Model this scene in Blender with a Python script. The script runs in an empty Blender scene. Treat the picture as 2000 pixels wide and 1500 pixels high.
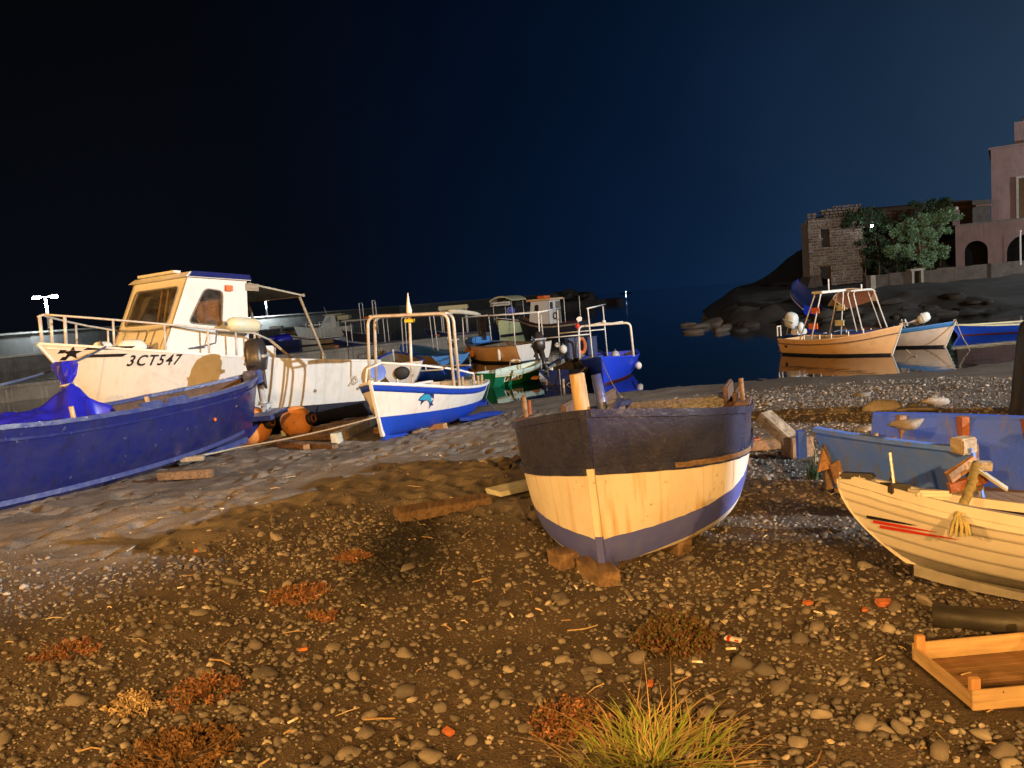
import bpy, bmesh, math, random
import numpy as np
from mathutils import Vector, Matrix, Euler, noise as mnoise

random.seed(7); rng = np.random.default_rng(7)
R = math.radians
scene = bpy.context.scene
col = scene.collection

# ------------------------------------------------------------------ camera
F_PX = 1505.0; PITCH = R(6.12); ROLL = R(4.75); CZ = 1.6
fw = Vector((0, math.cos(PITCH), -math.sin(PITCH)))
r0 = Vector((1, 0, 0)); u0 = Vector((0, math.sin(PITCH), math.cos(PITCH)))
cr = math.cos(ROLL) * r0 - math.sin(ROLL) * u0
cu = math.sin(ROLL) * r0 + math.cos(ROLL) * u0
cam_d = bpy.data.cameras.new('camera'); cam = bpy.data.objects.new('camera', cam_d); col.objects.link(cam)
cam_d.sensor_width = 36; cam_d.lens = 36 * F_PX / 2000; cam_d.clip_end = 20000; cam_d.clip_start = 0.05
mw = Matrix((cr, cu, -fw)).transposed().to_4x4(); mw.translation = (0, 0, CZ)
cam.matrix_world = mw
scene.camera = cam

# ------------------------------------------------------------------ world: last light over the bay, town glow to the right
W = bpy.data.worlds.new('World'); scene.world = W; W.use_nodes = True
nt = W.node_tree; nt.nodes.clear()
out = nt.nodes.new('ShaderNodeOutputWorld'); bg = nt.nodes.new('ShaderNodeBackground')
tc = nt.nodes.new('ShaderNodeTexCoord')
dp = nt.nodes.new('ShaderNodeVectorMath'); dp.operation = 'DOT_PRODUCT'; dp.inputs[1].default_value = Vector((0.93, 0.36, 0.10)).normalized()
nt.links.new(tc.outputs['Generated'], dp.inputs[0])
rp = nt.nodes.new('ShaderNodeValToRGB'); e = rp.color_ramp; e.interpolation = 'B_SPLINE'
e.elements[0].position = 0.0; e.elements[0].color = (0.0026, 0.0034, 0.0056, 1)
e.elements[1].position = 1.0; e.elements[1].color = (0.040, 0.072, 0.120, 1)
for pos, c in ((0.14, (0.0022, 0.0036, 0.0075, 1)), (0.34, (0.0016, 0.0066, 0.0215, 1)), (0.56, (0.0026, 0.0125, 0.043, 1)), (0.74, (0.0105, 0.0300, 0.068, 1)), (0.86, (0.026, 0.053, 0.098, 1))):
    x = e.elements.new(pos); x.color = c
nt.links.new(dp.outputs['Value'], rp.inputs['Fac'])
# the zenith is darker than the horizon
sx = nt.nodes.new('ShaderNodeSeparateXYZ'); nt.links.new(tc.outputs['Generated'], sx.inputs[0])
mr = nt.nodes.new('ShaderNodeMapRange'); mr.inputs[1].default_value = 0.0; mr.inputs[2].default_value = 0.55; mr.inputs[3].default_value = 1.0; mr.inputs[4].default_value = 0.22
nt.links.new(sx.outputs['Z'], mr.inputs[0])
mx = nt.nodes.new('ShaderNodeVectorMath'); mx.operation = 'SCALE'
nt.links.new(rp.outputs['Color'], mx.inputs[0])
sn = nt.nodes.new('ShaderNodeTexNoise'); sn.inputs['Scale'].default_value = 2.2; sn.inputs['Detail'].default_value = 5; nt.links.new(tc.outputs['Generated'], sn.inputs['Vector'])  # thin uneven cloud
sr_ = nt.nodes.new('ShaderNodeMapRange'); sr_.inputs[1].default_value = 0.3; sr_.inputs[2].default_value = 0.7; sr_.inputs[3].default_value = 0.82; sr_.inputs[4].default_value = 1.2; nt.links.new(sn.outputs['Fac'], sr_.inputs[0])
sm2 = nt.nodes.new('ShaderNodeMath'); sm2.operation = 'MULTIPLY'; nt.links.new(mr.outputs[0], sm2.inputs[0]); nt.links.new(sr_.outputs[0], sm2.inputs[1]); nt.links.new(sm2.outputs[0], mx.inputs['Scale'])
nt.links.new(mx.outputs[0], bg.inputs['Color']); bg.inputs['Strength'].default_value = 1.0
nt.links.new(bg.outputs[0], out.inputs[0])

# ------------------------------------------------------------------ street lights of the promenade, plus added fill lamps (posts are built further down)
SODIUM = (1.0, 0.50, 0.135); LED = (0.90, 0.97, 1.0)
LAMPS = {  # name: (position, colour, watts)
    'orange_west': ((-15.0, 2.2, 5.6), SODIUM, 8200),
    'orange_back': ((1.2, -9.0, 6.0), SODIUM, 9000),
    'orange_fill_mid': ((-7.5, -9.0, 6.0), SODIUM, 5800),  # fill lamp added to soften the beach shadows
    'orange_fill_east': ((11.0, -7.5, 6.0), SODIUM, 6000),  # fill lamp added to lift the dark shadows from the right
    'white_east': ((25.0, -5.5, 8.82), LED, 54000),
    'white_fill_town': ((47.0, 47.0, 8.0), (0.86, 0.93, 1.0), 8000),  # fill lamp added to whiten the light on the far houses
}
for k, (p, c, w) in LAMPS.items():
    ld = bpy.data.lights.new('street_or_fill_light', 'SPOT' if k == 'white_east' else 'POINT'); ld.energy = w; ld.color = c; ld.shadow_soft_size = 0.12
    lo = bpy.data.objects.new('street_or_fill_light', ld); lo.location = (p[0], p[1], p[2] - 0.62); col.objects.link(lo)
    if k == 'white_east':  # floodlight aimed along the beach
        ld.spot_size = R(150); ld.spot_blend = 0.9
        lo.rotation_euler = (Vector((0, 18, 0)) - Vector(p)).to_track_quat('-Z', 'Y').to_euler()

vs = scene.view_settings; vs.view_transform = 'Standard'; vs.look = 'None'; vs.exposure = 0.0; vs.gamma = 1.0; vs.use_curve_mapping = False
scene.cycles.use_denoising = True
scene.cycles.max_bounces = 6; scene.cycles.diffuse_bounces = 3; scene.cycles.glossy_bounces = 3; scene.cycles.transmission_bounces = 4
scene.cycles.sample_clamp_indirect = 4.0
scene.cycles.caustics_reflective = False; scene.cycles.caustics_refractive = False

# ------------------------------------------------------------------ helpers
def ray(px, py): return fw + cr * ((px - 1000) / F_PX) + cu * ((750 - py) / F_PX)
def G(px, py, z=0.0):
    d = ray(px, py); t = (z - CZ) / d.z; return Vector((0, 0, CZ)) + d * t
def PY(px, py, yd):
    d = ray(px, py); return Vector((0, 0, CZ)) + d * (yd / d.y)

MATS = {}
def new_mat(name):
    m = bpy.data.materials.new(name); m.use_nodes = True; MATS[name] = m
    return m, m.node_tree, m.node_tree.nodes['Principled BSDF']
def paint(name, c1, c2=None, rough=0.45, scale=5.0, amount=0.5, bump=0.15, metal=0.0, streak=None, chips=None, spec=0.5, fine=60.0, coat=0.0):
    """Weathered paint: broad stains, fine grain, optional vertical run-down streaks and chipped spots."""
    m, t, b = new_mat(name); N = t.nodes; L = t.links
    c2 = c2 or tuple(x * 0.55 for x in c1)
    co = N.new('ShaderNodeTexCoord')
    n1 = N.new('ShaderNodeTexNoise'); n1.inputs['Scale'].default_value = scale; n1.inputs['Detail'].default_value = 8; n1.inputs['Roughness'].default_value = 0.65
    L.new(co.outputs['Object'], n1.inputs['Vector'])
    rm = N.new('ShaderNodeMapRange'); rm.inputs[1].default_value = 0.62 - amount * 0.35; rm.inputs[2].default_value = 0.75; rm.inputs[3].default_value = 0; rm.inputs[4].default_value = 1
    L.new(n1.outputs['Fac'], rm.inputs[0])
    mixc = N.new('ShaderNodeMix'); mixc.data_type = 'RGBA'; mixc.inputs['A'].default_value = (*c1, 1); mixc.inputs['B'].default_value = (*c2, 1)
    L.new(rm.outputs[0], mixc.inputs['Factor'])
    last = mixc.outputs['Result']
    if streak:
        mp = N.new('ShaderNodeMapping'); mp.inputs['Scale'].default_value = (9, 9, 0.5); L.new(co.outputs['Object'], mp.inputs['Vector'])
        n3 = N.new('ShaderNodeTexNoise'); n3.inputs['Scale'].default_value = 1.6; n3.inputs['Detail'].default_value = 4; L.new(mp.outputs[0], n3.inputs['Vector'])
        r3 = N.new('ShaderNodeMapRange'); r3.inputs[1].default_value = 0.55; r3.inputs[2].default_value = 0.72; r3.inputs[4].default_value = 0.9; L.new(n3.outputs['Fac'], r3.inputs[0])
        m3 = N.new('ShaderNodeMix'); m3.data_type = 'RGBA'; m3.inputs['B'].default_value = (*streak, 1)
        L.new(r3.outputs[0], m3.inputs['Factor']); L.new(last, m3.inputs['A']); last = m3.outputs['Result']
    n2 = N.new('ShaderNodeTexNoise'); n2.inputs['Scale'].default_value = fine; n2.inputs['Detail'].default_value = 6; L.new(co.outputs['Object'], n2.inputs['Vector'])
    if chips:
        r4 = N.new('ShaderNodeMapRange'); r4.inputs[1].default_value = 0.645; r4.inputs[2].default_value = 0.70; L.new(n2.outputs['Fac'], r4.inputs[0])
        n5 = N.new('ShaderNodeTexNoise'); n5.inputs['Scale'].default_value = 3.0; L.new(co.outputs['Object'], n5.inputs['Vector'])
        r5 = N.new('ShaderNodeMapRange'); r5.inputs[1].default_value = 0.48; r5.inputs[2].default_value = 0.62; L.new(n5.outputs['Fac'], r5.inputs[0])
        mu = N.new('ShaderNodeMath'); mu.operation = 'MULTIPLY'; L.new(r4.outputs[0], mu.inputs[0]); L.new(r5.outputs[0], mu.inputs[1])
        m4 = N.new('ShaderNodeMix'); m4.data_type = 'RGBA'; m4.inputs['B'].default_value = (*chips, 1)
        L.new(mu.outputs[0], m4.inputs['Factor']); L.new(last, m4.inputs['A']); last = m4.outputs['Result']
    L.new(last, b.inputs['Base Color'])
    rr = N.new('ShaderNodeMapRange'); rr.inputs[3].default_value = max(0.05, rough - 0.12); rr.inputs[4].default_value = min(1, rough + 0.2); L.new(n1.outputs['Fac'], rr.inputs[0]); L.new(rr.outputs[0], b.inputs['Roughness'])
    bp = N.new('ShaderNodeBump'); bp.inputs['Strength'].default_value = bump; bp.inputs['Distance'].default_value = 0.01
    ad = N.new('ShaderNodeMath'); ad.operation = 'ADD'; L.new(n1.outputs['Fac'], ad.inputs[0]); L.new(n2.outputs['Fac'], ad.inputs[1])
    L.new(ad.outputs[0], bp.inputs['Height']); L.new(bp.outputs[0], b.inputs['Normal'])
    b.inputs['Metallic'].default_value = metal; b.inputs['Specular IOR Level'].default_value = spec
    if coat: b.inputs['Coat Weight'].default_value = coat
    return m
def wood(name, c1, c2, rough=0.75, axis='Y', bump=0.4):
    m, t, b = new_mat(name); N = t.nodes; L = t.links
    co = N.new('ShaderNodeTexCoord'); mp = N.new('ShaderNodeMapping')
    s = {'X': (1.2, 14, 14), 'Y': (14, 1.2, 14), 'Z': (14, 14, 1.2)}[axis]; mp.inputs['Scale'].default_value = s
    L.new(co.outputs['Object'], mp.inputs['Vector'])
    n = N.new('ShaderNodeTexNoise'); n.inputs['Scale'].default_value = 2.5; n.inputs['Detail'].default_value = 8; n.inputs['Distortion'].default_value = 0.6; L.new(mp.outputs[0], n.inputs['Vector'])
    n2 = N.new('ShaderNodeTexNoise'); n2.inputs['Scale'].default_value = 4; n2.inputs['Detail'].default_value = 5; L.new(co.outputs['Object'], n2.inputs['Vector'])
    r = N.new('ShaderNodeValToRGB'); r.color_ramp.elements[0].position = 0.32; r.color_ramp.elements[0].color = (*c2, 1); r.color_ramp.elements[1].position = 0.66; r.color_ramp.elements[1].color = (*c1, 1)
    L.new(n.outputs['Fac'], r.inputs[0])
    mx = N.new('ShaderNodeMix'); mx.data_type = 'RGBA'; mx.blend_type = 'MULTIPLY'; mx.inputs['Factor'].default_value = 0.6
    r2 = N.new('ShaderNodeValToRGB'); r2.color_ramp.elements[0].position = 0.3; r2.color_ramp.elements[0].color = (0.45, 0.42, 0.4, 1); r2.color_ramp.elements[1].position = 0.6; r2.color_ramp.elements[1].color = (1, 1, 1, 1)
    L.new(n2.outputs['Fac'], r2.inputs[0]); L.new(r.outputs[0], mx.inputs['A']); L.new(r2.outputs[0], mx.inputs['B'])
    L.new(mx.outputs['Result'], b.inputs['Base Color']); b.inputs['Roughness'].default_value = rough
    bp = N.new('ShaderNodeBump'); bp.inputs['Strength'].default_value = bump; bp.inputs['Distance'].default_value = 0.01; L.new(n.outputs['Fac'], bp.inputs['Height']); L.new(bp.outputs[0], b.inputs['Normal'])
    return m
def island(name, cols, rough=0.8, scale=25.0, bump=0.5, extra=0.35, objrand=False):
    """Colour picked per loose piece, mottled by fine noise."""
    m, t, b = new_mat(name); N = t.nodes; L = t.links
    r = N.new('ShaderNodeValToRGB'); r.color_ramp.interpolation = 'LINEAR'
    el = r.color_ramp.elements; el[0].color = (*cols[0], 1); el[1].color = (*cols[-1], 1)
    for i, c in enumerate(cols[1:-1], 1): x = el.new(i / (len(cols) - 1)); x.color = (*c, 1)
    if objrand:
        g = N.new('ShaderNodeObjectInfo'); L.new(g.outputs['Random'], r.inputs[0])
    else:
        g = N.new('ShaderNodeNewGeometry'); L.new(g.outputs['Random Per Island'], r.inputs[0])
    co = N.new('ShaderNodeTexCoord')
    n = N.new('ShaderNodeTexNoise'); n.inputs['Scale'].default_value = scale; n.inputs['Detail'].default_value = 6; n.inputs['Roughness'].default_value = 0.7; L.new(co.outputs['Object'], n.inputs['Vector'])
    mm = N.new('ShaderNodeMapRange'); mm.inputs[1].default_value = 0.3; mm.inputs[2].default_value = 0.7; mm.inputs[3].default_value = 1 - extra; mm.inputs[4].default_value = 1 + extra; L.new(n.outputs['Fac'], mm.inputs[0])
    v = N.new('ShaderNodeVectorMath'); v.operation = 'SCALE'; L.new(r.outputs[0], v.inputs[0]); L.new(mm.outputs[0], v.inputs['Scale'])
    L.new(v.outputs[0], b.inputs['Base Color']); b.inputs['Roughness'].default_value = rough
    bp = N.new('ShaderNodeBump'); bp.inputs['Strength'].default_value = bump; bp.inputs['Distance'].default_value = 0.01; L.new(n.outputs['Fac'], bp.inputs['Height']); L.new(bp.outputs[0], b.inputs['Normal'])
    return m
def plain(name, c, rough=0.5, metal=0.0, emit=None, estr=0.0):
    m, t, b = new_mat(name)
    n = t.nodes.new('ShaderNodeTexNoise'); n.inputs['Scale'].default_value = 30; co = t.nodes.new('ShaderNodeTexCoord'); t.links.new(co.outputs['Object'], n.inputs['Vector'])
    mm = t.nodes.new('ShaderNodeMapRange'); mm.inputs[3].default_value = 0.8; mm.inputs[4].default_value = 1.15; t.links.new(n.outputs['Fac'], mm.inputs[0])
    v = t.nodes.new('ShaderNodeVectorMath'); v.operation = 'SCALE'; v.inputs[0].default_value = c; t.links.new(mm.outputs[0], v.inputs['Scale']); t.links.new(v.outputs[0], b.inputs['Base Color'])
    b.inputs['Roughness'].default_value = rough; b.inputs['Metallic'].default_value = metal
    if emit: b.inputs['Emission Color'].default_value = (*emit, 1); b.inputs['Emission Strength'].default_value = estr
    return m
def glass(name, tint=(0.80, 0.82, 0.78)):
    """thin pane: mostly see-through with a faint dusty reflection"""
    m, t, b = new_mat(name); N = t.nodes; L = t.links
    tr = N.new('ShaderNodeBsdfTransparent'); tr.inputs['Color'].default_value = (*tint, 1)
    gl = N.new('ShaderNodeBsdfGlossy'); gl.inputs['Roughness'].default_value = 0.06; gl.inputs['Color'].default_value = (0.9, 0.9, 0.9, 1)
    n = N.new('ShaderNodeTexNoise'); n.inputs['Scale'].default_value = 5; n.inputs['Detail'].default_value = 5
    df = N.new('ShaderNodeBsdfDiffuse'); df.inputs['Color'].default_value = (0.5, 0.48, 0.44, 1)
    mr_ = N.new('ShaderNodeMapRange'); mr_.inputs[1].default_value = 0.35; mr_.inputs[2].default_value = 0.75; mr_.inputs[3].default_value = 0.02; mr_.inputs[4].default_value = 0.14; L.new(n.outputs['Fac'], mr_.inputs[0])
    m1 = N.new('ShaderNodeMixShader'); L.new(mr_.outputs[0], m1.inputs[0]); L.new(tr.outputs[0], m1.inputs[1]); L.new(df.outputs[0], m1.inputs[2])
    fr = N.new('ShaderNodeFresnel'); fr.inputs['IOR'].default_value = 1.45
    m2 = N.new('ShaderNodeMixShader'); L.new(fr.outputs[0], m2.inputs[0]); L.new(m1.outputs[0], m2.inputs[1]); L.new(gl.outputs[0], m2.inputs[2])
    L.new(m2.outputs[0], t.nodes['Material Output'].inputs['Surface']); t.nodes.remove(b)
    return m

def tag(o, label=None, cat=None, group=None, kind=None):
    if label: o['label'] = label
    if cat: o['category'] = cat
    if group: o['group'] = group
    if kind: o['kind'] = kind
    return o
def empty(name, loc, rz=0.0, heel=0.0, trim=0.0):
    o = bpy.data.objects.new(name, None); col.objects.link(o); o.location = loc; o.rotation_euler = (trim, heel, rz); o.empty_display_size = 0.2
    return o
def thing(name, label, cat, loc=(0, 0, 0), rz=0.0, heel=0.0, trim=0.0, group=None):
    return tag(empty(name, loc, rz, heel, trim), label, cat, group)
def xf(root): return Matrix.Translation(root.location) @ root.rotation_euler.to_matrix().to_4x4()

class MB:
    def __init__(s): s.v = []; s.f = []
    def add(s, vs, fs):
        o = len(s.v); s.v += [tuple(x) for x in vs]; s.f += [tuple(i + o for i in q) for q in fs]; return s
    def hexa(s, p):  # eight corners: bottom four then top four
        return s.add(p, [(3, 2, 1, 0), (4, 5, 6, 7), (0, 1, 5, 4), (1, 2, 6, 5), (2, 3, 7, 6), (3, 0, 4, 7)])
    def box(s, c, d, rz=0.0, tilt=None):
        c = Vector(c); h = Vector(d) / 2; M = (tilt.to_matrix() if tilt else Matrix.Rotation(rz, 3, 'Z'))
        p = [c + M @ Vector((sx * h.x, sy * h.y, sz * h.z)) for sz in (-1, 1) for sx, sy in ((-1, -1), (1, -1), (1, 1), (-1, 1))]
        return s.hexa(p)
    def bar(s, a, b, w, h, up=(0, 0, 1), jit=0.0):
        a = Vector(a); b = Vector(b); d = (b - a).normalized(); sd = d.cross(Vector(up)).normalized(); u = sd.cross(d)
        def j(): return Vector((random.uniform(-jit, jit), random.uniform(-jit, jit), random.uniform(-jit, jit))) if jit else Vector()
        ring = lambda c: [c - sd * w / 2 - u * h / 2 + j(), c + sd * w / 2 - u * h / 2 + j(), c + sd * w / 2 + u * h / 2 + j(), c - sd * w / 2 + u * h / 2 + j()]
        return s.add(ring(a) + ring(b), [(3, 2, 1, 0), (4, 5, 6, 7), (0, 1, 5, 4), (1, 2, 6, 5), (2, 3, 7, 6), (3, 0, 4, 7)])
    def tube(s, pts, r, n=8, caps=True):
        pts = [Vector(p) for p in pts]; rs = r if isinstance(r, (list, tuple)) else [r] * len(pts)
        fs = []; vs = []; t0 = (pts[1] - pts[0]).normalized(); a = Vector((0, 0, 1)) if abs(t0.z) < 0.9 else Vector((1, 0, 0)); nrm = t0.cross(a).normalized()
        for i, p in enumerate(pts):
            t = (pts[min(i + 1, len(pts) - 1)] - pts[max(i - 1, 0)]).normalized(); nrm = (nrm - t * nrm.dot(t)).normalized(); bn = t.cross(nrm)
            vs += [p + (nrm * math.cos(k * 2 * math.pi / n) + bn * math.sin(k * 2 * math.pi / n)) * rs[i] for k in range(n)]
            if i: fs += [((i - 1) * n + k, (i - 1) * n + (k + 1) % n, i * n + (k + 1) % n, i * n + k) for k in range(n)]
        if caps: fs += [tuple(range(n - 1, -1, -1)), tuple((len(pts) - 1) * n + k for k in range(n))]
        return s.add(vs, fs)
    def lathe(s, prof, n=16, M=None):  # prof: (radius, z)
        M = M or Matrix.Identity(4); vs = []; fs = []
        for r, z in prof: vs += [M @ Vector((r * math.cos(k * 2 * math.pi / n), r * math.sin(k * 2 * math.pi / n), z)) for k in range(n)]
        for i in range(len(prof) - 1): fs += [(i * n + k, i * n + (k + 1) % n, (i + 1) * n + (k + 1) % n, (i + 1) * n + k) for k in range(n)]
        fs += [tuple(range(n - 1, -1, -1)), tuple((len(prof) - 1) * n + k for k in range(n))]
        return s.add(vs, fs)
    def ball(s, c, rad, n=12, m=8):
        c = Vector(c); rad = Vector(rad) if not isinstance(rad, (int, float)) else Vector((rad,) * 3)
        prof = [(math.sin(math.pi * i / m), -math.cos(math.pi * i / m)) for i in range(m + 1)]
        prof[0] = (0.02, -1); prof[-1] = (0.02, 1)
        M = Matrix.Translation(c) @ Matrix.Diagonal((*rad, 1)); return s.lathe(prof, n, M)
    def prism(s, poly, a, b, M=None):  # polygon in local xy extruded from z=a to z=b
        n = len(poly); M = M or Matrix.Identity(4)
        return s.add([M @ Vector((x, y, a)) for x, y in poly] + [M @ Vector((x, y, b)) for x, y in poly],
                     [tuple(range(n - 1, -1, -1)), tuple(range(n, 2 * n))] + [(i, (i + 1) % n, n + (i + 1) % n, n + i) for i in range(n)])
    def build(s, name, mat, parent=None, smooth=False, bevel=0.0):
        me = bpy.data.meshes.new(name); me.from_pydata(s.v, [], s.f); me.update()
        o = bpy.data.objects.new(name, me); col.objects.link(o)
        me.materials.append(MATS[mat] if isinstance(mat, str) else mat)
        if parent is not None: o.parent = parent
        if smooth: me.shade_smooth()
        if bevel:
            bm = bmesh.new(); bm.from_mesh(me); bmesh.ops.remove_doubles(bm, verts=bm.verts, dist=1e-6)
            bmesh.ops.bevel(bm, geom=[e for e in bm.edges if len(e.link_faces) == 2 and e.calc_face_angle(0) > 0.5], offset=bevel, segments=2, affect='EDGES'); bm.to_mesh(me); bm.free()
        return o
def arr_mesh(name, V, Fc, mat, parent=None, smooth=False):
    me = bpy.data.meshes.new(name); V = np.asarray(V, np.float32); Fc = np.asarray(Fc, np.int32); k = Fc.shape[1]
    me.vertices.add(len(V)); me.vertices.foreach_set('co', V.ravel())
    me.loops.add(Fc.size); me.loops.foreach_set('vertex_index', Fc.ravel())
    me.polygons.add(len(Fc)); me.polygons.foreach_set('loop_start', np.arange(0, Fc.size, k, dtype=np.int32)); me.polygons.foreach_set('loop_total', np.full(len(Fc), k, np.int32))
    me.update(calc_edges=True); me.validate()
    if smooth: me.shade_smooth()
    o = bpy.data.objects.new(name, me); col.objects.link(o); me.materials.append(MATS[mat] if isinstance(mat, str) else mat)
    if parent is not None: o.parent = parent
    return o
def text_mesh(txt, size, shear=0.0, bold=0.0, spacing=1.0):
    cu_ = bpy.data.curves.new('lettering', 'FONT'); cu_.body = txt; cu_.size = size; cu_.shear = shear; cu_.offset = bold; cu_.space_character = spacing; cu_.resolution_u = 3
    ob = bpy.data.objects.new('lettering', cu_); col.objects.link(ob)
    dg = bpy.context.evaluated_depsgraph_get(); me = bpy.data.meshes.new_from_object(ob.evaluated_get(dg))
    v = [tuple(x.co) for x in me.vertices]; f = [tuple(p.vertices) for p in me.polygons]
    bpy.data.objects.remove(ob); bpy.data.curves.remove(cu_); bpy.data.meshes.remove(me)
    return v, f

# ------------------------------------------------------------------ materials
paint('white_hull', (0.66, 0.66, 0.64), (0.54, 0.53, 0.49), rough=0.35, scale=2.2, amount=0.35, bump=0.06, streak=(0.57, 0.555, 0.51))
paint('cabin_white', (0.67, 0.67, 0.655), (0.60, 0.59, 0.565), rough=0.4, scale=2.0, amount=0.3, bump=0.04)
paint('cream_hull', (0.63, 0.60, 0.53), (0.52, 0.47, 0.39), rough=0.5, scale=2.4, amount=0.45, bump=0.14, streak=(0.44, 0.27, 0.07), chips=(0.34, 0.27, 0.19), fine=38)
paint('clinker_cream', (0.58, 0.56, 0.52), (0.48, 0.45, 0.41), rough=0.5, scale=3.0, amount=0.4, bump=0.1)
paint('navy_worn', (0.018, 0.022, 0.060), (0.036, 0.042, 0.085), rough=0.24, scale=5.0, amount=0.7, bump=0.45, streak=(0.030, 0.034, 0.06), chips=(0.075, 0.07, 0.075), fine=36)
paint('navy_stripe', (0.065, 0.085, 0.36), (0.09, 0.11, 0.30), rough=0.6, scale=9.0, amount=0.5, bump=0.2)
paint('royal_hull', (0.012, 0.018, 0.140), (0.026, 0.032, 0.11), rough=0.16, scale=4.5, amount=0.75, bump=0.36, streak=(0.016, 0.019, 0.075), chips=(0.09, 0.10, 0.19), fine=17)
paint('royal_worn', (0.028, 0.042, 0.19), (0.08, 0.10, 0.20), rough=0.32, scale=8.0, amount=0.75, bump=0.6, chips=(0.30, 0.30, 0.34), fine=20)
paint('bright_blue', (0.010, 0.055, 0.46), (0.012, 0.045, 0.34), rough=0.38, scale=5.0, amount=0.4, bump=0.12)
paint('vivid_blue', (0.012, 0.045, 0.60), (0.012, 0.04, 0.42), rough=0.4, scale=4.0, amount=0.4, bump=0.1)
paint('sky_blue', (0.05, 0.22, 0.60), (0.04, 0.16, 0.44), rough=0.45, scale=6.0, amount=0.4, bump=0.15)
paint('dark_blue', (0.012, 0.022, 0.10), (0.02, 0.03, 0.08), rough=0.45, scale=6.0, amount=0.5, bump=0.2)
paint('slate_blue', (0.075, 0.20, 0.80), (0.15, 0.24, 0.58), rough=0.55, scale=6.0, amount=0.6, bump=0.3, streak=(0.16, 0.165, 0.17), chips=(0.24, 0.18, 0.13))
paint('deep_blue', (0.020, 0.09, 0.66), (0.05, 0.10, 0.42), rough=0.55, scale=6.0, amount=0.5, bump=0.3, streak=(0.10, 0.11, 0.15))
paint('antifoul_dark', (0.012, 0.016, 0.034), (0.03, 0.03, 0.04), rough=0.7, scale=5.0, amount=0.5, bump=0.25)
paint('green_hull', (0.006, 0.16, 0.085), (0.01, 0.11, 0.07), rough=0.4, scale=5.0, amount=0.4, bump=0.15)
paint('mint', (0.55, 0.68, 0.62), (0.42, 0.52, 0.48), rough=0.5, scale=6.0)
paint('tan_hull', (0.72, 0.46, 0.23), (0.56, 0.35, 0.17), rough=0.45, scale=4.0, amount=0.4, bump=0.1)
paint('buff_hull', (0.66, 0.58, 0.50), (0.50, 0.44, 0.37), rough=0.5, scale=4.0, amount=0.4, bump=0.1)
paint('pale_yellow', (0.62, 0.66, 0.36), (0.5, 0.52, 0.30), rough=0.5, scale=5.0)
paint('maroon', (0.10, 0.018, 0.016), (0.06, 0.015, 0.012), rough=0.5, scale=6.0)
paint('far_white', (0.62, 0.64, 0.60), (0.46, 0.48, 0.44), rough=0.5, scale=2.0, amount=0.4)
paint('inside_brown', (0.105, 0.060, 0.040), (0.05, 0.03, 0.024), rough=0.75, scale=6.0, amount=0.6, bump=0.4)
paint('inside_grey', (0.22, 0.21, 0.19), (0.12, 0.11, 0.10), rough=0.8, scale=6.0, amount=0.6, bump=0.3)
paint('rust', (0.30, 0.10, 0.035), (0.14, 0.05, 0.02), rough=0.85, scale=14.0, amount=0.6, bump=0.6)
paint('steel_tube', (0.56, 0.53, 0.48), (0.42, 0.35, 0.27), rough=0.4, scale=10.0, metal=0.1, bump=0.05)
paint('white_tube', (0.78, 0.78, 0.76), (0.60, 0.57, 0.50), rough=0.35, scale=10.0, bump=0.05)
paint('motor_black', (0.030, 0.026, 0.026), (0.06, 0.045, 0.035), rough=0.32, scale=8.0, amount=0.5, bump=0.1)
paint('motor_grey', (0.42, 0.44, 0.46), (0.30, 0.31, 0.32), rough=0.4, scale=8.0, bump=0.08)
paint('motor_white', (0.70, 0.76, 0.76), (0.55, 0.62, 0.62), rough=0.4, scale=6.0)
paint('aluminium', (0.60, 0.60, 0.60), (0.42, 0.42, 0.42), rough=0.35, scale=10, metal=0.8)
paint('buoy_orange', (0.70, 0.30, 0.085), (0.50, 0.20, 0.06), rough=0.6, scale=8.0, amount=0.5, bump=0.25, chips=(0.06, 0.04, 0.03), fine=14)
paint('fender_cream', (0.70, 0.62, 0.40), (0.45, 0.62, 0.60), rough=0.4, scale=3.0, amount=0.6, bump=0.08)
paint('fender_white', (0.74, 0.74, 0.70), (0.6, 0.58, 0.52), rough=0.45, scale=4.0)
paint('orange_plastic', (0.72, 0.16, 0.03), (0.5, 0.10, 0.02), rough=0.5, scale=6.0)
paint('rope_pale', (0.42, 0.38, 0.30), (0.25, 0.22, 0.17), rough=0.9, scale=40.0, bump=0.6)
paint('rope_blue', (0.09, 0.12, 0.22), (0.05, 0.07, 0.14), rough=0.9, scale=40.0, bump=0.6)
paint('rope_yellow', (0.55, 0.46, 0.20), (0.16, 0.17, 0.12), rough=0.9, scale=22.0, amount=0.8, bump=0.6)
paint('tarp_blue', (0.020, 0.022, 0.50), (0.016, 0.016, 0.34), rough=0.30, scale=5.0, amount=0.4, bump=0.25)
paint('tarp_dark', (0.012, 0.012, 0.014), (0.024, 0.022, 0.022), rough=0.55, scale=6.0, amount=0.5, bump=0.35)
paint('canvas_grey', (0.34, 0.33, 0.27), (0.24, 0.23, 0.19), rough=0.85, scale=6.0, bump=0.3)
paint('canvas_yellow', (0.58, 0.54, 0.34), (0.45, 0.42, 0.26), rough=0.85, scale=6.0, bump=0.3)
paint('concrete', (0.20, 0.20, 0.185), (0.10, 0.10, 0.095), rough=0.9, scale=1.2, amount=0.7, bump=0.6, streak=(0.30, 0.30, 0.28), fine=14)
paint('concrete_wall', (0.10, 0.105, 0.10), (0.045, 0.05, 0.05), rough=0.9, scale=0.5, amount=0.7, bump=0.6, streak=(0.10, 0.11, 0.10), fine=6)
paint('white_line', (0.60, 0.62, 0.58), (0.42, 0.43, 0.40), rough=0.8, scale=3.0)
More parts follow.
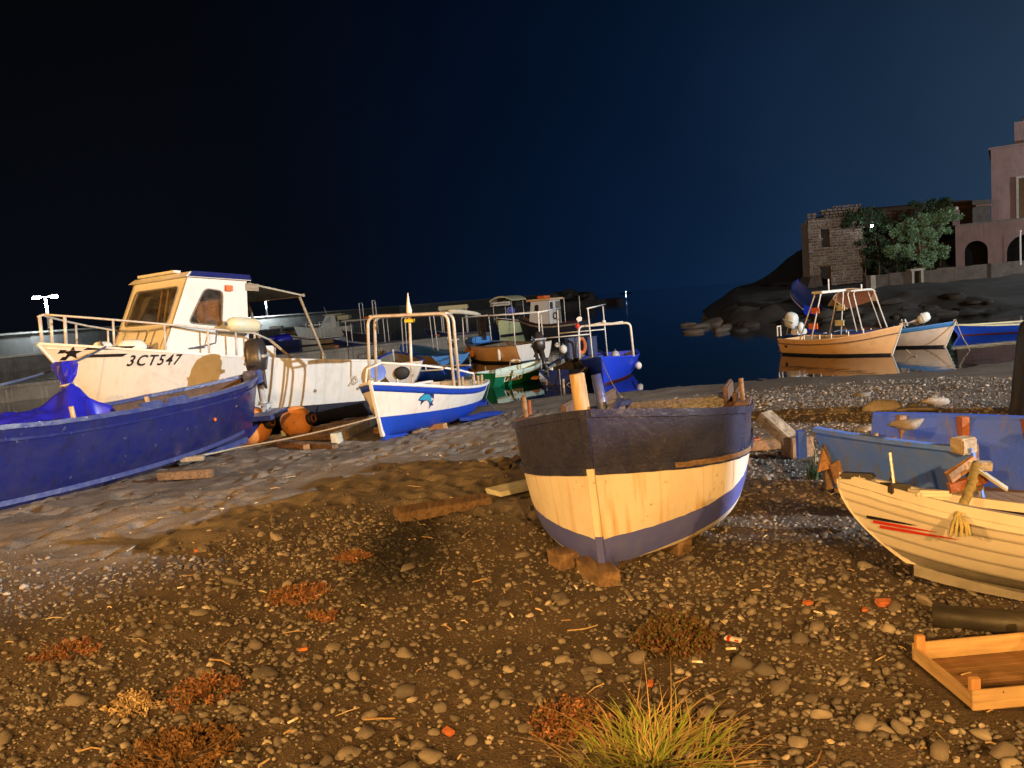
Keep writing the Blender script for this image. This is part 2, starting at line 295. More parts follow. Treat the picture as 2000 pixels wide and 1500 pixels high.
paint('plaster_pink', (0.30, 0.20, 0.19), (0.20, 0.14, 0.135), rough=0.9, scale=0.8, amount=0.6, bump=0.4, streak=(0.16, 0.12, 0.12), fine=10)
paint('pale_stone', (0.42, 0.39, 0.34), (0.28, 0.26, 0.23), rough=0.9, scale=3.0, bump=0.4)
paint('mortar', (0.34, 0.27, 0.21), (0.22, 0.17, 0.14), rough=0.95, scale=3.0, bump=0.6)
paint('bank_rock', (0.045, 0.040, 0.034), (0.022, 0.020, 0.018), rough=0.95, scale=1.6, amount=0.7, bump=1.0, fine=7)
paint('rubble_wall', (0.125, 0.098, 0.078), (0.06, 0.048, 0.04), rough=0.95, scale=2.5, amount=0.7, bump=0.9, fine=9)
paint('roof_tile', (0.24, 0.13, 0.085), (0.14, 0.085, 0.06), rough=0.9, scale=3.0, bump=0.6)
paint('black_opening', (0.006, 0.007, 0.009), (0.004, 0.004, 0.005), rough=0.9)
paint('pipe_black', (0.022, 0.020, 0.018), (0.05, 0.043, 0.034), rough=0.5, scale=6.0, amount=0.6, bump=0.15)
paint('red_print', (0.55, 0.03, 0.02), (0.4, 0.02, 0.02), rough=0.5)
paint('black_print', (0.008, 0.007, 0.016), (0.012, 0.010, 0.018), rough=0.45)
paint('white_print', (0.80, 0.80, 0.78), (0.70, 0.70, 0.68), rough=0.5)
paint('dolphin_teal', (0.03, 0.34, 0.55), (0.02, 0.20, 0.42), rough=0.4, scale=12.0, amount=0.8)
paint('dolphin_navy', (0.02, 0.02, 0.12), (0.03, 0.08, 0.25), rough=0.4, scale=12.0)
paint('yellow_paint', (0.75, 0.58, 0.03), (0.6, 0.45, 0.02), rough=0.5)
paint('lamp_pole', (0.75, 0.78, 0.78), (0.6, 0.62, 0.62), rough=0.4)
wood('timber', (0.25, 0.165, 0.095), (0.10, 0.062, 0.036))
wood('timber_x', (0.25, 0.165, 0.095), (0.10, 0.062, 0.036), axis='X')
wood('timber_pale', (0.42, 0.36, 0.26), (0.22, 0.18, 0.13))
wood('driftwood', (0.36, 0.32, 0.25), (0.15, 0.12, 0.09))
wood('post_pale', (0.60, 0.47, 0.30), (0.26, 0.15, 0.07), axis='Z')
wood('crate_wood', (0.58, 0.42, 0.22), (0.38, 0.25, 0.12), axis='X', bump=0.2)
wood('crate_wood_y', (0.58, 0.42, 0.22), (0.38, 0.25, 0.12), axis='Y', bump=0.2)
wood('crate_wood_z', (0.58, 0.33, 0.14), (0.40, 0.21, 0.08), axis='Z', bump=0.2)
wood('crate_floor', (0.30, 0.17, 0.075), (0.18, 0.10, 0.045), axis='X', bump=0.2)
wood('rudder_wood', (0.45, 0.26, 0.12), (0.24, 0.13, 0.06))
paint('plank_white', (0.60, 0.62, 0.52), (0.34, 0.33, 0.26), rough=0.7, scale=9.0, amount=0.7, bump=0.4, chips=(0.14, 0.09, 0.05), fine=18)
glass('clear_glass')
plain('lamp_white', (0.8, 0.85, 0.9), emit=(0.86, 0.96, 1.0), estr=140)
plain('lamp_orange', (0.8, 0.6, 0.3), emit=SODIUM, estr=60)
island('stone_mix', [(0.09, 0.080, 0.072), (0.21, 0.185, 0.16), (0.125, 0.11, 0.10), (0.25, 0.22, 0.19), (0.085, 0.077, 0.072), (0.18, 0.158, 0.14), (0.36, 0.32, 0.27)], objrand=True, rough=0.72)
island('pebble_mix', [(0.07, 0.063, 0.058), (0.17, 0.15, 0.132), (0.095, 0.085, 0.078), (0.21, 0.187, 0.163), (0.065, 0.059, 0.056), (0.135, 0.12, 0.108), (0.40, 0.36, 0.31)], rough=0.7, scale=50)
island('ruin_stone', [(0.13, 0.10, 0.085), (0.20, 0.16, 0.13), (0.10, 0.082, 0.072), (0.25, 0.20, 0.16), (0.15, 0.105, 0.085)], rough=0.95, scale=6, bump=0.7)
island('tree_leaf', [(0.10, 0.20, 0.10), (0.22, 0.36, 0.19), (0.14, 0.26, 0.14), (0.30, 0.42, 0.26)], rough=0.7, scale=3, bump=0.1)
island('vine_leaf', [(0.016, 0.036, 0.016), (0.036, 0.075, 0.028), (0.024, 0.05, 0.022)], rough=0.7, scale=3, bump=0.1)
island('grass_blade', [(0.17, 0.28, 0.035), (0.30, 0.38, 0.06), (0.22, 0.32, 0.045), (0.50, 0.44, 0.14)], rough=0.6, scale=4, bump=0.05)
island('dry_grass', [(0.36, 0.25, 0.11), (0.46, 0.33, 0.16), (0.26, 0.16, 0.07)], rough=0.7, scale=4, bump=0.05)
island('red_plant', [(0.24, 0.085, 0.045), (0.30, 0.14, 0.06), (0.15, 0.06, 0.035), (0.22, 0.17, 0.06)], rough=0.6, scale=8, bump=0.1)
island('shrub_leaf', [(0.055, 0.065, 0.018), (0.11, 0.105, 0.03), (0.15, 0.055, 0.028), (0.075, 0.045, 0.022)], rough=0.6, scale=8, bump=0.1)
island('brown_plant', [(0.14, 0.07, 0.025), (0.20, 0.11, 0.04), (0.10, 0.055, 0.022)], rough=0.8, scale=8, bump=0.1)
island('straw_mix', [(0.40, 0.28, 0.13), (0.30, 0.19, 0.09), (0.50, 0.40, 0.24), (0.62, 0.52, 0.36)], rough=0.8, scale=20, bump=0.2)
island('brick_piece_mat', [(0.50, 0.17, 0.06), (0.42, 0.13, 0.05)], rough=0.9, scale=30, objrand=True)
# ------------------------------------------------------------------ beach
WATER = -0.7
def vnoise(X, Yy, scale, seed):
    """Smooth value noise on arrays."""
    rs = np.random.default_rng(seed); T = rs.random((64, 64)); x = X * scale; y = Yy * scale
    xi = np.floor(x).astype(int); yi = np.floor(y).astype(int); fx = x - xi; fy = y - yi; fx = fx * fx * (3 - 2 * fx); fy = fy * fy * (3 - 2 * fy)
    g = lambda a, b: T[a % 64, b % 64]
    return (g(xi, yi) * (1 - fx) + g(xi + 1, yi) * fx) * (1 - fy) + (g(xi, yi + 1) * (1 - fx) + g(xi + 1, yi + 1) * fx) * fy
def base_h(X, Yy):
    sh = 17.5 + 0.5 * np.sin(X * 0.45) + 0.25 * np.sin(X * 1.1 + 1)
    t = (Yy - 7.0) / (sh - 7.0)
    h = np.where(t < 0, 0.0, -0.7 * np.where(t < 1, t ** 1.35, 1 + (t - 1) * 1.2))
    return np.maximum(h, -3.0)
def sandiness(X, Yy):  # 1 = soft trampled sand, 0 = shingle
    edge = 5.4 + 0.55 * (X + 2.0) * np.where(X < -1.2, 0.55, 0.0) + 0.9 * (vnoise(X, Yy, 0.7, 5) - 0.5)
    s = np.clip((Yy - edge) / 0.9, 0, 1)
    right = np.clip((X - 1.1 - 0.25 * (Yy - 6)) / 0.8, 0, 1)
    return s * (1 - 0.85 * right)
def seg(a, b, n): return np.linspace(a, b, n, endpoint=False)
xs = np.concatenate([seg(-70, -12, 16), seg(-12, -6, 24), seg(-6, -3.2, 60), seg(-3.2, 4.2, 270), seg(4.2, 7, 56), seg(7, 13, 40), seg(13, 70, 16), [70.0]])
ys = np.concatenate([seg(-40, -4, 10), seg(-4, 1.6, 14), seg(1.6, 7.5, 200), seg(7.5, 13.5, 150), seg(13.5, 20, 60), seg(20, 34, 14), [34.0]])
X, Yg = np.meshgrid(xs, ys); H = base_h(X, Yg); S = sandiness(X, Yg)
near = np.clip((Yg - 0.5), 0, 1) * np.clip((22 - Yg) / 4, 0, 1)
H = H + near * (0.05 * (vnoise(X, Yg, 0.8, 1) - 0.5) + 0.030 * (vnoise(X, Yg, 3.1, 2) - 0.5) + 0.016 * (vnoise(X, Yg, 9.0, 3) - 0.5) * (1.2 - S * 0.5) + 0.008 * (vnoise(X, Yg, 23.0, 4) - 0.5))
def dimple(cx, cy, a, la, wa, d):
    i0, i1 = np.searchsorted(ys, [cy - 0.4, cy + 0.4]); j0, j1 = np.searchsorted(xs, [cx - 0.4, cx + 0.4])
    if i1 <= i0 or j1 <= j0: return
    dx = X[i0:i1, j0:j1] - cx; dy = Yg[i0:i1, j0:j1] - cy; p = (dx * math.cos(a) + dy * math.sin(a)) / la; q = (-dx * math.sin(a) + dy * math.cos(a)) / wa
    rr = p * p + q * q
    H[i0:i1, j0:j1] += -d * np.exp(-rr * rr * 1.2) + 0.35 * d * np.exp(-((np.sqrt(rr) - 1.35) ** 2) * 9)
nfoot = 0
while nfoot < 900:
    cx = random.uniform(-4.8, 3.2); cy = random.uniform(4.8, 13.2)
    if sandiness(np.array(cx), np.array(cy)) < random.uniform(0.3, 1.0): continue
    dimple(cx, cy, random.gauss(0.9, 0.6), random.uniform(0.10, 0.17), random.uniform(0.045, 0.08), random.uniform(0.014, 0.038)); nfoot += 1
def hgt(x, y):
    j = min(max(np.searchsorted(xs, x) - 1, 0), len(xs) - 2); i = min(max(np.searchsorted(ys, y) - 1, 0), len(ys) - 2)
    a = (x - xs[j]) / (xs[j + 1] - xs[j]); b = (y - ys[i]) / (ys[i + 1] - ys[i])
    return float((H[i, j] * (1 - a) + H[i, j + 1] * a) * (1 - b) + (H[i + 1, j] * (1 - a) + H[i + 1, j + 1] * a) * b)
def on_ground(px, py):
    z = 0.0
    for _ in range(6):
        p = G(px, py, z); z = hgt(p.x, p.y)
    return Vector((p.x, p.y, z))

m, t, b = new_mat('sand'); N = t.nodes; L = t.links
co = N.new('ShaderNodeTexCoord')
n1 = N.new('ShaderNodeTexNoise'); n1.inputs['Scale'].default_value = 1.3; n1.inputs['Detail'].default_value = 9; n1.inputs['Roughness'].default_value = 0.7; L.new(co.outputs['Object'], n1.inputs['Vector'])
r1 = N.new('ShaderNodeValToRGB'); el = r1.color_ramp.elements; el[0].position = 0.30; el[0].color = (0.066, 0.056, 0.047, 1); el[1].position = 0.72; el[1].color = (0.185, 0.160, 0.135, 1); L.new(n1.outputs['Fac'], r1.inputs[0])
sa = N.new('ShaderNodeAttribute'); sa.attribute_name = 'sandy'
sr = N.new('ShaderNodeValToRGB'); sr.color_ramp.elements[0].color = (0.62, 0.53, 0.45, 1); sr.color_ramp.elements[1].color = (1.25, 1.25, 1.25, 1); L.new(sa.outputs['Fac'], sr.inputs[0])  # dark earth between the pebbles, grey sand beyond
sm_ = N.new('ShaderNodeMix'); sm_.data_type = 'RGBA'; sm_.blend_type = 'MULTIPLY'; sm_.inputs['Factor'].default_value = 1.0; L.new(r1.outputs[0], sm_.inputs['A']); L.new(sr.outputs[0], sm_.inputs['B'])
n2 = N.new('ShaderNodeTexNoise'); n2.inputs['Scale'].default_value = 95; n2.inputs['Detail'].default_value = 4; L.new(co.outputs['Object'], n2.inputs['Vector'])
r2 = N.new('ShaderNodeMapRange'); r2.inputs[1].default_value = 0.3; r2.inputs[2].default_value = 0.7; r2.inputs[3].default_value = 0.55; r2.inputs[4].default_value = 1.45; L.new(n2.outputs['Fac'], r2.inputs[0])
vm = N.new('ShaderNodeVectorMath'); vm.operation = 'SCALE'; L.new(sm_.outputs['Result'], vm.inputs[0]); L.new(r2.outputs[0], vm.inputs['Scale'])
# pale shell grit
vo = N.new('ShaderNodeTexVoronoi'); vo.inputs['Scale'].default_value = 34; L.new(co.outputs['Object'], vo.inputs['Vector'])
r3 = N.new('ShaderNodeMapRange'); r3.inputs[1].default_value = 0.10; r3.inputs[2].default_value = 0.16; r3.inputs[3].default_value = 1; r3.inputs[4].default_value = 0; L.new(vo.outputs['Distance'], r3.inputs[0])
sp = N.new('ShaderNodeSeparateColor'); L.new(vo.outputs['Color'], sp.inputs[0])
r4 = N.new('ShaderNodeMapRange'); r4.inputs[1].default_value = 0.80; r4.inputs[2].default_value = 0.83; L.new(sp.outputs[0], r4.inputs[0])
mu = N.new('ShaderNodeMath'); mu.operation = 'MULTIPLY'; L.new(r3.outputs[0], mu.inputs[0]); L.new(r4.outputs[0], mu.inputs[1])
mx = N.new('ShaderNodeMix'); mx.data_type = 'RGBA'; mx.inputs['B'].default_value = (0.34, 0.31, 0.27, 1); L.new(mu.outputs[0], mx.inputs['Factor']); L.new(vm.outputs[0], mx.inputs['A']); L.new(mx.outputs['Result'], b.inputs['Base Color'])
# ragged dark patch multiplied into the sand and pebble colours
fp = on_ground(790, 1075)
def dark_patch(N, L, co, colour_out):
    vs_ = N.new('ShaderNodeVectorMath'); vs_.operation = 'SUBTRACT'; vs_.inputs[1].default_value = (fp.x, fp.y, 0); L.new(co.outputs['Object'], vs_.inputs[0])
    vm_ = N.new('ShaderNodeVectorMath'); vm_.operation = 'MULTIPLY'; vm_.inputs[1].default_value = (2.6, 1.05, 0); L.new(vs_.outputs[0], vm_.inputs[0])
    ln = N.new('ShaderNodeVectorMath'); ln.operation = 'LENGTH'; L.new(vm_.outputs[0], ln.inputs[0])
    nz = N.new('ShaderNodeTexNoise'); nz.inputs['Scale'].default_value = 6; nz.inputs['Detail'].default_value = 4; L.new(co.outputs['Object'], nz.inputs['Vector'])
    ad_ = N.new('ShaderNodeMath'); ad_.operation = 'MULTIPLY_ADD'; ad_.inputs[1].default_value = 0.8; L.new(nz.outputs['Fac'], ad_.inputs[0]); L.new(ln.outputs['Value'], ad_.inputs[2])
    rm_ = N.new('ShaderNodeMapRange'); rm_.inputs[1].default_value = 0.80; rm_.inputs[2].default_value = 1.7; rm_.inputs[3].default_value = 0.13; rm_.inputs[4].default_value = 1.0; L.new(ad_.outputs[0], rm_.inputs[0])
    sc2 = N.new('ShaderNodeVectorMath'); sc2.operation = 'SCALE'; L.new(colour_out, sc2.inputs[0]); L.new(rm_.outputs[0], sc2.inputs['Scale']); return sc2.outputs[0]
L.new(dark_patch(N, L, co, mx.outputs['Result']), b.inputs['Base Color'])
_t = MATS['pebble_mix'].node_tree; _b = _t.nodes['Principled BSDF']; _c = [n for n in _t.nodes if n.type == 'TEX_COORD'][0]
_t.links.new(dark_patch(_t.nodes, _t.links, _c, _b.inputs['Base Color'].links[0].from_socket), _b.inputs['Base Color'])
b.inputs['Roughness'].default_value = 0.85
bp = N.new('ShaderNodeBump'); bp.inputs['Strength'].default_value = 0.7; bp.inputs['Distance'].default_value = 0.012
ad = N.new('ShaderNodeMath'); ad.operation = 'ADD'; L.new(n2.outputs['Fac'], ad.inputs[0]); L.new(n1.outputs['Fac'], ad.inputs[1]); L.new(ad.outputs[0], bp.inputs['Height']); L.new(bp.outputs[0], b.inputs['Normal'])

nx = len(xs); ny = len(ys); ii, jj = np.meshgrid(np.arange(ny - 1), np.arange(nx - 1), indexing='ij'); a0 = (ii * nx + jj).ravel()
beach = arr_mesh('beach', np.stack([X.ravel(), Yg.ravel(), H.ravel()], 1), np.stack([a0, a0 + 1, a0 + nx + 1, a0 + nx], 1), 'sand', smooth=True)
at_ = beach.data.attributes.new('sandy', 'FLOAT', 'POINT'); at_.data.foreach_set('value', S.astype(np.float32).ravel())
tag(beach, kind='structure')

# ------------------------------------------------------------------ sea
m, t, b = new_mat('sea_water'); N = t.nodes; L = t.links
b.inputs['Base Color'].default_value = (0.0022, 0.0052, 0.0075, 1); b.inputs['Roughness'].default_value = 0.045; b.inputs['IOR'].default_value = 1.333
co = N.new('ShaderNodeTexCoord'); mp = N.new('ShaderNodeMapping'); mp.inputs['Scale'].default_value = (0.9, 1.6, 1); L.new(co.outputs['Object'], mp.inputs['Vector'])
n1 = N.new('ShaderNodeTexNoise'); n1.inputs['Scale'].default_value = 1.1; n1.inputs['Detail'].default_value = 3; L.new(mp.outputs[0], n1.inputs['Vector'])
bp = N.new('ShaderNodeBump'); bp.inputs['Strength'].default_value = 0.10; bp.inputs['Distance'].default_value = 0.06; L.new(n1.outputs['Fac'], bp.inputs['Height']); L.new(bp.outputs[0], b.inputs['Normal'])
sea = MB().add([(-9000, 8, WATER), (9000, 8, WATER), (9000, 12000, WATER), (-9000, 12000, WATER)], [(0, 1, 2, 3)]).build('sea', 'sea_water'); tag(sea, kind='structure')

# ------------------------------------------------------------------ stones
def ico(sub):
    bm = bmesh.new(); bmesh.ops.create_icosphere(bm, subdivisions=sub, radius=1.0); V = np.array([v.co[:] for v in bm.verts]); Fc = np.array([[v.index for v in f.verts] for f in bm.faces]); bm.free(); return V, Fc
IV1, IF1 = ico(1); IV2, IF2 = ico(2)
def stone_shape(V, k):
    rs = np.random.default_rng(k); out = V.copy()
    for _ in range(9):  # chop by random planes for blunt facets
        n = rs.normal(size=3); n /= np.linalg.norm(n); d = rs.uniform(0.42, 0.88); ex = np.maximum(out @ n - d, 0); out = out - ex[:, None] * n * 0.85
    out = out * (1 + 0.07 * rs.normal(size=(len(V), 1)) * (0.5 if len(V) > 50 else 1)); sc = np.array([1.0, rs.uniform(0.6, 0.95), rs.uniform(0.42, 0.75)]); return out * sc
big_meshes = []
for k in range(10):
    V = stone_shape(IV2, 100 + k); o = arr_mesh('stone', V, IF2, 'stone_mix', smooth=(k % 3 != 0)); big_meshes.append(o.data); bpy.data.objects.remove(o)
cand = []
def stone_zone(x, y):
    if y < 1.9 or abs(x) > y * 0.75 + 0.4: return 0
    s = float(sandiness(np.array(x), np.array(y)))
    patch = float(vnoise(np.array(x), np.array(y), 0.9, 12)); d = (1 - s) * (0.42 + 0.9 * max(0, patch - 0.25))
    if y > 9 and x < 3: d *= 0.1
    if y > 12.5: d *= 0.35
    return d + 0.012
while len(cand) < 34000:
    x = random.uniform(-5, 8); y = 1.9 + 12 * random.random() ** 1.75
    if random.random() < stone_zone(x, y):
        r = 0.0072 * math.exp(abs(random.gauss(0, 0.62))) * (1.0 + 0.05 * max(0, y - 3))
        if random.random() < (0.13 if y < 6 else 0.015): r = random.uniform(0.012, 0.033)
        cand.append((r, x, y))
# grit between them
for _ in range(15000):
    x = random.uniform(-4, 4.6); y = 2.0 + 4.2 * random.random() ** 1.3
    if abs(x) < y * 0.72 + 0.3 and float(sandiness(np.array(x), np.array(y))) < 0.7: cand.append((random.uniform(0.0028, 0.006), x, y))
# the stones the photograph shows one by one: (pixel x, y, radius in px)
for px, py, rp in [(985, 1180, 18), (1810, 1270, 36), (1175, 1290, 24), (1690, 1108, 20), (1560, 1140, 17), (1490, 1310, 22), (1720, 1420, 30), (1810, 1180, 24), (1750, 1188, 22), (1345, 1095, 24), (1580, 1365, 26), (650, 1265, 20), (790, 1280, 18), (1215, 1325, 22), (1450, 1300, 26), (840, 1480, 30), (815, 1455, 22), (490, 1480, 18), (388, 1195, 18), (1560, 1250, 20), (1840, 1470, 26), (1600, 1400, 24), (1100, 1290, 20), (1735, 1230, 20), (1690, 1415, 26), (860, 1385, 18), (930, 1335, 17), (905, 1295, 16), (1420, 1395, 20), (1520, 1345, 24), (1960, 1470, 26), (580, 1390, 20), (720, 1400, 18), (795, 1110, 20), (610, 1060, 14), (508, 1045, 12), (1290, 1420, 18), (1650, 1330, 16), (1585, 1100, 18), (1470, 1180, 16), (1920, 1440, 22), (1560, 1455, 20)]:
    p = on_ground(px, py); cand.append((rp * math.hypot(p.x, p.y) / F_PX * 1.05, p.x, p.y))
cq = on_ground(1900, 1397); cand = [c for c in cand if not (cq.x - .03 - c[0] < c[1] < cq.x + .55 and cq.y - .02 - c[0] < c[2] < cq.y + .43 + c[0])]  # nothing lies inside the crate
# 300 that show largest become single stones
cand.sort(key=lambda c: -c[0] / math.hypot(c[1], c[2]))
for k, (r, x, y) in enumerate(cand[:300]):
    o = bpy.data.objects.new('stone', big_meshes[k % 10]); col.objects.link(o); o.parent = beach
    o.scale = (r * random.uniform(0.95, 1.25),) * 3; o.location = (x, y, hgt(x, y) + r * random.uniform(-0.15, 0.22)); o.rotation_euler = (random.gauss(0, 0.25), random.gauss(0, 0.25), random.uniform(0, 6.28))
phi = (1 + 5 ** .5) / 2; IV0 = np.array([(-1, phi, 0), (1, phi, 0), (-1, -phi, 0), (1, -phi, 0), (0, -1, phi), (0, 1, phi), (0, -1, -phi), (0, 1, -phi), (phi, 0, -1), (phi, 0, 1), (-phi, 0, -1), (-phi, 0, 1)]) / math.sqrt(1 + phi * phi)
IF0 = np.array([(0, 11, 5), (0, 5, 1), (0, 1, 7), (0, 7, 10), (0, 10, 11), (1, 5, 9), (5, 11, 4), (11, 10, 2), (10, 7, 6), (7, 1, 8), (3, 9, 4), (3, 4, 2), (3, 2, 6), (3, 6, 8), (3, 8, 9), (4, 9, 5), (2, 4, 11), (6, 2, 10), (8, 6, 7), (9, 8, 1)])
shapes = [stone_shape(IV1, k) for k in range(24)]; shapes0 = [stone_shape(IV0, k) for k in range(24)]
VV = []; FF = []; off = 0
for r, x, y in cand[300:]:
    bigger = r / y > 0.0030; V = (shapes if bigger else shapes0)[random.randrange(24)]; IFx = IF1 if bigger else IF0; a = random.uniform(0, 6.28); c, s = math.cos(a) * r, math.sin(a) * r
    M = np.array([[c, -s, 0], [s, c, 0], [random.gauss(0, 0.2) * r, random.gauss(0, 0.2) * r, r]]); VV.append(V @ M.T + (x, y, hgt(x, y) + r * random.uniform(-0.1, 0.25))); FF.append(IFx + off); off += len(V)
pb = arr_mesh('pebbles', np.concatenate(VV), np.concatenate(FF), 'pebble_mix', beach, smooth=True); tag(pb, kind='stuff')

# ------------------------------------------------------------------ breakwater, jetty, far bank
def poly_wall(name, pts, z0, z1, th, mat, parent=None):
    m_ = MB(); n = len(pts); L_ = []; R_ = []
    for i in range(n):
        p = Vector(pts[i]); d = (Vector(pts[min(i + 1, n - 1)]) - Vector(pts[max(i - 1, 0)])).normalized(); s = Vector((-d.y, d.x)); L_.append(p + s * th / 2); R_.append(p - s * th / 2)
    vs = []
    for i in range(n): vs += [(R_[i].x, R_[i].y, z0), (L_[i].x, L_[i].y, z0), (L_[i].x, L_[i].y, z1), (R_[i].x, R_[i].y, z1)]
    fs = [(0, 1, 2, 3), (4 * n - 1, 4 * n - 2, 4 * n - 3, 4 * n - 4)]
    for i in range(n - 1):
        for k in range(4): fs.append((i * 4 + k, i * 4 + (k + 1) % 4 + 0, (i + 1) * 4 + (k + 1) % 4, (i + 1) * 4 + k))
    m_.add(vs, fs); return m_.build(name, mat, parent)
bwpts = [(-62, 48), (-46, 74), (-40.5, 124), (-21, 150), (17, 176)]
bw = thing('breakwater', 'long dark concrete harbour wall running behind all the moored boats', 'breakwater', (0, 0, 0))
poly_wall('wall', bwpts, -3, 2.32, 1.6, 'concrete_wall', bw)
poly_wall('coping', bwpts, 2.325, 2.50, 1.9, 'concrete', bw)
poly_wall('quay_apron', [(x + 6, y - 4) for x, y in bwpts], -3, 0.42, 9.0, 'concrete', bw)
poly_wall('edge_line', [(x + 10.2, y - 6.8) for x, y in bwpts[:3]], 0.424, 0.60, 0.5, 'white_line', bw)
# tumbled rocks at the seaward end of the wall
rk = random.Random(3)
def boulder(k, c, s, parent, name='rock', mat='stone_mix'):
    V = stone_shape(IV2, 300 + k) * np.array(s); a = rk.uniform(0, 6.28); M = np.array([[math.cos(a), -math.sin(a), 0], [math.sin(a), math.cos(a), 0], [0, 0, 1]]); return arr_mesh(name, V @ M.T + np.array(c), IF2, mat, parent, smooth=True)
for k in range(26):
    x = 2 + k * 0.75 + rk.uniform(-1, 1); boulder(k, (x, 166 + x * 0.65 + rk.uniform(-4, 4), 0.2 + 1.6 * math.exp(-((x - 15) / 5.0) ** 2) + rk.uniform(-.3, .6)), (rk.uniform(1.6, 2.8), rk.uniform(1.6, 2.6), rk.uniform(1.4, 2.3)), bw)

jet = thing('jetty', 'low grey concrete jetty with stained side crossing the harbour on the left', 'jetty', (0, 0, 0))
ja, jb = Vector((-30, 22.5)), Vector((-1.0, 44.0)); jd = (jb - ja).normalized(); jn = Vector((-jd.y, jd.x))
c4 = [ja, jb, jb + jn * 4.2, ja + jn * 4.2]
MB().hexa([(p.x, p.y, -3) for p in c4] + [(p.x, p.y, -0.17) for p in c4]).build('quay_wall', 'concrete', jet, bevel=0.04)
k4 = [ja - jn * 0.06, jb - jn * 0.06, jb + jn * 0.5, ja + jn * 0.5]
MB().hexa([(p.x, p.y, -0.166) for p in k4] + [(p.x, p.y, -0.04) for p in k4]).build('kerb', 'concrete', jet)
for k in range(7):
    q = ja + jd * (6 + k * 4.6) - jn * 0.09; MB().box((q.x, q.y, -0.48), (0.22, 0.12, 0.55), math.atan2(jd.y, jd.x)).build('fender_block', 'timber_pale', jet)
for k in range(5):
    q = ja + jd * (9 + k * 6.0) + jn * 0.7; MB().lathe([(0.11, 0), (0.09, 0.16), (0.16, 0.2), (0.16, 0.27), (0.05, 0.30)], 10, Matrix.Translation((q.x, q.y, -0.17))).build('bollard', 'rust', jet, smooth=True)

def lamp_post(name, label, base, h, mat, light=None, heads=2, arm=0.5, rz=0.0):
    o = thing(name, label, 'street lamp', base, rz)
    MB().tube([(0, 0, 0), (0, 0, h * 0.5), (0, 0, h)], [0.16, 0.13, 0.10], 10).build('pole', 'lamp_pole', o, smooth=True)
    MB().box((0, 0, 0.08), (0.4, 0.4, 0.16)).build('base', 'concrete', o)
    for s in ((-1, 1) if heads == 2 else (1,)):
        MB().tube([(0, 0, h - 0.05), (s * arm, 0, h + 0.05)], 0.05, 8).build('arm', 'lamp_pole', o)
        hd = MB().box((s * (arm + 0.25), 0, h + 0.07), (0.62, 0.34, 0.14)).build('lamp_head', 'lamp_pole', o, bevel=0.03)
        MB().ball((s * (arm + 0.25), 0, h - 0.10), (0.36, 0.24, 0.13)).build('lens', mat, hd, True)
    if light:
        ld = bpy.data.lights.new('lamp_light', 'POINT'); ld.energy = light; ld.color = LED; ld.shadow_soft_size = 0.3
        lo = bpy.data.objects.new('lamp_light', ld); lo.location = (0, 0, h - 0.35); lo.parent = o; col.objects.link(lo)
    return o
p1 = PY(97, 640, 74); p2 = PY(521.5, 612, 124)
lamp_post('street_lamp', 'white lamp post with two lit heads, left of the cabin boat rail', (p1.x, p1.y, 2.50), 3.2, 'lamp_white', 7500, rz=R(15))
lamp_post('street_lamp', 'distant white lit lamp post seen under the cabin boat awning', (p2.x, p2.y, 2.50), 2.6, 'lamp_white', 16000, rz=R(75))
# lamps along the promenade behind the viewer that light the beach, some of them added as fill
for k, lab in (('orange_west', 'orange street lamp west of the beach'), ('orange_back', 'orange street lamp behind the beach'), ('orange_fill_mid', 'added orange fill lamp behind the beach on the left'), ('orange_fill_east', 'added orange fill lamp behind the beach on the right'), ('white_east', 'tall white floodlight mast east of the beach'), ('white_fill_town', 'added white fill lamp by the pink house, right of the picture')):
    (x, y, z), c, w = LAMPS[k]
    aw_ = (Vector((x, y)) - Vector((0, 9))).normalized() * 0.75  # post on the landward side of its lamp
    lamp_post('street_lamp', lab, (x + aw_.x, y + aw_.y, 0), z - 0.1, 'lamp_white' if k[0] == 'w' else 'lamp_orange', heads=1, arm=0.5, rz=math.atan2(-aw_.y, -aw_.x))
# unseen house shape, added to keep the white floodlight off the near shingle
K = Vector((14.38, -0.92, 0)); ea = Vector((-0.74, -0.68, 0)); eb = Vector((0.869, -0.495, 0)); sc_ = [K, K + ea * 3.4, K + ea * 3.4 + eb * 5.2, K + eb * 5.2]
hs = thing('unseen_shade_block', 'unseen house shape added to shade the near shingle, right of the boats', 'house', (0, 0, 0))
MB().hexa([(p.x, p.y, -0.1) for p in sc_] + [(p.x, p.y, 4.6) for p in sc_]).build('wall', 'plaster_pink', hs)
cc = sum(sc_, Vector()) / 4
MB().hexa([(cc.x + (p.x - cc.x) * 1.0, cc.y + (p.y - cc.y) * 1.0, 4.603) for p in sc_] + [(p.x, p.y, 4.92) for p in sc_]).build('roof', 'roof_tile', hs)

# far bank on the right
bx = np.concatenate([np.linspace(9, 24, 46), np.linspace(24.5, 90, 50)]); by = np.concatenate([np.linspace(33, 48, 46), np.linspace(48.6, 100, 40)])
BX, BY = np.meshgrid(bx, by)
shl = 37.5 - 0.06 * (BX - 14) + 14 * np.exp(-(BX - 9) / 2.0)
hh = np.clip((BY - shl) * 0.17, -2.0, 0.9) + np.clip((BY - 52) * 0.05, 0, 0.7) + 0.5 * (vnoise(BX, BY, 0.55, 20) - 0.5) + 0.25 * (vnoise(BX, BY, 1.7, 21) - 0.5)
hill = 3.6 * np.exp(-((BX - 29.5) / 3.0) ** 2 - ((BY - 74) / 7.0) ** 2)
BH = WATER + 0.05 + hh + hill
BH = np.maximum(BH - np.clip((0.30 * BY - BX) * 0.55, 0, 5) * np.clip((BY - 37) / 4, 0, 1), WATER - 1.2)  # open sea left of the point
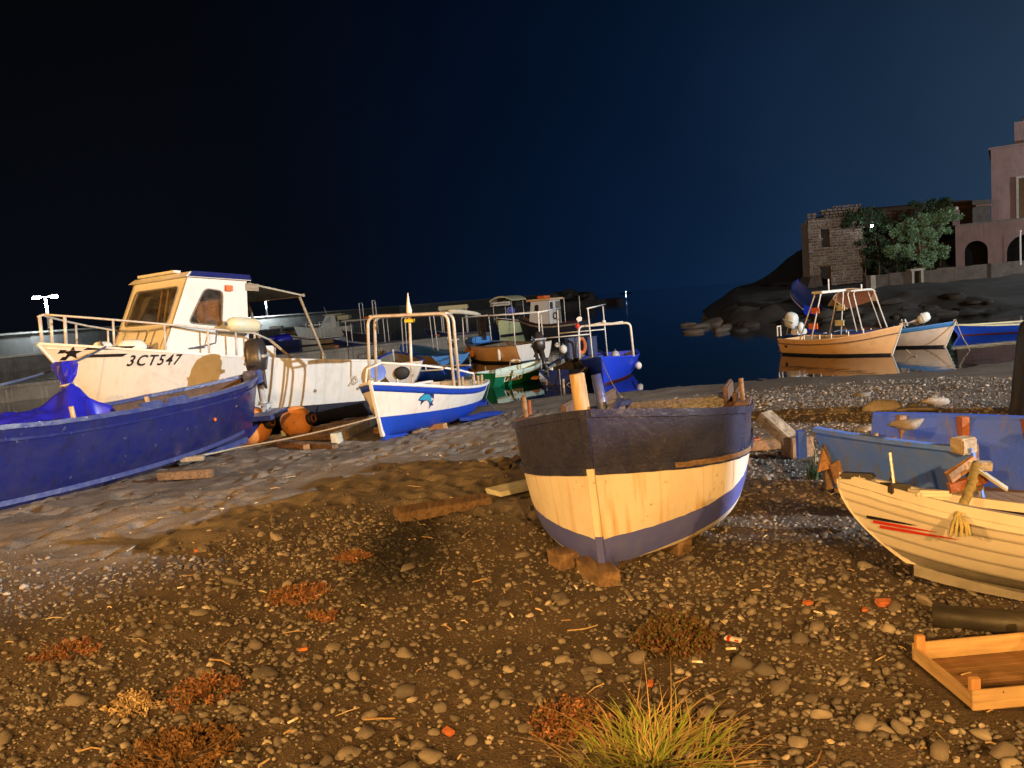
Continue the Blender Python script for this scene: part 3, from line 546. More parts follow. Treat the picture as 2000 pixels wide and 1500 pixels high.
nbx = len(bx); ii, jj = np.meshgrid(np.arange(len(by) - 1), np.arange(nbx - 1), indexing='ij'); a0 = (ii * nbx + jj).ravel()
bank = arr_mesh('rocky_bank', np.stack([BX.ravel(), BY.ravel(), BH.ravel()], 1), np.stack([a0, a0 + 1, a0 + nbx + 1, a0 + nbx], 1), 'bank_rock', smooth=True); tag(bank, kind='structure')
def bank_h(x, y):
    return float(BH[min(np.searchsorted(by, y), len(by) - 1), min(np.searchsorted(bx, x), nbx - 1)])
for k in range(46):
    x = rk.uniform(11, 24); y = 36.2 + rk.uniform(-0.5, 4) ; z = max(bank_h(x, y), WATER - 0.1); s = rk.uniform(0.2, 0.6); boulder(40 + k, (x, y, z), (s * rk.uniform(1, 1.7), s, s * rk.uniform(0.6, 1)), bank, mat='bank_rock')
for k, (px, py, s) in enumerate([(1368, 640, .7), (1395, 634, .95), (1418, 640, .6), (1352, 650, .45), (1440, 632, .7), (1408, 648, .5), (1345, 636, .4), (1460, 630, .8), (1484, 627, .7), (1380, 622, .5)]):
    p = G(px, py, WATER); boulder(90 + k, (p.x, p.y, WATER + 0.05), (s * 1.5, s, s * 0.75), bank, mat='rubble_wall')

# ------------------------------------------------------------------ ruin, walls and houses on the bank
def xz(px, py, yd): p = PY(px, py, yd); return p.x, p.z
YR = 60.0
ruin = thing('ruined_house', 'roofless rubble stone ruin of two storeys at the water edge', 'ruin', (0, 0, 0))
x0, _ = xz(1581, 490, YR); x1, _ = xz(1684, 490, YR); zb = -0.4; zt = xz(1590, 415, YR)[1]
def zpx(py, px=1610): return xz(px, py, YR)[1]
wl, wr = xz(1604, 463, YR)[0], xz(1621, 463, YR)[0]; ops = [(wl, wr, zpx(483), zpx(446)), (xz(1602, 540, YR)[0], xz(1624, 540, YR)[0], zb, zpx(521))]
def topz(x):
    f = (x - x0) / (x1 - x0)
    return zt if f < 0.17 else (zt - 0.45 if f < 0.27 else zt - 0.1 + min(0.55, (f - 0.27) * 2.2))
def solid_cells(xa, xb, za, zc, ops):
    """wall split into boxes around its openings"""
    xsx = sorted({xa, xb, *[o[0] for o in ops], *[o[1] for o in ops]}); 
    for a, b_ in zip(xsx[:-1], xsx[1:]):
        mid = (a + b_) / 2; z = za
        for o in sorted([o for o in ops if o[0] <= mid <= o[1]], key=lambda o: o[2]):
            if o[2] > z: yield a, b_, z, o[2]
            z = o[3]
        if z < zc: yield a, b_, z, zc
mbw = MB()
for a, b_, z, zc in solid_cells(x0, x1, zb, zt - 0.5, ops): mbw.box(((a + b_) / 2, YR + 0.35, (z + zc) / 2), (b_ - a, 0.6, zc - z))
mbw.box((x0 + 0.33, YR + 1.1, (zb + zt - 0.7) / 2), (0.6, 0.9, zt - 0.7 - zb)); mbw.box((x1 - 0.33, YR + 4, (zb + zt) / 2), (0.6, 7.2, zt - zb))
mbw.build('wall', 'mortar', ruin)
MB().box(((x0 + x1) / 2 + 2.2, YR + 7.9, 2.0), (x1 - x0 - 1.0, 0.5, 5)).build('back_wall', 'mortar', ruin)
st = MB(); z = zb
while z < zt + 0.8:
    h = rk.uniform(0.17, 0.25); x = x0 - rk.uniform(0, 0.12)
    while x < x1:
        w = rk.uniform(0.20, 0.46); cx, cz = x + w / 2, z + h / 2
        if cz < topz(cx) and not any(o[0] - 0.02 < cx < o[1] + 0.02 and o[2] < cz < o[3] for o in ops):
            st.box((cx, YR + rk.uniform(0.04, 0.08), cz), (w - 0.06, 0.2, h - 0.06), tilt=Euler((rk.gauss(0, .03), rk.gauss(0, .06), rk.gauss(0, .05))))
        x += w
    z += h
tag(st.build('stone_courses', 'ruin_stone', ruin), kind='stuff')
for o in ops: MB().box(((o[0] + o[1]) / 2, YR + 0.02, o[3] + 0.1), (o[1] - o[0] + 0.35, 0.42, 0.16)).build('lintel', 'timber', ruin)
# buttress foot at the left
bt = MB(); bt.hexa([(x0 - 0.75, YR - 0.3, zb), (x0 + 0.9, YR - 0.3, zb), (x0 + 0.9, YR + 2, zb), (x0 - 0.75, YR + 2, zb), (x0 + 0.02, YR - 0.05, 1.6), (x0 + 0.8, YR - 0.05, 1.6), (x0 + 0.8, YR + 2, 1.6), (x0 + 0.02, YR + 2, 1.6)]); bt.build('buttress', 'rubble_wall', ruin)

# long stone house behind the tree
YL = 67.0; lx0 = xz(1632, 450, YL)[0]; lx1 = xz(1935, 450, YL)[0]; lz = xz(1700, 404, YL)[1]
lh = thing('stone_house', 'long low stone house with sagging tiled roof behind the tree', 'house', (0, 0, 0))
MB().box(((lx0 + lx1) / 2, YL + 3, (lz - 0.9) / 2), (lx1 - lx0, 6, lz + 0.5)).build('wall', 'rubble_wall', lh)
MB().hexa([(lx0 - 0.2, YL - 0.3, lz - 0.75), (lx1, YL - 0.3, lz - 0.75), (lx1, YL + 3, lz), (lx0 - 0.2, YL + 3, lz), (lx0 - 0.2, YL - 0.3, lz - 0.6), (lx1, YL - 0.3, lz - 0.6), (lx1, YL + 3, lz + 0.15), (lx0 - 0.2, YL + 3, lz + 0.15)]).build('roof', 'roof_tile', lh)
MB().box((lx0 + 1.6, YL + 2.9, lz + 0.22), (3.3, 0.25, 0.14)).build('ridge_cap', 'pale_stone', lh)

# boundary wall with a doorway
YB = 55.0; wx0 = xz(1692, 560, YB)[0]; wx1 = xz(2140, 520, YB)[0]; dx0 = xz(1783, 552, YB)[0]; dx1 = xz(1796, 552, YB)[0]
zA = xz(1780, 530, YB)[1]; bwall = thing('boundary_wall', 'low rubble stone wall with a narrow pale framed doorway below the tree', 'wall', (0, 0, 0))
wm = MB()
n = 14
for a, b_ in ((wx0, dx0), (dx1, wx1)):
    k = max(2, int((b_ - a) / 1.2))
    for i in range(k):
        q0 = a + (b_ - a) * i / k; q1 = a + (b_ - a) * (i + 1) / k; zz = zA + 0.012 * (q0 - dx0) + rk.uniform(-0.05, 0.05); wm.box(((q0 + q1) / 2, YB + 0.25 + rk.uniform(-0.02, 0.02), (zz - 1.2) / 2), (q1 - q0, 0.5, zz + 1.2))
wm.build('masonry', 'rubble_wall', bwall)
for q in (dx0 - 0.09, dx1 + 0.09): MB().box((q, YB + 0.1, zA / 2 - 0.3), (0.17, 0.66, zA + 0.6)).build('door_jamb', 'pale_stone', bwall)
MB().box(((dx0 + dx1) / 2, YB + 0.1, zA + 0.09), (dx1 - dx0 + 0.5, 0.7, 0.16)).build('lintel', 'pale_stone', bwall)
MB().box(((dx0 + dx1) / 2, YB + 0.45, zA / 2 - 0.3), (dx1 - dx0, 0.06, zA + 0.5)).build('door', 'black_opening', bwall)
MB().box((wx0 + 0.35, YB - 0.1, 0.35), (0.35, 0.5, 1.9)).build('pier', 'pale_stone', bwall)

# big house at the right edge, turned towards the harbour
HR = -R(33); hc = PY(1938, 480, 58.0); hcx, hcy = hc.x, 58.0; hu = Vector((math.cos(HR), math.sin(HR))); hv = Vector((-math.sin(HR), math.cos(HR)))
def hl_(px, py, yo=0.0):
    """local x on the house front (offset yo) seen at a pixel column, and the height there"""
    d = ray(px, py); k = d.x / d.y; ox, oy = hcx + hv.x * yo, hcy + hv.y * yo
    t_ = (k * oy - ox) / (hu.x - k * hu.y); yw = oy + hu.y * t_; return t_, PY(px, py, yw).z
house = thing('tall_house', 'tall dusky pink house with pale framed window at the right edge', 'house', (hcx, hcy, 0), HR)
HWID = 9.0; hz = hl_(1942, 292)[1]; zmid = hl_(1942, 432)[1]
aw0 = hl_(1990, 390)[0]; aw1 = aw0 + 1.1; az0, az1 = hl_(1995, 430)[1], hl_(1995, 348)[1]
wm = MB()
for a, b_, z, zc in solid_cells(0, HWID, zmid, hz, [(aw0, aw1, az0, az1)]): wm.box(((a + b_) / 2, 0.3, (z + zc) / 2), (b_ - a, 0.6, zc - z))
wm.box((0.305, 4.3, (zmid + hz) / 2), (0.6, 7.4, hz - zmid)); wm.box((HWID / 2, 4.3, hz - 0.1), (HWID - .02, 7.3, 0.15)); wm.build('upper_wall', 'plaster_pink', house)
MB().box((HWID / 2, 4, hz + 0.08), (HWID + 0.3, 8.3, 0.15)).build('parapet', 'plaster_pink', house)
tx = hl_(1981, 265)[0]; MB().box((tx + 1.0, 1.1, hz + 0.95), (2.0, 1.8, 1.58)).build('chimney_block', 'plaster_pink', house)
MB().ball((tx + 0.75, 0.6, hz + 1.85), (0.3, 0.3, 0.3)).build('finial', 'pale_stone', house, smooth=True)
wf = MB()
for q in (aw0 - 0.08, aw1 + 0.08): wf.box((q, -0.03, (az0 + az1) / 2), (0.16, 0.14, az1 - az0 + 0.32))
wf.box(((aw0 + aw1) / 2, -0.03, az1 + 0.08), (aw1 - aw0, 0.14, 0.16)); wf.box(((aw0 + aw1) / 2, -0.06, az0 - 0.08), (aw1 - aw0, 0.2, 0.16)); fr = wf.build('window', 'pale_stone', house)
MB().box(((aw0 + aw1) / 2, 0.3, (az0 + az1) / 2), (aw1 - aw0, 0.04, az1 - az0)).build('pane', 'motor_black', fr)
for i in (1, 2): MB().box((aw0 + (aw1 - aw0) * i / 3, 0.22, (az0 + az1) / 2), (0.06, 0.06, az1 - az0)).build('mullion', 'timber_pale', fr)
# lower arcade storey
def arch_wall(mb, a, b_, z0, z1, y, th, cx, w, spring):
    """wall with one round-headed opening"""
    pts = [(cx - w / 2, z0), (cx - w / 2, spring)] + [(cx - w / 2 * math.cos(math.pi * i / 10), spring + w / 2 * math.sin(math.pi * i / 10)) for i in range(1, 10)] + [(cx + w / 2, spring), (cx + w / 2, z0)]
    for (xa, za), (xb, zb_) in zip(pts[1:-2], pts[2:-1]):
        mb.hexa([(xa, y, za), (xb, y, zb_), (xb, y + th, zb_), (xa, y + th, za), (xa, y, z1), (xb, y, z1), (xb, y + th, z1), (xa, y + th, z1)])
    for q0, q1 in ((a, cx - w / 2), (cx + w / 2, b_)): mb.box(((q0 + q1) / 2, y + th / 2, (z0 + z1) / 2), (q1 - q0, th, z1 - z0))
YO = -1.2; lo0 = hl_(1866, 470, YO)[0]; split = hl_(1938, 470, YO)[0]; c1 = hl_(1906, 478, YO)[0]; w1 = hl_(1930, 478, YO)[0] - hl_(1884, 478, YO)[0]; sp1 = hl_(1906, 490, YO)[1]; c2 = hl_(2005, 478, YO)[0]
wm = MB(); arch_wall(wm, lo0, split, -0.4, zmid - 0.12, YO, 0.5, c1, w1, sp1); arch_wall(wm, split, HWID, -0.4, zmid - 0.1, YO, 0.5, c2, 2.4, hl_(2005, 490, YO)[1]); wm.build('arcade', 'plaster_pink', house)
MB().box(((lo0 + HWID) / 2, YO + 2.3, zmid - 0.06), (HWID - lo0, 4.5, 0.1)).build('terrace', 'concrete', house)
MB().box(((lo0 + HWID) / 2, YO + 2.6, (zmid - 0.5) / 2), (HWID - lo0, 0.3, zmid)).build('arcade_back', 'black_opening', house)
MB().box((hl_(1944, 410, YO)[0], YO + .3, zmid + 0.72), (0.5, 0.5, 1.5)).build('terrace_pier', 'plaster_pink', house)
q = hl_(1867, 425, YO)[0]; MB().box((q, YO + .3, zmid + 0.52), (0.45, 0.45, 1.1)).build('terrace_pier', 'plaster_pink', house); MB().ball((q, YO + .3, zmid + 1.2), 0.17).build('finial', 'pale_stone', house, smooth=True)
p = PY(1993, 512, 54); ps = thing('white_post', 'thin white post in front of the arches at the right edge', 'post', (p.x, p.y, p.z - 0.2)); MB().tube([(0, 0, 0), (0, 0, 2.3)], 0.06, 8).build('pole', 'white_tube', ps); MB().ball((0, 0, 2.33), 0.09).build('cap', 'white_tube', ps)

# tree and vine
def leaf_cloud(blobs, n, size, seed):
    rs = np.random.default_rng(seed); P = []
    wts = np.array([b_[1][0] * b_[1][1] * b_[1][2] for b_ in blobs]); wts = wts / wts.sum()
    idx = rs.choice(len(blobs), n, p=wts); d = rs.normal(size=(n, 3)); d /= np.linalg.norm(d, axis=1)[:, None]; rad = rs.random(n) ** 0.45
    c = np.array([b_[0] for b_ in blobs])[idx]; s = np.array([b_[1] for b_ in blobs])[idx]; ctr = c + d * rad[:, None] * s
    a = rs.normal(size=(n, 3)); a /= np.linalg.norm(a, axis=1)[:, None]; bb = np.cross(a, rs.normal(size=(n, 3))); bb /= np.linalg.norm(bb, axis=1)[:, None]
    sz = size * rs.uniform(0.6, 1.4, (n, 1)); V = np.stack([ctr - a * sz, ctr + bb * sz * 0.45, ctr + a * sz, ctr - bb * sz * 0.45], 1).reshape(-1, 3); return V, np.arange(4 * n).reshape(-1, 4)
YT = 57.5
tree = thing('tree', 'pale green spreading tree growing behind the low stone wall', 'tree', (0, 0, 0))
tb = PY(1800, 530, YT); tb.z = 0.0
blobs = []
for px, py, rx, rz_ in [(1800, 490, 34, 30), (1778, 470, 30, 26), (1815, 455, 34, 28), (1840, 440, 26, 24), (1760, 455, 22, 20), (1800, 515, 26, 16), (1833, 480, 24, 26), (1815, 425, 18, 16), (1788, 440, 22, 18), (1765, 490, 20, 16), (1850, 425, 14, 16), (1810, 470, 30, 40), (1742, 490, 14, 8)]:
    c = PY(px, py, YT + rk.uniform(-0.8, 0.8)); k = YT / F_PX; blobs.append(((c.x, c.y, c.z), (rx * k, 0.9, rz_ * k)))
sub = []
for c, s in blobs:
    for _ in range(9): sub.append(((c[0] + rk.uniform(-.8, .8) * s[0], c[1] + rk.uniform(-.9, .9), c[2] + rk.uniform(-.8, .8) * s[2]), (rk.uniform(.22, .42), rk.uniform(.22, .42), rk.uniform(.2, .36))))
V, Fc = leaf_cloud(sub, 11000, 0.085, 5); arr_mesh('crown', V, Fc, 'tree_leaf', tree)
tm = MB(); tm.tube([(tb.x, YT, -0.3), (tb.x + 0.1, YT, 1.2), (tb.x - 0.1, YT + .1, 2.4), (tb.x + 0.2, YT, 3.6)], [0.22, 0.17, 0.12, 0.05], 8)
for c, s in blobs[:9]: tm.tube([(tb.x, YT, 1.0 + rk.random()), ((tb.x + c[0]) / 2, (YT + c[1]) / 2, c[2] - 0.7), c], [0.1, 0.06, 0.02], 6)
tm.build('trunk', 'timber', tree, smooth=True)
vine = thing('ivy', 'dark green ivy spilling over the right side of the stone ruin', 'ivy', (0, 0, 0))
sub = []
for px, py, rx, rz_ in [(1690, 425, 40, 16), (1720, 440, 45, 22), (1670, 430, 22, 12), (1705, 470, 30, 30), (1740, 425, 50, 22), (1800, 405, 55, 14), (1735, 470, 40, 40), (1720, 505, 34, 22), (1850, 480, 26, 50), (1760, 515, 40, 14), (1830, 400, 36, 12)]:
    c = PY(px, py, 59.3); k = 59.3 / F_PX
    for _ in range(11): sub.append(((c.x + rk.uniform(-.85, .85) * rx * k, c.y + .5 + rk.uniform(-.5, .5), c.z + rk.uniform(-1, 1) * rz_ * k), (rk.uniform(.25, .5), rk.uniform(.2, .4), rk.uniform(.2, .4))))
V, Fc = leaf_cloud(sub, 9000, 0.10, 6); arr_mesh('foliage', V, Fc, 'vine_leaf', vine)
vm_ = MB(); 
for px in (1688, 1715, 1750, 1835): q = PY(px, 520, 59.6); vm_.tube([(q.x, q.y, 0), (q.x + .1, q.y, 2), (q.x - .15, q.y, 4.2)], [0.06, 0.045, 0.02], 6)
vm_.build('stem', 'timber', vine)
p = PY(1703, 441, 58.6); wl_ = thing('wall_lamp', 'small lit white lamp among the ivy of the ruin', 'lamp', p)
MB().ball((0, 0, 0), 0.085).build('bulb', 'lamp_white', wl_, smooth=True); MB().bar((0, 0.02, 0.08), (0, 0.9, 0.16), 0.04, 0.04).build('bracket', 'rust', wl_)
p = PY(1222, 569.5, 900); sl = thing('distant_ship', 'tiny lit ship far out on the horizon', 'ship', (p.x, p.y, WATER)); MB().hexa([(-6, -1.2, -0.2), (6, -1.2, -0.2), (6, 1.2, -0.2), (-6, 1.2, -0.2), (-7, -1.4, 1.0), (7.5, -1.4, 1.0), (7.5, 1.4, 1.0), (-7, 1.4, 1.0)]).build('hull', 'dark_blue', sl); MB().tube([(0, 0, 1), (0, 0, p.z - WATER)], 0.15, 6).build('mast', 'dark_blue', sl); MB().ball((0, -0.2, p.z - WATER), 0.32).build('masthead_light', 'lamp_white', sl)
# ------------------------------------------------------------------ boats
def interp(pts, u):
    xs_ = [p[0] for p in pts]; 
    if u <= xs_[0]: return pts[0][1]
    for (a, za), (b_, zb_) in zip(pts[:-1], pts[1:]):
        if u <= b_:
            i = pts.index((a, za)); f = (u - a) / (b_ - a)
            m0 = (zb_ - pts[i - 1][1]) / (b_ - pts[i - 1][0]) if i > 0 else (zb_ - za) / (b_ - a)
            m1 = (pts[i + 2][1] - za) / (pts[i + 2][0] - a) if i + 2 < len(pts) else (zb_ - za) / (b_ - a)
            h = b_ - a; return (2 * f**3 - 3 * f**2 + 1) * za + (f**3 - 2 * f**2 + f) * h * m0 + (-2 * f**3 + 3 * f**2) * zb_ + (f**3 - f**2) * h * m1
    return pts[-1][1]
class Hull:
    def __init__(s, L, B, sheer, rake=0.35, rake_s=0.1, tw=0.6, um=0.42, pb=2.2, ps=2.2, am=0.35, ab=0.9, as_=0.5, rb=0.05, rs=0.03, stem=0.02, curve=1.0):
        s.__dict__.update(locals()); s.sheer = [tuple(p) for p in sheer]
    def b(s, u):
        if u > s.um: f = (u - s.um) / (1 - s.um); return s.B / 2 * (1 - f ** s.pb)
        f = (s.um - u) / s.um; return s.B / 2 * (1 - (1 - s.tw) * f ** s.ps)
    def zs(s, u): return interp(s.sheer, u)
    def zk(s, u): return s.rb * max(0, (u - 0.6) / 0.4) ** 2 + s.rs * max(0, (0.35 - u) / 0.35) ** 2
    def a(s, u):
        if u > s.um: f = (u - s.um) / (1 - s.um); return s.am + (s.ab - s.am) * f ** 1.5
        f = (s.um - u) / s.um; return s.am + (s.as_ - s.am) * f ** 1.5
    def pt(s, u, v, side, off=0.0):
        v_ = max(v, 0.0); hb = s.b(u) * v_ ** s.a(u) + s.stem
        y = s.L * (u - 0.5) - s.rake * u ** 6 * max(0.0, 1 - v_) ** s.curve + s.rake_s * (1 - u) ** 6 * (1 - v_)
        return Vector((side * max(hb + off, 0.004), y, s.zk(u) + (s.zs(u) - s.zk(u)) * v))
    def vz(s, u, z): return (z - s.zk(u)) / (s.zs(u) - s.zk(u))
    def band(s, name, mat, v0, v1, parent, o0=0.0, o1=0.0, u0=0.0, u1=1.0, nu=32, nv=6, lip=0.0, sides=(-1, 1), smooth=True):
        mb = MB(); f0 = v0 if callable(v0) else (lambda u: v0); f1 = v1 if callable(v1) else (lambda u: v1)
        for sd in sides:
            vs = []; fs = []; cols_ = nv + 1 + (1 if lip else 0)
            for i in range(nu + 1):
                u = u0 + (u1 - u0) * i / nu; a_, b_ = f0(u), f1(u)
                if lip: vs.append(s.pt(u, a_, sd, o0 - lip))
                for j in range(nv + 1): vs.append(s.pt(u, a_ + (b_ - a_) * j / nv, sd, o0 + (o1 - o0) * j / nv))
            for i in range(nu):
                for j in range(cols_ - 1):
                    q = (i * cols_ + j, i * cols_ + j + 1, (i + 1) * cols_ + j + 1, (i + 1) * cols_ + j); fs.append(q if sd < 0 else q[::-1])
            mb.add(vs, fs)
        return mb.build(name, mat, parent, smooth)
    def transom(s, name, mat, parent, v0=0.0, v1=1.0, off=0.0, u=0.0, nv=8):
        mb = MB(); vs = []
        for j in range(nv + 1):
            v = v0 + (v1 - v0) * j / nv; p = s.pt(u, v, 1); q = s.pt(u, v, -1); vs += [(p.x, p.y - off, p.z), (q.x, q.y - off, q.z)]
        return mb.add(vs, [(2 * j, 2 * j + 1, 2 * j + 3, 2 * j + 2) for j in range(nv)]).build(name, mat, parent)
    def rail(s, name, mat, parent, v, w, h, out=0.0, dz=0.0, u0=0.0, u1=1.0, nu=36, sides=(-1, 1), jag=0.0):
        """rectangular strake swept along the hull at height v"""
        mb = MB(); fv = v if callable(v) else (lambda u: v)
        for sd in sides:
            vs = []; fs = []
            for i in range(nu + 1):
                u = u0 + (u1 - u0) * i / nu; p = s.pt(u, fv(u), sd); j = random.uniform(-jag, jag); xo = abs(p.x) + out + j; xi = max(0.0, xo - w); z = p.z + dz
                vs += [(sd * xi, p.y, z - h / 2), (sd * xo, p.y, z - h / 2 + j), (sd * xo, p.y, z + h / 2 + j), (sd * xi, p.y, z + h / 2)]
            for i in range(nu):
                for k in range(4): q = (i * 4 + k, i * 4 + (k + 1) % 4, (i + 1) * 4 + (k + 1) % 4, (i + 1) * 4 + k); fs.append(q)
            fs += [(0, 1, 2, 3), (nu * 4 + 3, nu * 4 + 2, nu * 4 + 1, nu * 4)]
            mb.add(vs, fs)
        return mb.build(name, mat, parent)
    def deck(s, name, mat, parent, u0, u1, dz=-0.03, camber=0.03, nu=14, inset=0.02, v=1.0):
        mb = MB(); vs = []; fs = []; K = 6
        for i in range(nu + 1):
            u = u0 + (u1 - u0) * i / nu; p = s.pt(u, v, 1); hx_ = max(p.x - inset, 0.003)
            for k in range(K + 1): f = k / K * 2 - 1; vs.append((f * hx_, p.y, p.z + dz + camber * (1 - f * f)))
        for i in range(nu):
            for k in range(K): fs.append((i * (K + 1) + k, i * (K + 1) + k + 1, (i + 1) * (K + 1) + k + 1, (i + 1) * (K + 1) + k))
        return mb.add(vs, fs).build(name, mat, parent)
    def thwart(s, name, mat, parent, u, v, w=0.22, th=0.03):
        p = s.pt(u, v, 1, -0.03); return MB().box((0, p.y, p.z), (2 * p.x, w, th)).build(name, mat, parent)
    def stempost(s, name, mat, parent, w=0.05, fwd=0.035, top=0.0, v0=0.0):
        mb = MB(); vs = []; fs = []; n = 8
        for j in range(n + 1):
            v = v0 + (1 + top - v0) * j / n; p = s.pt(1.0, min(v, 1.0), 1); z = s.zk(1) + (s.zs(1) - s.zk(1)) * v; y = p.y
            vs += [(-w / 2, y - 0.03, z), (w / 2, y - 0.03, z), (w / 2 * 0.7, y + fwd, z), (-w / 2 * 0.7, y + fwd, z)]
        for j in range(n):
            for k in range(4): fs.append((j * 4 + k, j * 4 + (k + 1) % 4, j * 4 + 4 + (k + 1) % 4, j * 4 + 4 + k))
        fs += [(3, 2, 1, 0), tuple(n * 4 + k for k in range(4))]
        return mb.add(vs, fs).build(name, mat, parent)
    def keel(s, name, mat, parent, w=0.05, d=0.06, u0=0.02, u1=0.99):
        mb = MB(); vs = []; fs = []; n = 16
        for i in range(n + 1):
            u = u0 + (u1 - u0) * i / n; p = s.pt(u, 0, 1); vs += [(-w / 2, p.y, p.z - d), (w / 2, p.y, p.z - d), (w / 2, p.y, p.z + 0.03), (-w / 2, p.y, p.z + 0.03)]
        for i in range(n):
            for k in range(4): fs.append((i * 4 + k, i * 4 + (k + 1) % 4, i * 4 + 4 + (k + 1) % 4, i * 4 + 4 + k))
        fs += [(3, 2, 1, 0), tuple(n * 4 + k for k in range(4))]
        return mb.add(vs, fs).build(name, mat, parent)
    def solve(s, y, z):
        lo, hi = 0.0, 1.0
        for _ in range(22):
            u = (lo + hi) / 2; p = s.pt(u, s.vz(u, z), 1)
            if p.y < y: lo = u
            else: hi = u
        return u, s.vz(u, z)
    def decal(s, name, mat, verts, faces, side, yc, zc, parent, off=0.006):
        vs = []
        for x, yy in [(q[0], q[1]) for q in verts]:
            u, v = s.solve(yc + side * x, zc + yy); vs.append(s.pt(u, v, side, off))
        return MB().add(vs, faces).build(name, mat, parent)
    def shell(s, parent, mat='inside_brown', floor=0.22, top=0.99, t=0.035, floor_mat=None):
        s.band('interior', mat, floor, top, parent, -t, -t, 0.01, 0.985, 26, 5)
        s.deck('floor', floor_mat or mat, parent, 0.012, 0.93, 0.0, 0.0, 14, 0.03, floor)
def boat(name, label, bowdir, loc, heel=0.0, trim=0.0, cat='boat', group=None):
    d = Vector((bowdir[0], bowdir[1], 0)).normalized(); return thing(name, label, cat, loc, math.atan2(-d.x, d.y), heel, trim, group)
def motor(parent, loc, tilt=0.0, rz=0.0, s=1.0, cowl='motor_black', leg='motor_grey', trim_mat='motor_grey', mount=True):
    """outboard: cowl, mid leg, gearcase with propeller, clamp, tiller; local y is forward"""
    M = Matrix.Translation(loc) @ Matrix.Rotation(rz, 4, 'Z') @ Matrix.Rotation(tilt, 4, 'X') @ Matrix.Scale(s, 4)
    cw = MB(); prof = [(-0.30, 0.13, 0.09), (-0.27, 0.20, 0.14), (-0.10, 0.235, 0.165), (0.08, 0.225, 0.16), (0.20, 0.17, 0.125), (0.235, 0.09, 0.07)]; n = 14; vs = []; fs = []
    for z, ry, rx in prof:
        for k in range(n):
            a = k * 2 * math.pi / n; c, q = math.cos(a), math.sin(a); e = 0.6
            vs.append(M @ Vector((rx * math.copysign(abs(c) ** e, c), -0.12 + ry * math.copysign(abs(q) ** e, q) - (z * 0.12), 0.28 + z)))
    for i in range(len(prof) - 1): fs += [(i * n + k, i * n + (k + 1) % n, (i + 1) * n + (k + 1) % n, (i + 1) * n + k) for k in range(n)]
    fs += [tuple(range(n - 1, -1, -1)), tuple((len(prof) - 1) * n + k for k in range(n))]
    o = cw.add(vs, fs).build('outboard_motor', cowl, parent, smooth=True)
    T = lambda *p: M @ Vector(p)
    MB().add([T(*p) for p in [(-.169, -.36, .20), (.169, -.36, .20), (.176, .08, .20), (-.176, .08, .20), (-.169, -.36, .245), (.169, -.36, .245), (.176, .08, .245), (-.176, .08, .245)]], [(3, 2, 1, 0), (4, 5, 6, 7), (0, 1, 5, 4), (1, 2, 6, 5), (2, 3, 7, 6), (3, 0, 4, 7)]).build('cowl_band', trim_mat, o)
    lg = MB(); lg.tube([T(0, -.12, -.02), T(0, -.14, -.3), T(0, -.15, -.62)], [0.085 * s, 0.055 * s, 0.045 * s], 10); lg.tube([T(0, -.15, -.50), T(0, -.15, -.54)], 0.075 * s, 10); lg.build('leg', leg, o, smooth=True)
    gc = MB(); gc.tube([T(0, .02, -.70), T(0, -.04, -.70), T(0, -.28, -.70), T(0, -.34, -.70)], [0.012 * s, 0.04 * s, 0.042 * s, 0.03 * s], 10); gc.hexa([T(-.012, -.22, -.9), T(.012, -.22, -.9), T(.012, -.16, -.9), T(-.012, -.16, -.9), T(-.02, -.25, -.6), T(.02, -.25, -.6), T(.02, -.06, -.6), T(-.02, -.06, -.6)]); gc.add([T(-.11, -.36, -.56), T(.11, -.36, -.56), T(.08, -.02, -.56), T(-.08, -.02, -.56), T(-.11, -.36, -.545), T(.11, -.36, -.545), T(.08, -.02, -.545), T(-.08, -.02, -.545)], [(3, 2, 1, 0), (4, 5, 6, 7), (0, 1, 5, 4), (1, 2, 6, 5), (2, 3, 7, 6), (3, 0, 4, 7)]); gc.build('gearcase', leg, o)
    pr = MB()
    for k in range(3):
        a = k * 2.094; c, q = math.cos(a), math.sin(a); r_ = lambda rr, w, yy: T(rr * c - w * q, -.36 + yy, -.70 + rr * q + w * c); pr.add([r_(.03, -.02, .02), r_(.12, -.06, .03), r_(.13, .02, -.02), r_(.03, .02, -.02)], [(0, 1, 2, 3)])
    pr.tube([T(0, -.33, -.70), T(0, -.42, -.70)], [0.032 * s, 0.02 * s], 8); pr.build('propeller', 'aluminium', o)
    cl = MB()
    for q in (-.1, .1): cl.add([T(q - .02, -.06, -.30), T(q + .02, -.06, -.30), T(q + .02, .10, -.18), T(q - .02, .10, -.18), T(q - .02, -.08, .0), T(q + .02, -.08, .0), T(q + .02, .10, .0), T(q - .02, .10, .0)], [(3, 2, 1, 0), (4, 5, 6, 7), (0, 1, 5, 4), (1, 2, 6, 5), (2, 3, 7, 6), (3, 0, 4, 7)])
    cl.build('clamp', 'motor_black', o)
    MB().tube([T(0, .05, .08), T(0.03, .35, .12), T(0.03, .55, .14)], [0.022 * s, 0.018 * s, 0.024 * s], 8).build('tiller', 'motor_black', o)
    return o
def hoop(parent, name, mat, pts, r=0.022): return MB().tube(pts, r, 8).build(name, mat, parent, smooth=True)
def arch(x0, x1, y, z0, z1, lean=0.0, r=0.12, narrow=0.06):
    xa, xb = x0 + narrow, x1 - narrow
    pts = [(x0, y, z0), (xa, y + lean, z1 - r)]
    for k in range(1, 5): a = math.pi / 2 * k / 4; pts.append((xa + r * (1 - math.cos(a)), y + lean, z1 - r + r * math.sin(a)))
    for k in range(0, 4): a = math.pi / 2 * k / 4; pts.append((xb - r * (1 - math.sin(a)), y + lean, z1 - r + r * math.cos(a)))
    return pts + [(xb, y + lean, z1 - r), (x1, y, z0)]
def local(root, p): return xf(root) @ Vector(p)
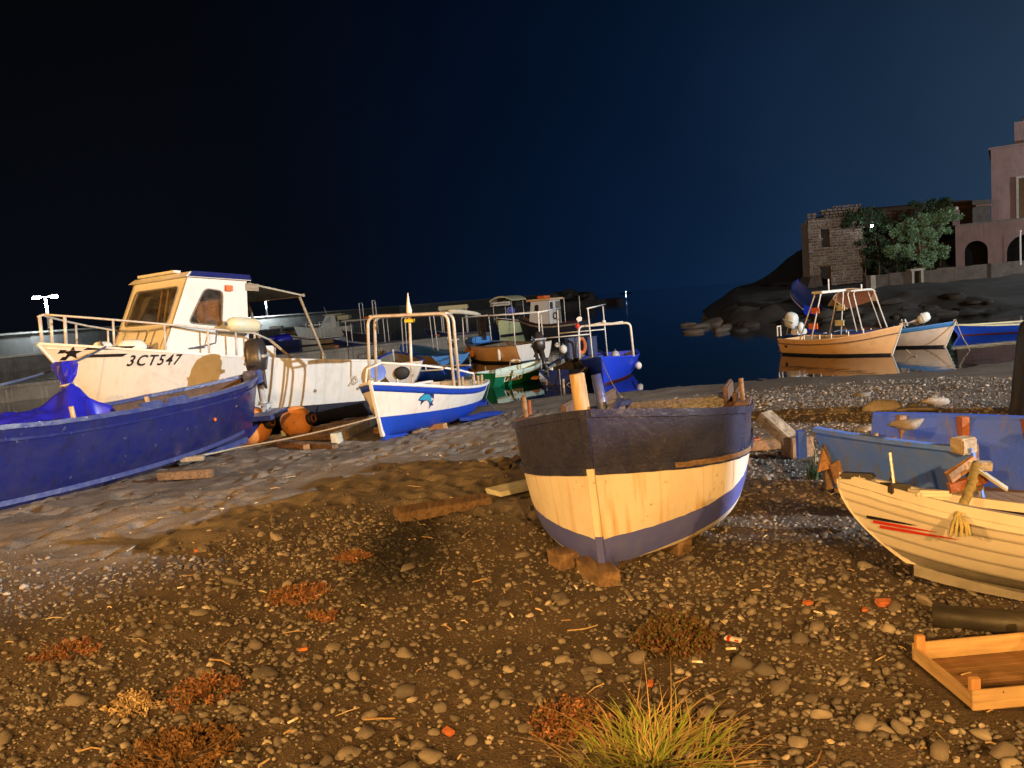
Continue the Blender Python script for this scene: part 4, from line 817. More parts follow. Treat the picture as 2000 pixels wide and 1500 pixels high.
def rope(name, label, pts, r, mat, sag=0.0, n=14, jit=0.0):
    P = []
    for a, b_ in zip(pts[:-1], pts[1:]):
        a, b_ = Vector(a), Vector(b_)
        for i in range(n): f = i / n; q = a.lerp(b_, f); q.z -= sag * 4 * f * (1 - f); P.append(q + Vector((random.uniform(-jit, jit), random.uniform(-jit, jit), random.uniform(-jit, jit) * .5)))
    P.append(Vector(pts[-1])); o0 = P[0].copy(); o = MB().tube([p - o0 for p in P], r, 6).build(name, mat, None, True); o.location = o0
    return tag(o, label, 'rope')
def panel(mbw, mbg, O, I, th, mat_in=4):
    """wall panel O (four 3-D corners, counter-clockwise seen from outside) with a round-cornered window at bilinear I; glass goes to mbg"""
    O = [Vector(p) for p in O]; nrm = (O[1] - O[0]).cross(O[3] - O[0]).normalized()
    bil = lambda s_, t_: (O[0] * (1 - s_) + O[1] * s_) * (1 - t_) + (O[3] * (1 - s_) + O[2] * s_) * t_
    C = [bil(*p) for p in I]; inner = []; own = []
    for i in range(4):
        p, q, r_ = C[i - 1], C[i], C[(i + 1) % 4]; d1 = min(0.09, (p - q).length * .3); d2 = min(0.09, (r_ - q).length * .3); A = q + (p - q).normalized() * d1; B_ = q + (r_ - q).normalized() * d2
        for k in range(5): f = k / 4; inner.append((A * (1 - f) + q * f) * (1 - f) + (q * (1 - f) + B_ * f) * f); own.append(i)
    n = len(inner); vs = []; 
    for dpt in (0, -th): vs += [p + nrm * dpt for p in O] + [p + nrm * dpt for p in inner]
    fs = []; st_ = 4 + n
    for k in range(n):
        k2 = (k + 1) % n; i, j = own[k], own[k2]
        for o_ in (0, st_):
            f = (o_ + i, o_ + 4 + k2, o_ + 4 + k) if i == j else (o_ + i, o_ + j, o_ + 4 + k2, o_ + 4 + k)
            fs.append(f if o_ == 0 else f[::-1])
        fs.append((4 + k, 4 + k2, st_ + 4 + k2, st_ + 4 + k))
    for i in range(4): j = (i + 1) % 4; fs.append((i, j, st_ + j, st_ + i)[::-1])
    mbw.add(vs, fs); mbg.add([p - nrm * th * 0.5 for p in inner], [tuple(range(n))])
    return [p + nrm * 0.004 for p in inner]

# ---- white cabin boat -------------------------------------------------------
cb = boat('cabin_boat', 'white motor boat with raked wheelhouse and the number 3CT547 on its bow', (-0.60, -0.80), (-5.16, 13.38, -0.26), trim=R(5.0))
H1 = Hull(5.72, 2.3, [(0, 1.16), (0.25, 1.20), (0.5, 1.27), (0.75, 1.40), (1, 1.56)], rake=1.15, rake_s=0.0, tw=0.92, um=0.40, pb=3.0, am=0.22, ab=0.85, as_=0.16, rb=0.10, rs=0.02)
wlz = lambda u: H1.vz(u, 0.40 + 0.02 * u)
H1.band('topside', 'white_hull', wlz, 1.0, cb); H1.band('bottom', 'antifoul_dark', 0.0, wlz, cb)
H1.transom('transom', 'white_hull', cb, H1.vz(0, 0.40), 1.0); H1.transom('lower_transom', 'antifoul_dark', cb, 0, H1.vz(0, 0.40))
H1.stempost('stem', 'white_hull', cb, 0.07, 0.03); H1.keel('keel', 'antifoul_dark', cb, 0.08, 0.09)
H1.deck('foredeck', 'cabin_white', cb, 0.48, 0.985, -0.06, 0.05); H1.band('bulwark_inside', 'inside_grey', 0.55, 0.99, cb, -0.04, -0.04, 0.01, 0.49, 12, 3); H1.deck('cockpit_floor', 'inside_grey', cb, 0.012, 0.49, 0, 0, 8, 0.05, 0.55)
H1.rail('gunwale', 'white_hull', cb, 1.0, 0.07, 0.035, 0.012, 0.01)
MB().box((0, H1.pt(0, 1, 1).y + .02, 1.17), (1.85, 0.06, 0.035)).build('transom_cap', 'white_hull', cb)
# wheelhouse
yb0, yt0, yr, z0c, z1c, wb_, wt_ = 1.50, 0.98, -0.08, 1.22, 2.58, 0.83, 0.83
wm, wg = MB(), MB(); P = lambda x, y, z: (x, y, z)
side_in = panel(wm, wg, [P(-wb_, yb0, z0c), P(-wb_, yr, z0c), P(-wt_, yr, z1c), P(-wt_, yt0, z1c)], [(0.19, 0.47), (0.63, 0.44), (0.60, 0.86), (0.31, 0.88)], 0.05)
panel(wm, wg, [P(wb_, yr, z0c), P(wb_, yb0, z0c), P(wt_, yt0, z1c), P(wt_, yr, z1c)], [(0.37, 0.44), (0.81, 0.47), (0.69, 0.88), (0.40, 0.86)], 0.05)
fr_in = panel(wm, wg, [P(wb_ - .002, yb0, z0c), P(-wb_ + .002, yb0, z0c), P(-wt_ + .002, yt0, z1c), P(wt_ - .002, yt0, z1c)], [(0.09, 0.47), (0.91, 0.47), (0.90, 0.90), (0.10, 0.90)], 0.05)
wh = wm.build('wheelhouse', 'cabin_white', cb); wg.build('window_glass', 'clear_glass', wh)
gask = MB(); gask.tube(side_in + [side_in[0]], 0.012, 6); gask.tube(fr_in + [fr_in[0]], 0.012, 6); gask.build('window_seal', 'inside_grey', wh)
ca, cb_ = Vector((0.12, yb0 - .31, z0c + .62)), Vector((0.10, yt0 + .05, z1c - .14))
for q in (-0.22, -0.02): MB().bar((q, yb0 - .42 , z0c + .50), (q * .95, yt0 - .06, z1c - .06), 0.05, 0.04).build('window_mullion', 'rudder_wood', wh)
MB().box((0, yr + 0.03, (z0c + z1c) / 2), (2 * wt_ - .1, 0.05, z1c - z0c - .02)).build('rear_bulkhead', 'rudder_wood', wh)
MB().box((0.1, 0.55, 1.75), (1.2, 0.5, 0.12)).build('dashboard', 'rudder_wood', wh)
MB().lathe([(0.17, -.015), (0.19, 0), (0.17, .015), (0.15, 0)], 16, Matrix.Translation((0.2, 0.25, 1.86)) @ Matrix.Rotation(R(70), 4, 'X')).build('steering_wheel', 'motor_black', wh)
MB().hexa([(-.89, yt0 + .07, z1c + .003), (.89, yt0 + .07, z1c + .003), (.89, yr - .05, z1c + .003), (-.89, yr - .05, z1c + .003), (-.86, yt0 - .03, z1c + .09), (.86, yt0 - .03, z1c + .09), (.86, yr - .03, z1c + .09), (-.86, yr - .03, z1c + .09)]).build('roof', 'cabin_white', cb)
MB().hexa([(-.905, yt0 + .02, z1c + .015), (-.885, yt0 + .02, z1c + .015), (-.885, yr - .04, z1c + .015), (-.905, yr - .04, z1c + .015), (-.88, yt0 - .06, z1c + .10), (-.84, yt0 - .06, z1c + .10), (-.84, yr - .04, z1c + .10), (-.88, yr - .04, z1c + .10)]).build('roof_trim', 'royal_hull', cb)
MB().bar((-.5, yt0 - .02, z1c + .115), (.62, yt0 - .02, z1c + .115), 0.12, 0.04).build('roof_bar', 'cabin_white', cb)
MB().box((-wt_ - .03, 0.28, z1c - .14), (.05, .12, .09)).build('side_light', 'orange_plastic', cb)
MB().box((-wt_ + .02, yr - .10, z1c - .10), (.06, .26, .12)).build('awning_bracket', 'timber_pale', cb)
aw = MB(); aw.hexa([(-.80, yr - .06, z1c - .05), (.80, yr - .06, z1c - .05), (.80, -1.25, z1c - .20), (-.80, -1.25, z1c - .20), (-.80, yr - .06, z1c - .02), (.80, yr - .06, z1c - .02), (.80, -1.25, z1c - .17), (-.80, -1.25, z1c - .17)]); aw.build('awning', 'canvas_grey', cb)
for q in (-.78, .78): hoop(cb, 'awning_post', 'timber_pale', [(q, -1.20, z1c - .21), (q * 1.14, -1.66, 1.19)], 0.025)
MB().bar((-.80, -1.28, z1c - .185), (.80, -1.28, z1c - .185), .05, .05).build('awning_rail', 'timber_pale', cb)
# bow rail
def sheer_pt(h, u, sd, dz, ins=0.06): p = h.pt(u, 1, sd, -ins); return Vector((p.x, p.y, p.z + dz))
for sd in (-1, 1):
    us = [0.50, 0.56, 0.64, 0.72, 0.82, 0.90, 0.96, 0.985]; top = [sheer_pt(H1, u, sd, 0.42 + 0.02 * k / 7) for k, u in enumerate(us)]
    if sd < 0: top = [sheer_pt(H1, 0.45, -1, 0.33)] + top
    hoop(cb, 'rail', 'steel_tube', top, 0.017)
    for u in (0.50, 0.56, 0.64, 0.75, 0.86, 0.95): hoop(cb, 'stanchion', 'steel_tube', [sheer_pt(H1, u, sd, 0.0), sheer_pt(H1, u, sd, 0.43)], 0.017 if u < .9 else 0.024)
hoop(cb, 'rail_bow', 'steel_tube', [sheer_pt(H1, 0.985, -1, .44), (0, H1.pt(1, 1, 1).y - .02, 1.56 + .40), sheer_pt(H1, 0.985, 1, .44)], 0.017)
hoop(cb, 'stanchion', 'steel_tube', [(0, H1.pt(1, 1, 1).y - .06, 1.55), (0, H1.pt(1, 1, 1).y - .04, 1.56 + .40)], 0.026)
hoop(cb, 'rail_brace', 'timber_pale', [sheer_pt(H1, .45, -1, .33), sheer_pt(H1, .37, -1, .02)], 0.024)
MB().bar(sheer_pt(H1, 0.255, -1, 0.0), sheer_pt(H1, 0.255, -1, 0.16), 0.05, 0.05, up=(1, 0, 0)).build('cleat_post', 'timber_pale', cb)
# flank locker aft of the wheelhouse
MB().box((-.62, -0.38, 1.28), (.42, .50, .42)).build('locker', 'cabin_white', cb, bevel=.03)
MB().box((0.1, 1.95, 1.47), (.7, .5, .10)).build('hatch', 'cabin_white', cb, bevel=.03)
# lettering and bow ornament
v, f = text_mesh('3CT547', 0.225, shear=0.28, bold=0.004, spacing=1.22); H1.decal('registration', 'black_print', [(x * .76, y, 0) for x, y, _ in v], f, -1, 1.92, 1.21, cb)
def quad_strip(x0, x1, yb, yt, slant, n=8):
    vs = []; 
    for i in range(n + 1): x = x0 + (x1 - x0) * i / n; vs += [(x, yb), (x + slant, yt)]
    return vs, [(2 * i, 2 * i + 2, 2 * i + 3, 2 * i + 1) for i in range(n)]
for yy, xe in ((0.055, 0.52), (-0.055, 0.44)): v, f = quad_strip(0.0, xe, yy, yy + 0.045, 0.06); H1.decal('bow_stripe', 'black_print', v, f, -1, 2.42, 1.405, cb)
star = [(0.5 * math.sin(2 * math.pi * k / 10) * (1 if k % 2 == 0 else .4), .5 * math.cos(2 * math.pi * k / 10) * (1 if k % 2 == 0 else .4)) for k in range(10)]
H1.decal('bow_star', 'black_print', [(x * .22, y * .2) for x, y in star] + [(0, 0)], [(k, (k + 1) % 10, 10) for k in range(10)], -1, 2.52, 1.42, cb)
for dx, dz_ in ((-.11, .03), (-.07, -.07)): H1.decal('bow_block', 'black_print', [(0, 0), (.06, 0), (.08, .05), (.02, .05)], [(0, 1, 2, 3)], -1, 2.55 - dx, 1.39 + dz_, cb)
for u in (.10, .28): p = H1.pt(u, .55, -1, .005); MB().lathe([(.028, 0), (.028, .02), (.018, .022)], 10, Matrix.Translation(p) @ Matrix.Rotation(R(-90), 4, 'Y')).build('drain_outlet', 'inside_grey', cb)
# tyre-like fenders and things lying on the cabin boat (each a thing of its own)
def fender(name, label, root, c, axis, length, r, mat, cat='fender'):
    p = local(root, c); o = thing(name, label, cat, p); ax = (xf(root).to_3x3() @ Vector(axis)).normalized(); M = ax.to_track_quat('Z', 'Y').to_matrix().to_4x4(); h = length / 2
    MB().lathe([(r * .18, -h - r * .55), (r * .3, -h - r * .4), (r * .75, -h - r * .12), (r, -h + r * .35), (r * 1.02, 0), (r, h - r * .35), (r * .75, h + r * .12), (r * .3, h + r * .4), (r * .18, h + r * .55)], 16, M).build('body', mat, o, True)
    for s_ in (-1, 1): MB().lathe([(r * .24, s_ * (h + r * .5) - .02), (r * .24, s_ * (h + r * .5) + .02)], 10, M).build('eye', 'rope_blue', o)
    return o
fender('fender', 'long cream fender lying on the cabin boat side rail', cb, sheer_pt(H1, .535, -1, .54, .05), (0, 1, .03), .50, .12, 'fender_cream')
fender('fender', 'rounded white fender on the foredeck at the foot of the wheelhouse', cb, (-.45, 1.72, 1.50), (.5, 1, 0), .30, .11, 'fender_white')
fender('fender', 'small white fender on the foredeck beside the coiled rope', cb, (-.22, 2.05, 1.52), (.6, 1, 0), .2, .07, 'fender_white')
pf = local(cb, (-1.18, -2.58, .92)); bn = thing('buoy', 'white drum buoy with blue ends hanging at the cabin boat stern', 'buoy', pf, R(10))
Mx = Matrix.Rotation(R(75), 4, 'X') @ Matrix.Rotation(R(20), 4, 'Y'); MB().lathe([(.04, -.20), (.17, -.19), (.185, -.10), (.185, .10), (.17, .19), (.04, .20)], 18, Mx).build('body', 'fender_white', bn, True)
for q in (-.185, .185): MB().lathe([(.165, q - .012), (.165, q + .022)], 18, Mx).build('end_band', 'bright_blue', bn)
rope('rope', 'blue mooring rope slanting down from the cabin boat bow', [local(cb, (-.25, 2.1, 1.62)), local(cb, (-.62, 2.2, 1.50)), PY(0, 752, 7.5)], 0.014, 'rope_blue', 0.05)
rope('rope', 'blue cord knotted on the cabin boat rail', [local(cb, sheer_pt(H1, .615, -1, .42)), local(cb, sheer_pt(H1, .625, -1, .20, .0)), local(cb, (-.72, 1.15, 1.42))], 0.012, 'rope_blue', 0.0, 6, .01)
rope('rope', 'dark looped rope hanging down the cabin boat white side', [local(cb, H1.pt(.145, 1.0, -1, .03)), local(cb, H1.pt(.14, .78, -1, .03)), local(cb, H1.pt(.125, .62, -1, .05)), local(cb, H1.pt(.11, .66, -1, .05)), local(cb, H1.pt(.12, .76, -1, .03)), local(cb, H1.pt(.145, .60, -1, .03))], 0.011, 'rope_pale', 0, 5, .006)

# ---- big blue rowing boat at the left ---------------------------------------
bb = boat('rowing_boat', 'large navy blue wooden boat with outboard motor, cut by the left edge', (-0.33, -0.944), (-4.78, 8.75, -0.10), heel=R(2))
H2 = Hull(5.7, 1.72, [(0, .92), (.12, .86), (.4, .82), (.7, .86), (1, 1.06)], rake=.35, rake_s=.22, tw=.12, um=.46, pb=2.2, ps=2.6, am=.30, ab=.8, as_=.62, rb=.05, rs=.05)
lapv = [0.0, .30, .46, .60, .73, .865, 1.0]
H2.band('bottom', 'royal_hull', 0.0, .30, bb, 0, 0)
for a_, b_ in zip(lapv[1:-1], lapv[2:]): H2.band('plank', 'royal_hull' , a_, b_, bb, .0009, .000, nv=3)
H2.transom('stern_end', 'royal_hull', bb, 0, 1)
H2.rail('gunwale', 'royal_worn', bb, 1.0, .11, .045, .025, .012, 0.0, 1.0, jag=.004); H2.rail('rub_rail', 'royal_hull', bb, .875, .03, .03, .020, 0, jag=.002)
H2.rail('bilge_rail', 'royal_worn', bb, .17, .05, .05, .03, 0, .08, .92); H2.keel('keel', 'royal_worn', bb, .07, .07); H2.stempost('stem', 'royal_hull', bb, .07, .04, .15)
H2.shell(bb, 'inside_brown', .30); H2.deck('foredeck', 'royal_worn', bb, .60, .98, -.02, .03, inset=.08); H2.deck('side_deck', 'royal_worn', bb, .44, .60, -.02, .0, inset=.09)
for u in (.22, .40): H2.thwart('thwart', 'timber', bb, u, .72, .24)
# rudder shelf at the stern, motor bracket and motor
MB().hexa([(-.42, -2.62, .26), (.42, -2.62, .26), (.30, -3.22, .30), (-.30, -3.22, .30), (-.42, -2.62, .33), (.42, -2.62, .33), (.30, -3.22, .37), (-.30, -3.22, .37)]).build('stern_platform', 'royal_worn', bb)
MB().hexa([(-.02, -2.60, .02), (.02, -2.60, .02), (.02, -2.75, .10), (-.02, -2.75, .10), (-.02, -2.60, .26), (.02, -2.60, .26), (.02, -3.1, .30), (-.02, -3.1, .30)]).build('skeg', 'royal_hull', bb)
MB().box((-.08, -2.80, .90), (.26, .16, .20)).build('motor_bracket', 'royal_worn', bb, bevel=.02)
motor(bb, (-.08, -2.90, .98), 0.0, R(25), .94, leg='motor_grey')
for u, q in ((.50, .14), (.655, .15)): p = H2.pt(u, 1, -1, -.05); MB().tube([(p.x, p.y, p.z - .02), (p.x - .01, p.y + .02, p.z + q)], .024, 8).build('thole_pin', 'post_pale', bb)
for u in (.43, .50): p = H2.pt(u, 1, -1, -.04); MB().box((p.x, p.y, p.z + .05), (.10, .30, .06)).build('thole_block', 'royal_worn', bb, bevel=.01)
p = H2.pt(.30, .62, -1, .012); MB().lathe([(.022, 0), (.022, .012)], 10, Matrix.Translation(p) @ Matrix.Rotation(R(-90), 4, 'Y')).build('drain_plug', 'orange_plastic', bb)
# blue tarpaulin bundle on the foredeck
tp = thing('tarpaulin', 'bright blue tarpaulin gathered and tied over gear on the navy boat', 'tarpaulin', local(bb, (0.12, .28, .77)), math.atan2(.33, -.944))
tv = []; tf = []; nU, nV = 64, 44
for i in range(nU + 1):
    for j in range(nV + 1):
        s_ = i / nU; t_ = j / nV; ang = math.pi * t_
        # a ridge sagging from the tied bunch towards the bow
        ridge = 0.10 + 0.30 * math.exp(-((s_ - .16) / .12) ** 2) + .10 * math.exp(-((s_ - .5) / .2) ** 2); wdt = 0.50 + .10 * s_ - .20 * math.exp(-((s_ - .14) / .10) ** 2)
        fold = .045 * math.sin(11 * t_ + 7 * s_) * math.sin(math.pi * t_) + .03 * math.sin(27 * t_ - 13 * s_) * (1 - s_) + .05 * mnoise.noise((s_ * 7, t_ * 9, 2)) + .03 * abs(mnoise.noise((s_ * 15, t_ * 18, 5)))
        tv.append((wdt * math.cos(ang) * (1 + .12 * math.sin(14 * s_ + 4 * t_)), 1.55 * s_ - .35, (ridge + fold) * math.sin(ang) ** .8 - .04))
for i in range(nU):
    for j in range(nV): q = i * (nV + 1) + j; tf.append((q, q + 1, q + nV + 2, q + nV + 1))
MB().add(tv, tf).build('sheet', 'tarp_blue', tp, True)
nk = MB(); vs = []; fs = []
for i, (r_, z_) in enumerate([(.13, .30), (.06, .40), (.05, .44), (.10, .54), (.14, .66), (.12, .70)]):
    for k in range(16): a = k * math.pi / 8; rr = r_ * (1 + .28 * math.sin(5 * a + i)); vs.append((rr * math.cos(a), -.10 + rr * .7 * math.sin(a) - .12 * (z_ - .4), z_ - .02))
for i in range(5): fs += [(i * 16 + k, i * 16 + (k + 1) % 16, (i + 1) * 16 + (k + 1) % 16, (i + 1) * 16 + k) for k in range(16)]
nk.add(vs, fs + [tuple(80 + k for k in range(16))]).build('gathered_neck', 'tarp_blue', tp)
MB().tube([(.07 * math.cos(a * .6), -.11 + .06 * math.sin(a * .6), .40 + .004 * a) for a in range(12)], .014, 6).build('tie_cord', 'rope_pale', tp)

# ---- small white boat with dolphin ------------------------------------------
db = boat('dolphin_boat', 'white boat with blue bottom, blue sheer stripe, canopy frame and a dolphin picture', (-0.27, -0.963), (-1.45, 11.95, -.24), trim=R(3.2), heel=R(-2))
H3 = Hull(3.55, 1.5, [(0, .60), (.3, .58), (.6, .63), (.85, .73), (1, .80)], rake=.30, rake_s=0, tw=.72, um=.40, pb=2.7, am=.26, ab=.70, as_=.34, rb=.05)
w3 = lambda u: H3.vz(u, .31 + .02 * u)
H3.band('topside', 'white_hull', w3, 1.0, db); H3.band('bottom', 'bright_blue', 0, w3, db); H3.band('sheer_stripe', 'bright_blue', lambda u: H3.vz(u, H3.zs(u) - .10), lambda u: H3.vz(u, H3.zs(u) - .015), db, .007, .007, .16, 1.0, nv=2, lip=.004)
H3.transom('transom', 'white_hull', db, H3.vz(0, .31), 1); H3.transom('lower_transom', 'bright_blue', db, 0, H3.vz(0, .31))
H3.rail('gunwale', 'cabin_white', db, 1.0, .09, .035, .02, .01); H3.stempost('stem', 'cabin_white', db, .055, .03, .06); H3.keel('keel', 'bright_blue', db, .06, .06)
H3.shell(db, 'inside_grey', .30); H3.deck('foredeck', 'cabin_white', db, .74, .98, -.03, .03)
for u in (.25, .48): H3.thwart('thwart', 'timber_pale', db, u, .72, .24)
MB().hexa([(-.50, -1.74, .16), (.50, -1.74, .16), (.40, -2.15, .18), (-.40, -2.15, .18), (-.50, -1.74, .22), (.50, -1.74, .22), (.40, -2.15, .24), (-.40, -2.15, .24)]).build('swim_step', 'bright_blue', db)
MB().hexa([(-.88, -1.4, .05), (-.62, -1.4, .05), (-.55, -.2, .07), (-.70, -.2, .07), (-.92, -1.4, .10), (-.62, -1.4, .10), (-.55, -.2, .12), (-.74, -.2, .12)]).build('bilge_fin', 'bright_blue', db)
for yy in (.22, .46):
    hoop(db, 'canopy_hoop', 'steel_tube', arch(-.68, .70, yy - .1, .58, 1.74, .05, .12, .04), .024)
MB().bar((-.62, .18, 1.765), (.66, .18, 1.765), .03, .025).build('canopy_slat', 'timber_pale', db)
for q in (-.60, -.2, .25, .62): hoop(db, 'canopy_rail', 'steel_tube', [(q, .14, 1.745), (q, .42, 1.745)], .018)
MB().tube([(-.55, .10, 1.775), (-.62, -.2, 1.78), (-.74, -.62, 1.75), (-.76, -.80, 1.74)], [.03, .04, .035, .015], 8).build('rolled_canvas', 'canvas_grey', db, True)
hoop(db, 'centre_post', 'steel_tube', [(0.02, .30, .45), (0.02, .30, 1.74)], .022)
mf = MB().tube([(0.02, .30, 1.70), (0.02, .30, 1.82), (.03, .30, 1.92), (.03, .30, 2.08)], [.035, .042, .025, .007], 10).build('mast_flag', 'fender_white', db, True); MB().tube([(0.02, .30, 1.72), (0.02, .30, 1.77)], .045, 10).build('mast_band', 'orange_plastic', mf)
MB().box((0.02, .30, 1.66), (.13, .10, .05)).build('lamp_bracket', 'yellow_paint', db)
hoop(db, 'side_rail', 'white_tube', [(.34, 1.25, .72), (.31, 1.22, .98), (.10, 1.18, 1.06), (-.30, .8, 1.0), (-.60, .1, .90), (-.70, -.5, .80), (-.69, -.6, .62)], .017)
for u in (.22, .30, .38, .52): p = H3.pt(u, 1, -1, -.05); MB().tube([(p.x, p.y, p.z), (p.x, p.y, p.z + .17)], .022, 8).build('thole_pin', 'timber_pale', db)
for u in (.30, .5, .62): p = H3.pt(u, 1, 1, -.05); MB().tube([(p.x, p.y, p.z), (p.x, p.y, p.z + .14)], .018, 8).build('thole_pin', 'fender_white', db)
MB().box((-.2, -1.1, .55), (.5, .5, .22), .2).build('engine_box', 'timber_pale', db, bevel=.02); MB().box((.3, .2, .62), (.55, .7, .10), -.1).build('cushion', 'tarp_dark', db, bevel=.02)
body = [(-.15, .02), (-.13, .07), (-.08, .11), (-.01, .125), (.03, .155), (.06, .115), (.10, .07), (.125, .01), (.13, -.05), (.175, -.085), (.13, -.085), (.115, -.14), (.10, -.08), (.06, -.03), (.0, .0), (-.05, -.005), (-.075, -.06), (-.09, -.005)]
H3.decal('dolphin_picture', 'dolphin_navy', body + [(.02, .06), (.10, -.02)], [(k, (k + 1) % 18, 18 if k < 7 or k > 13 else 19) for k in range(18)], -1, .98, .50, db)
belly = [(-.145, .022), (-.11, .075), (-.06, .095), (-.0, .085), (.05, .05), (.085, .0), (.10, -.05), (.05, -.015), (0, .012), (-.07, .012)]
H3.decal('dolphin_belly', 'dolphin_teal', belly + [(-.02, .045)], [(k, (k + 1) % 10, 10) for k in range(10)], -1, .98, .50, db, .011)
H3.decal('bow_emblem', 'dolphin_navy', [(-.10, -.06), (.08, -.05), (.11, .02), (0, .09), (-.09, .03)], [(0, 1, 2, 3, 4)], 1, 1.28, .50, db)
rope('rope', 'pale mooring line from the dolphin boat bow across the sand', [local(db, (0, 1.62, .34)), on_ground(460, 882) + Vector((0, 0, .05)), on_ground(300, 925) + Vector((0, 0, .16))], .012, 'rope_pale', .03)
for k, (pa, pb_, w_, h_, mt, lab) in enumerate([((735, 846), (870, 838), .12, .09, 'rudder_wood', 'orange brown timber lying under the dolphin boat'), ((815, 846), (872, 828), .14, .12, 'timber_pale', 'pale square timber block under the dolphin boat side')]):
    a_, b_ = on_ground(*pa), on_ground(*pb_); c_ = (a_ + b_) / 2; o = MB().bar(a_ - c_ + Vector((0, 0, h_ / 2)), b_ - c_ + Vector((0, 0, h_ / 2)), w_, h_, jit=.006).build('timber', mt); o.location = c_; tag(o, lab, 'timber')

# ---- centre boat on blocks ----------------------------------------------------
mb_ = boat('wooden_boat', 'beached boat with dark blue bulwark, cream sides and blue waterline, resting on blocks', (-0.36, -0.93), (0.95, 5.58, .05), heel=R(2.5))
H4 = Hull(2.95, 1.50, [(0, .54), (.3, .58), (.6, .67), (.85, .79), (1, .89)], rake=.03, rake_s=.08, tw=.6, um=.58, pb=2.7, ps=2.4, am=.075, ab=.09, as_=.12, rb=.02, rs=.06, stem=.025)
jg = lambda k: (lambda u: .011 * (mnoise.noise((u * 24, k, 0)) + .5 * mnoise.noise((u * 70, k, 3))))
j1, j2 = jg(1.3), jg(7.7)
rz4 = lambda u: H4.zs(u) - .14 - .18 * u
zc4 = lambda u: .27 - .175 * u ** 2
s1_ = lambda u: H4.vz(u, zc4(u) + .05 + .025 * u + j1(u)); s0_ = lambda u: H4.vz(u, zc4(u) - .04 - .05 * u + j2(u) * .4)
H4.band('bottom', 'cream_hull', 0.0, lambda u: max(s0_(u), 0.0), mb_, nu=90); H4.band('waterline_stripe', 'navy_stripe', lambda u: max(s0_(u), 0.0), s1_, mb_, nu=90, nv=3); H4.band('topside', 'cream_hull', s1_, lambda u: H4.vz(u, rz4(u)), mb_, nu=90, nv=5); H4.band('bulwark', 'navy_worn', lambda u: H4.vz(u, rz4(u)), 1.0, mb_, nu=60, nv=5)
H4.transom('transom', 'cream_hull', mb_, 0, H4.vz(0, rz4(0))); H4.transom('upper_transom', 'navy_worn', mb_, H4.vz(0, rz4(0)), 1)
H4.rail('rub_rail', 'navy_worn', mb_, lambda u: H4.vz(u, rz4(u)), .04, .045, .022, 0, nu=60, jag=.0025); H4.rail('gunwale', 'navy_worn', mb_, 1.0, .10, .045, .016, .01, nu=50, jag=.003)
H4.stempost('stem', 'cream_hull', mb_, .06, .012, -.35, .20); H4.stempost('stem_foot', 'navy_stripe', mb_, .06, .012, -.80); H4.stempost('stem_head', 'navy_worn', mb_, .06, .014, 0.03, .66); H4.keel('keel', 'navy_stripe', mb_, .08, .05)
H4.rail('worn_rail', 'timber', mb_, lambda u: H4.vz(u, rz4(u)), .012, .030, .027, .004, .62, .90, 24, (-1,), .003)
H4.shell(mb_, 'inside_brown', .26)
for u in (.30, .52): H4.thwart('thwart', 'inside_brown', mb_, u, .70, .26)
H4.deck('foredeck', 'navy_worn', mb_, .80, .985, -.04, .02, inset=.09)
for u in (.12, .34):
    for sd in (-1, 1): p = H4.pt(u, 1, sd, -.06); MB().box((p.x - sd * .02, p.y, p.z + .07), (.04, .52, .15)).build('wash_board', 'inside_brown', mb_, bevel=.012)
q = H4.pt(1, 1, 1); po = MB().tube([(.055, q.y - .17, .60), (.05, q.y - .165, .85), (.06, q.y - .16, 1.11)], [.042, .046, .043], 10).build('mooring_post', 'post_pale', mb_, True)
MB().tube([(-.03, q.y - .26, .60), (-.05, q.y - .25, .85), (-.03, q.y - .24, 1.09)], [.032, .032, .030], 8).build('mooring_post', 'royal_worn', mb_, True)
MB().hexa([(-.10, q.y - .10, .84), (-.06, q.y - .10, .84), (-.06, q.y - .34, .84), (-.10, q.y - .34, .84), (-.16, q.y - .14, .95), (-.13, q.y - .14, .95), (-.13, q.y - .32, .93), (-.16, q.y - .32, .93)]).build('bow_chock', 'navy_worn', mb_)
for u, sd, hh_ in ((.47, -1, .22), (.66, 1, .22)): p = H4.pt(u, 1, sd, -.05); MB().tube([(p.x, p.y, p.z - .02), (p.x, p.y, p.z + hh_)], .017, 8).build('thole_pin', 'timber', mb_, True); MB().box((p.x, p.y + .02, p.z + .045), (.10, .24, .04)).build('thole_pad', 'inside_brown', mb_, bevel=.008)
p = H4.pt(.36, H4.vz(.36, .36), -1, .02); rg = MB().tube([(p.x - .05 * math.sin(a) , p.y + .05 * math.cos(a), p.z - .02) for a in [k * math.pi / 8 for k in range(9)]], .008, 6).build('iron_ring', 'rust', mb_)
for c_, d_, rz_, lab in [((.40, 4.22, .06), (.15, .30, .10), .3, 'squared wooden block under the bow of the cream beached boat'), ((.90, 4.62, .06), (.12, .26, .12), .5, 'short wooden leg block under the right side of the cream boat'), ((.30, 4.50, .05), (.30, .14, .09), .35, 'wooden block left of the bow under the cream boat'), ((1.55, 6.6, .06), (.9, .16, .14), .1, 'cross timber under the stern of the cream beached boat')]:
    o = MB().box((0, 0, 0), d_, rz_).build('wooden_block', 'timber'); 
    me = o.data
    for vtx in me.vertices: vtx.co += Vector((random.uniform(-.012, .012), random.uniform(-.012, .012), random.uniform(-.008, .008)))
    o.location = (c_[0], c_[1], hgt(c_[0], c_[1]) + d_[2] / 2 - .008); tag(o, lab, 'wooden block')
o = MB().bar((-.42, -.12, 0), (.42, .16, 0), .11, .055, jit=.006).build('wooden_beam', 'timber_x'); o.location = (.72, 4.58, hgt(.72, 4.58) + .165); tag(o, 'wooden cross beam carrying the hull of the cream boat', 'wooden beam')

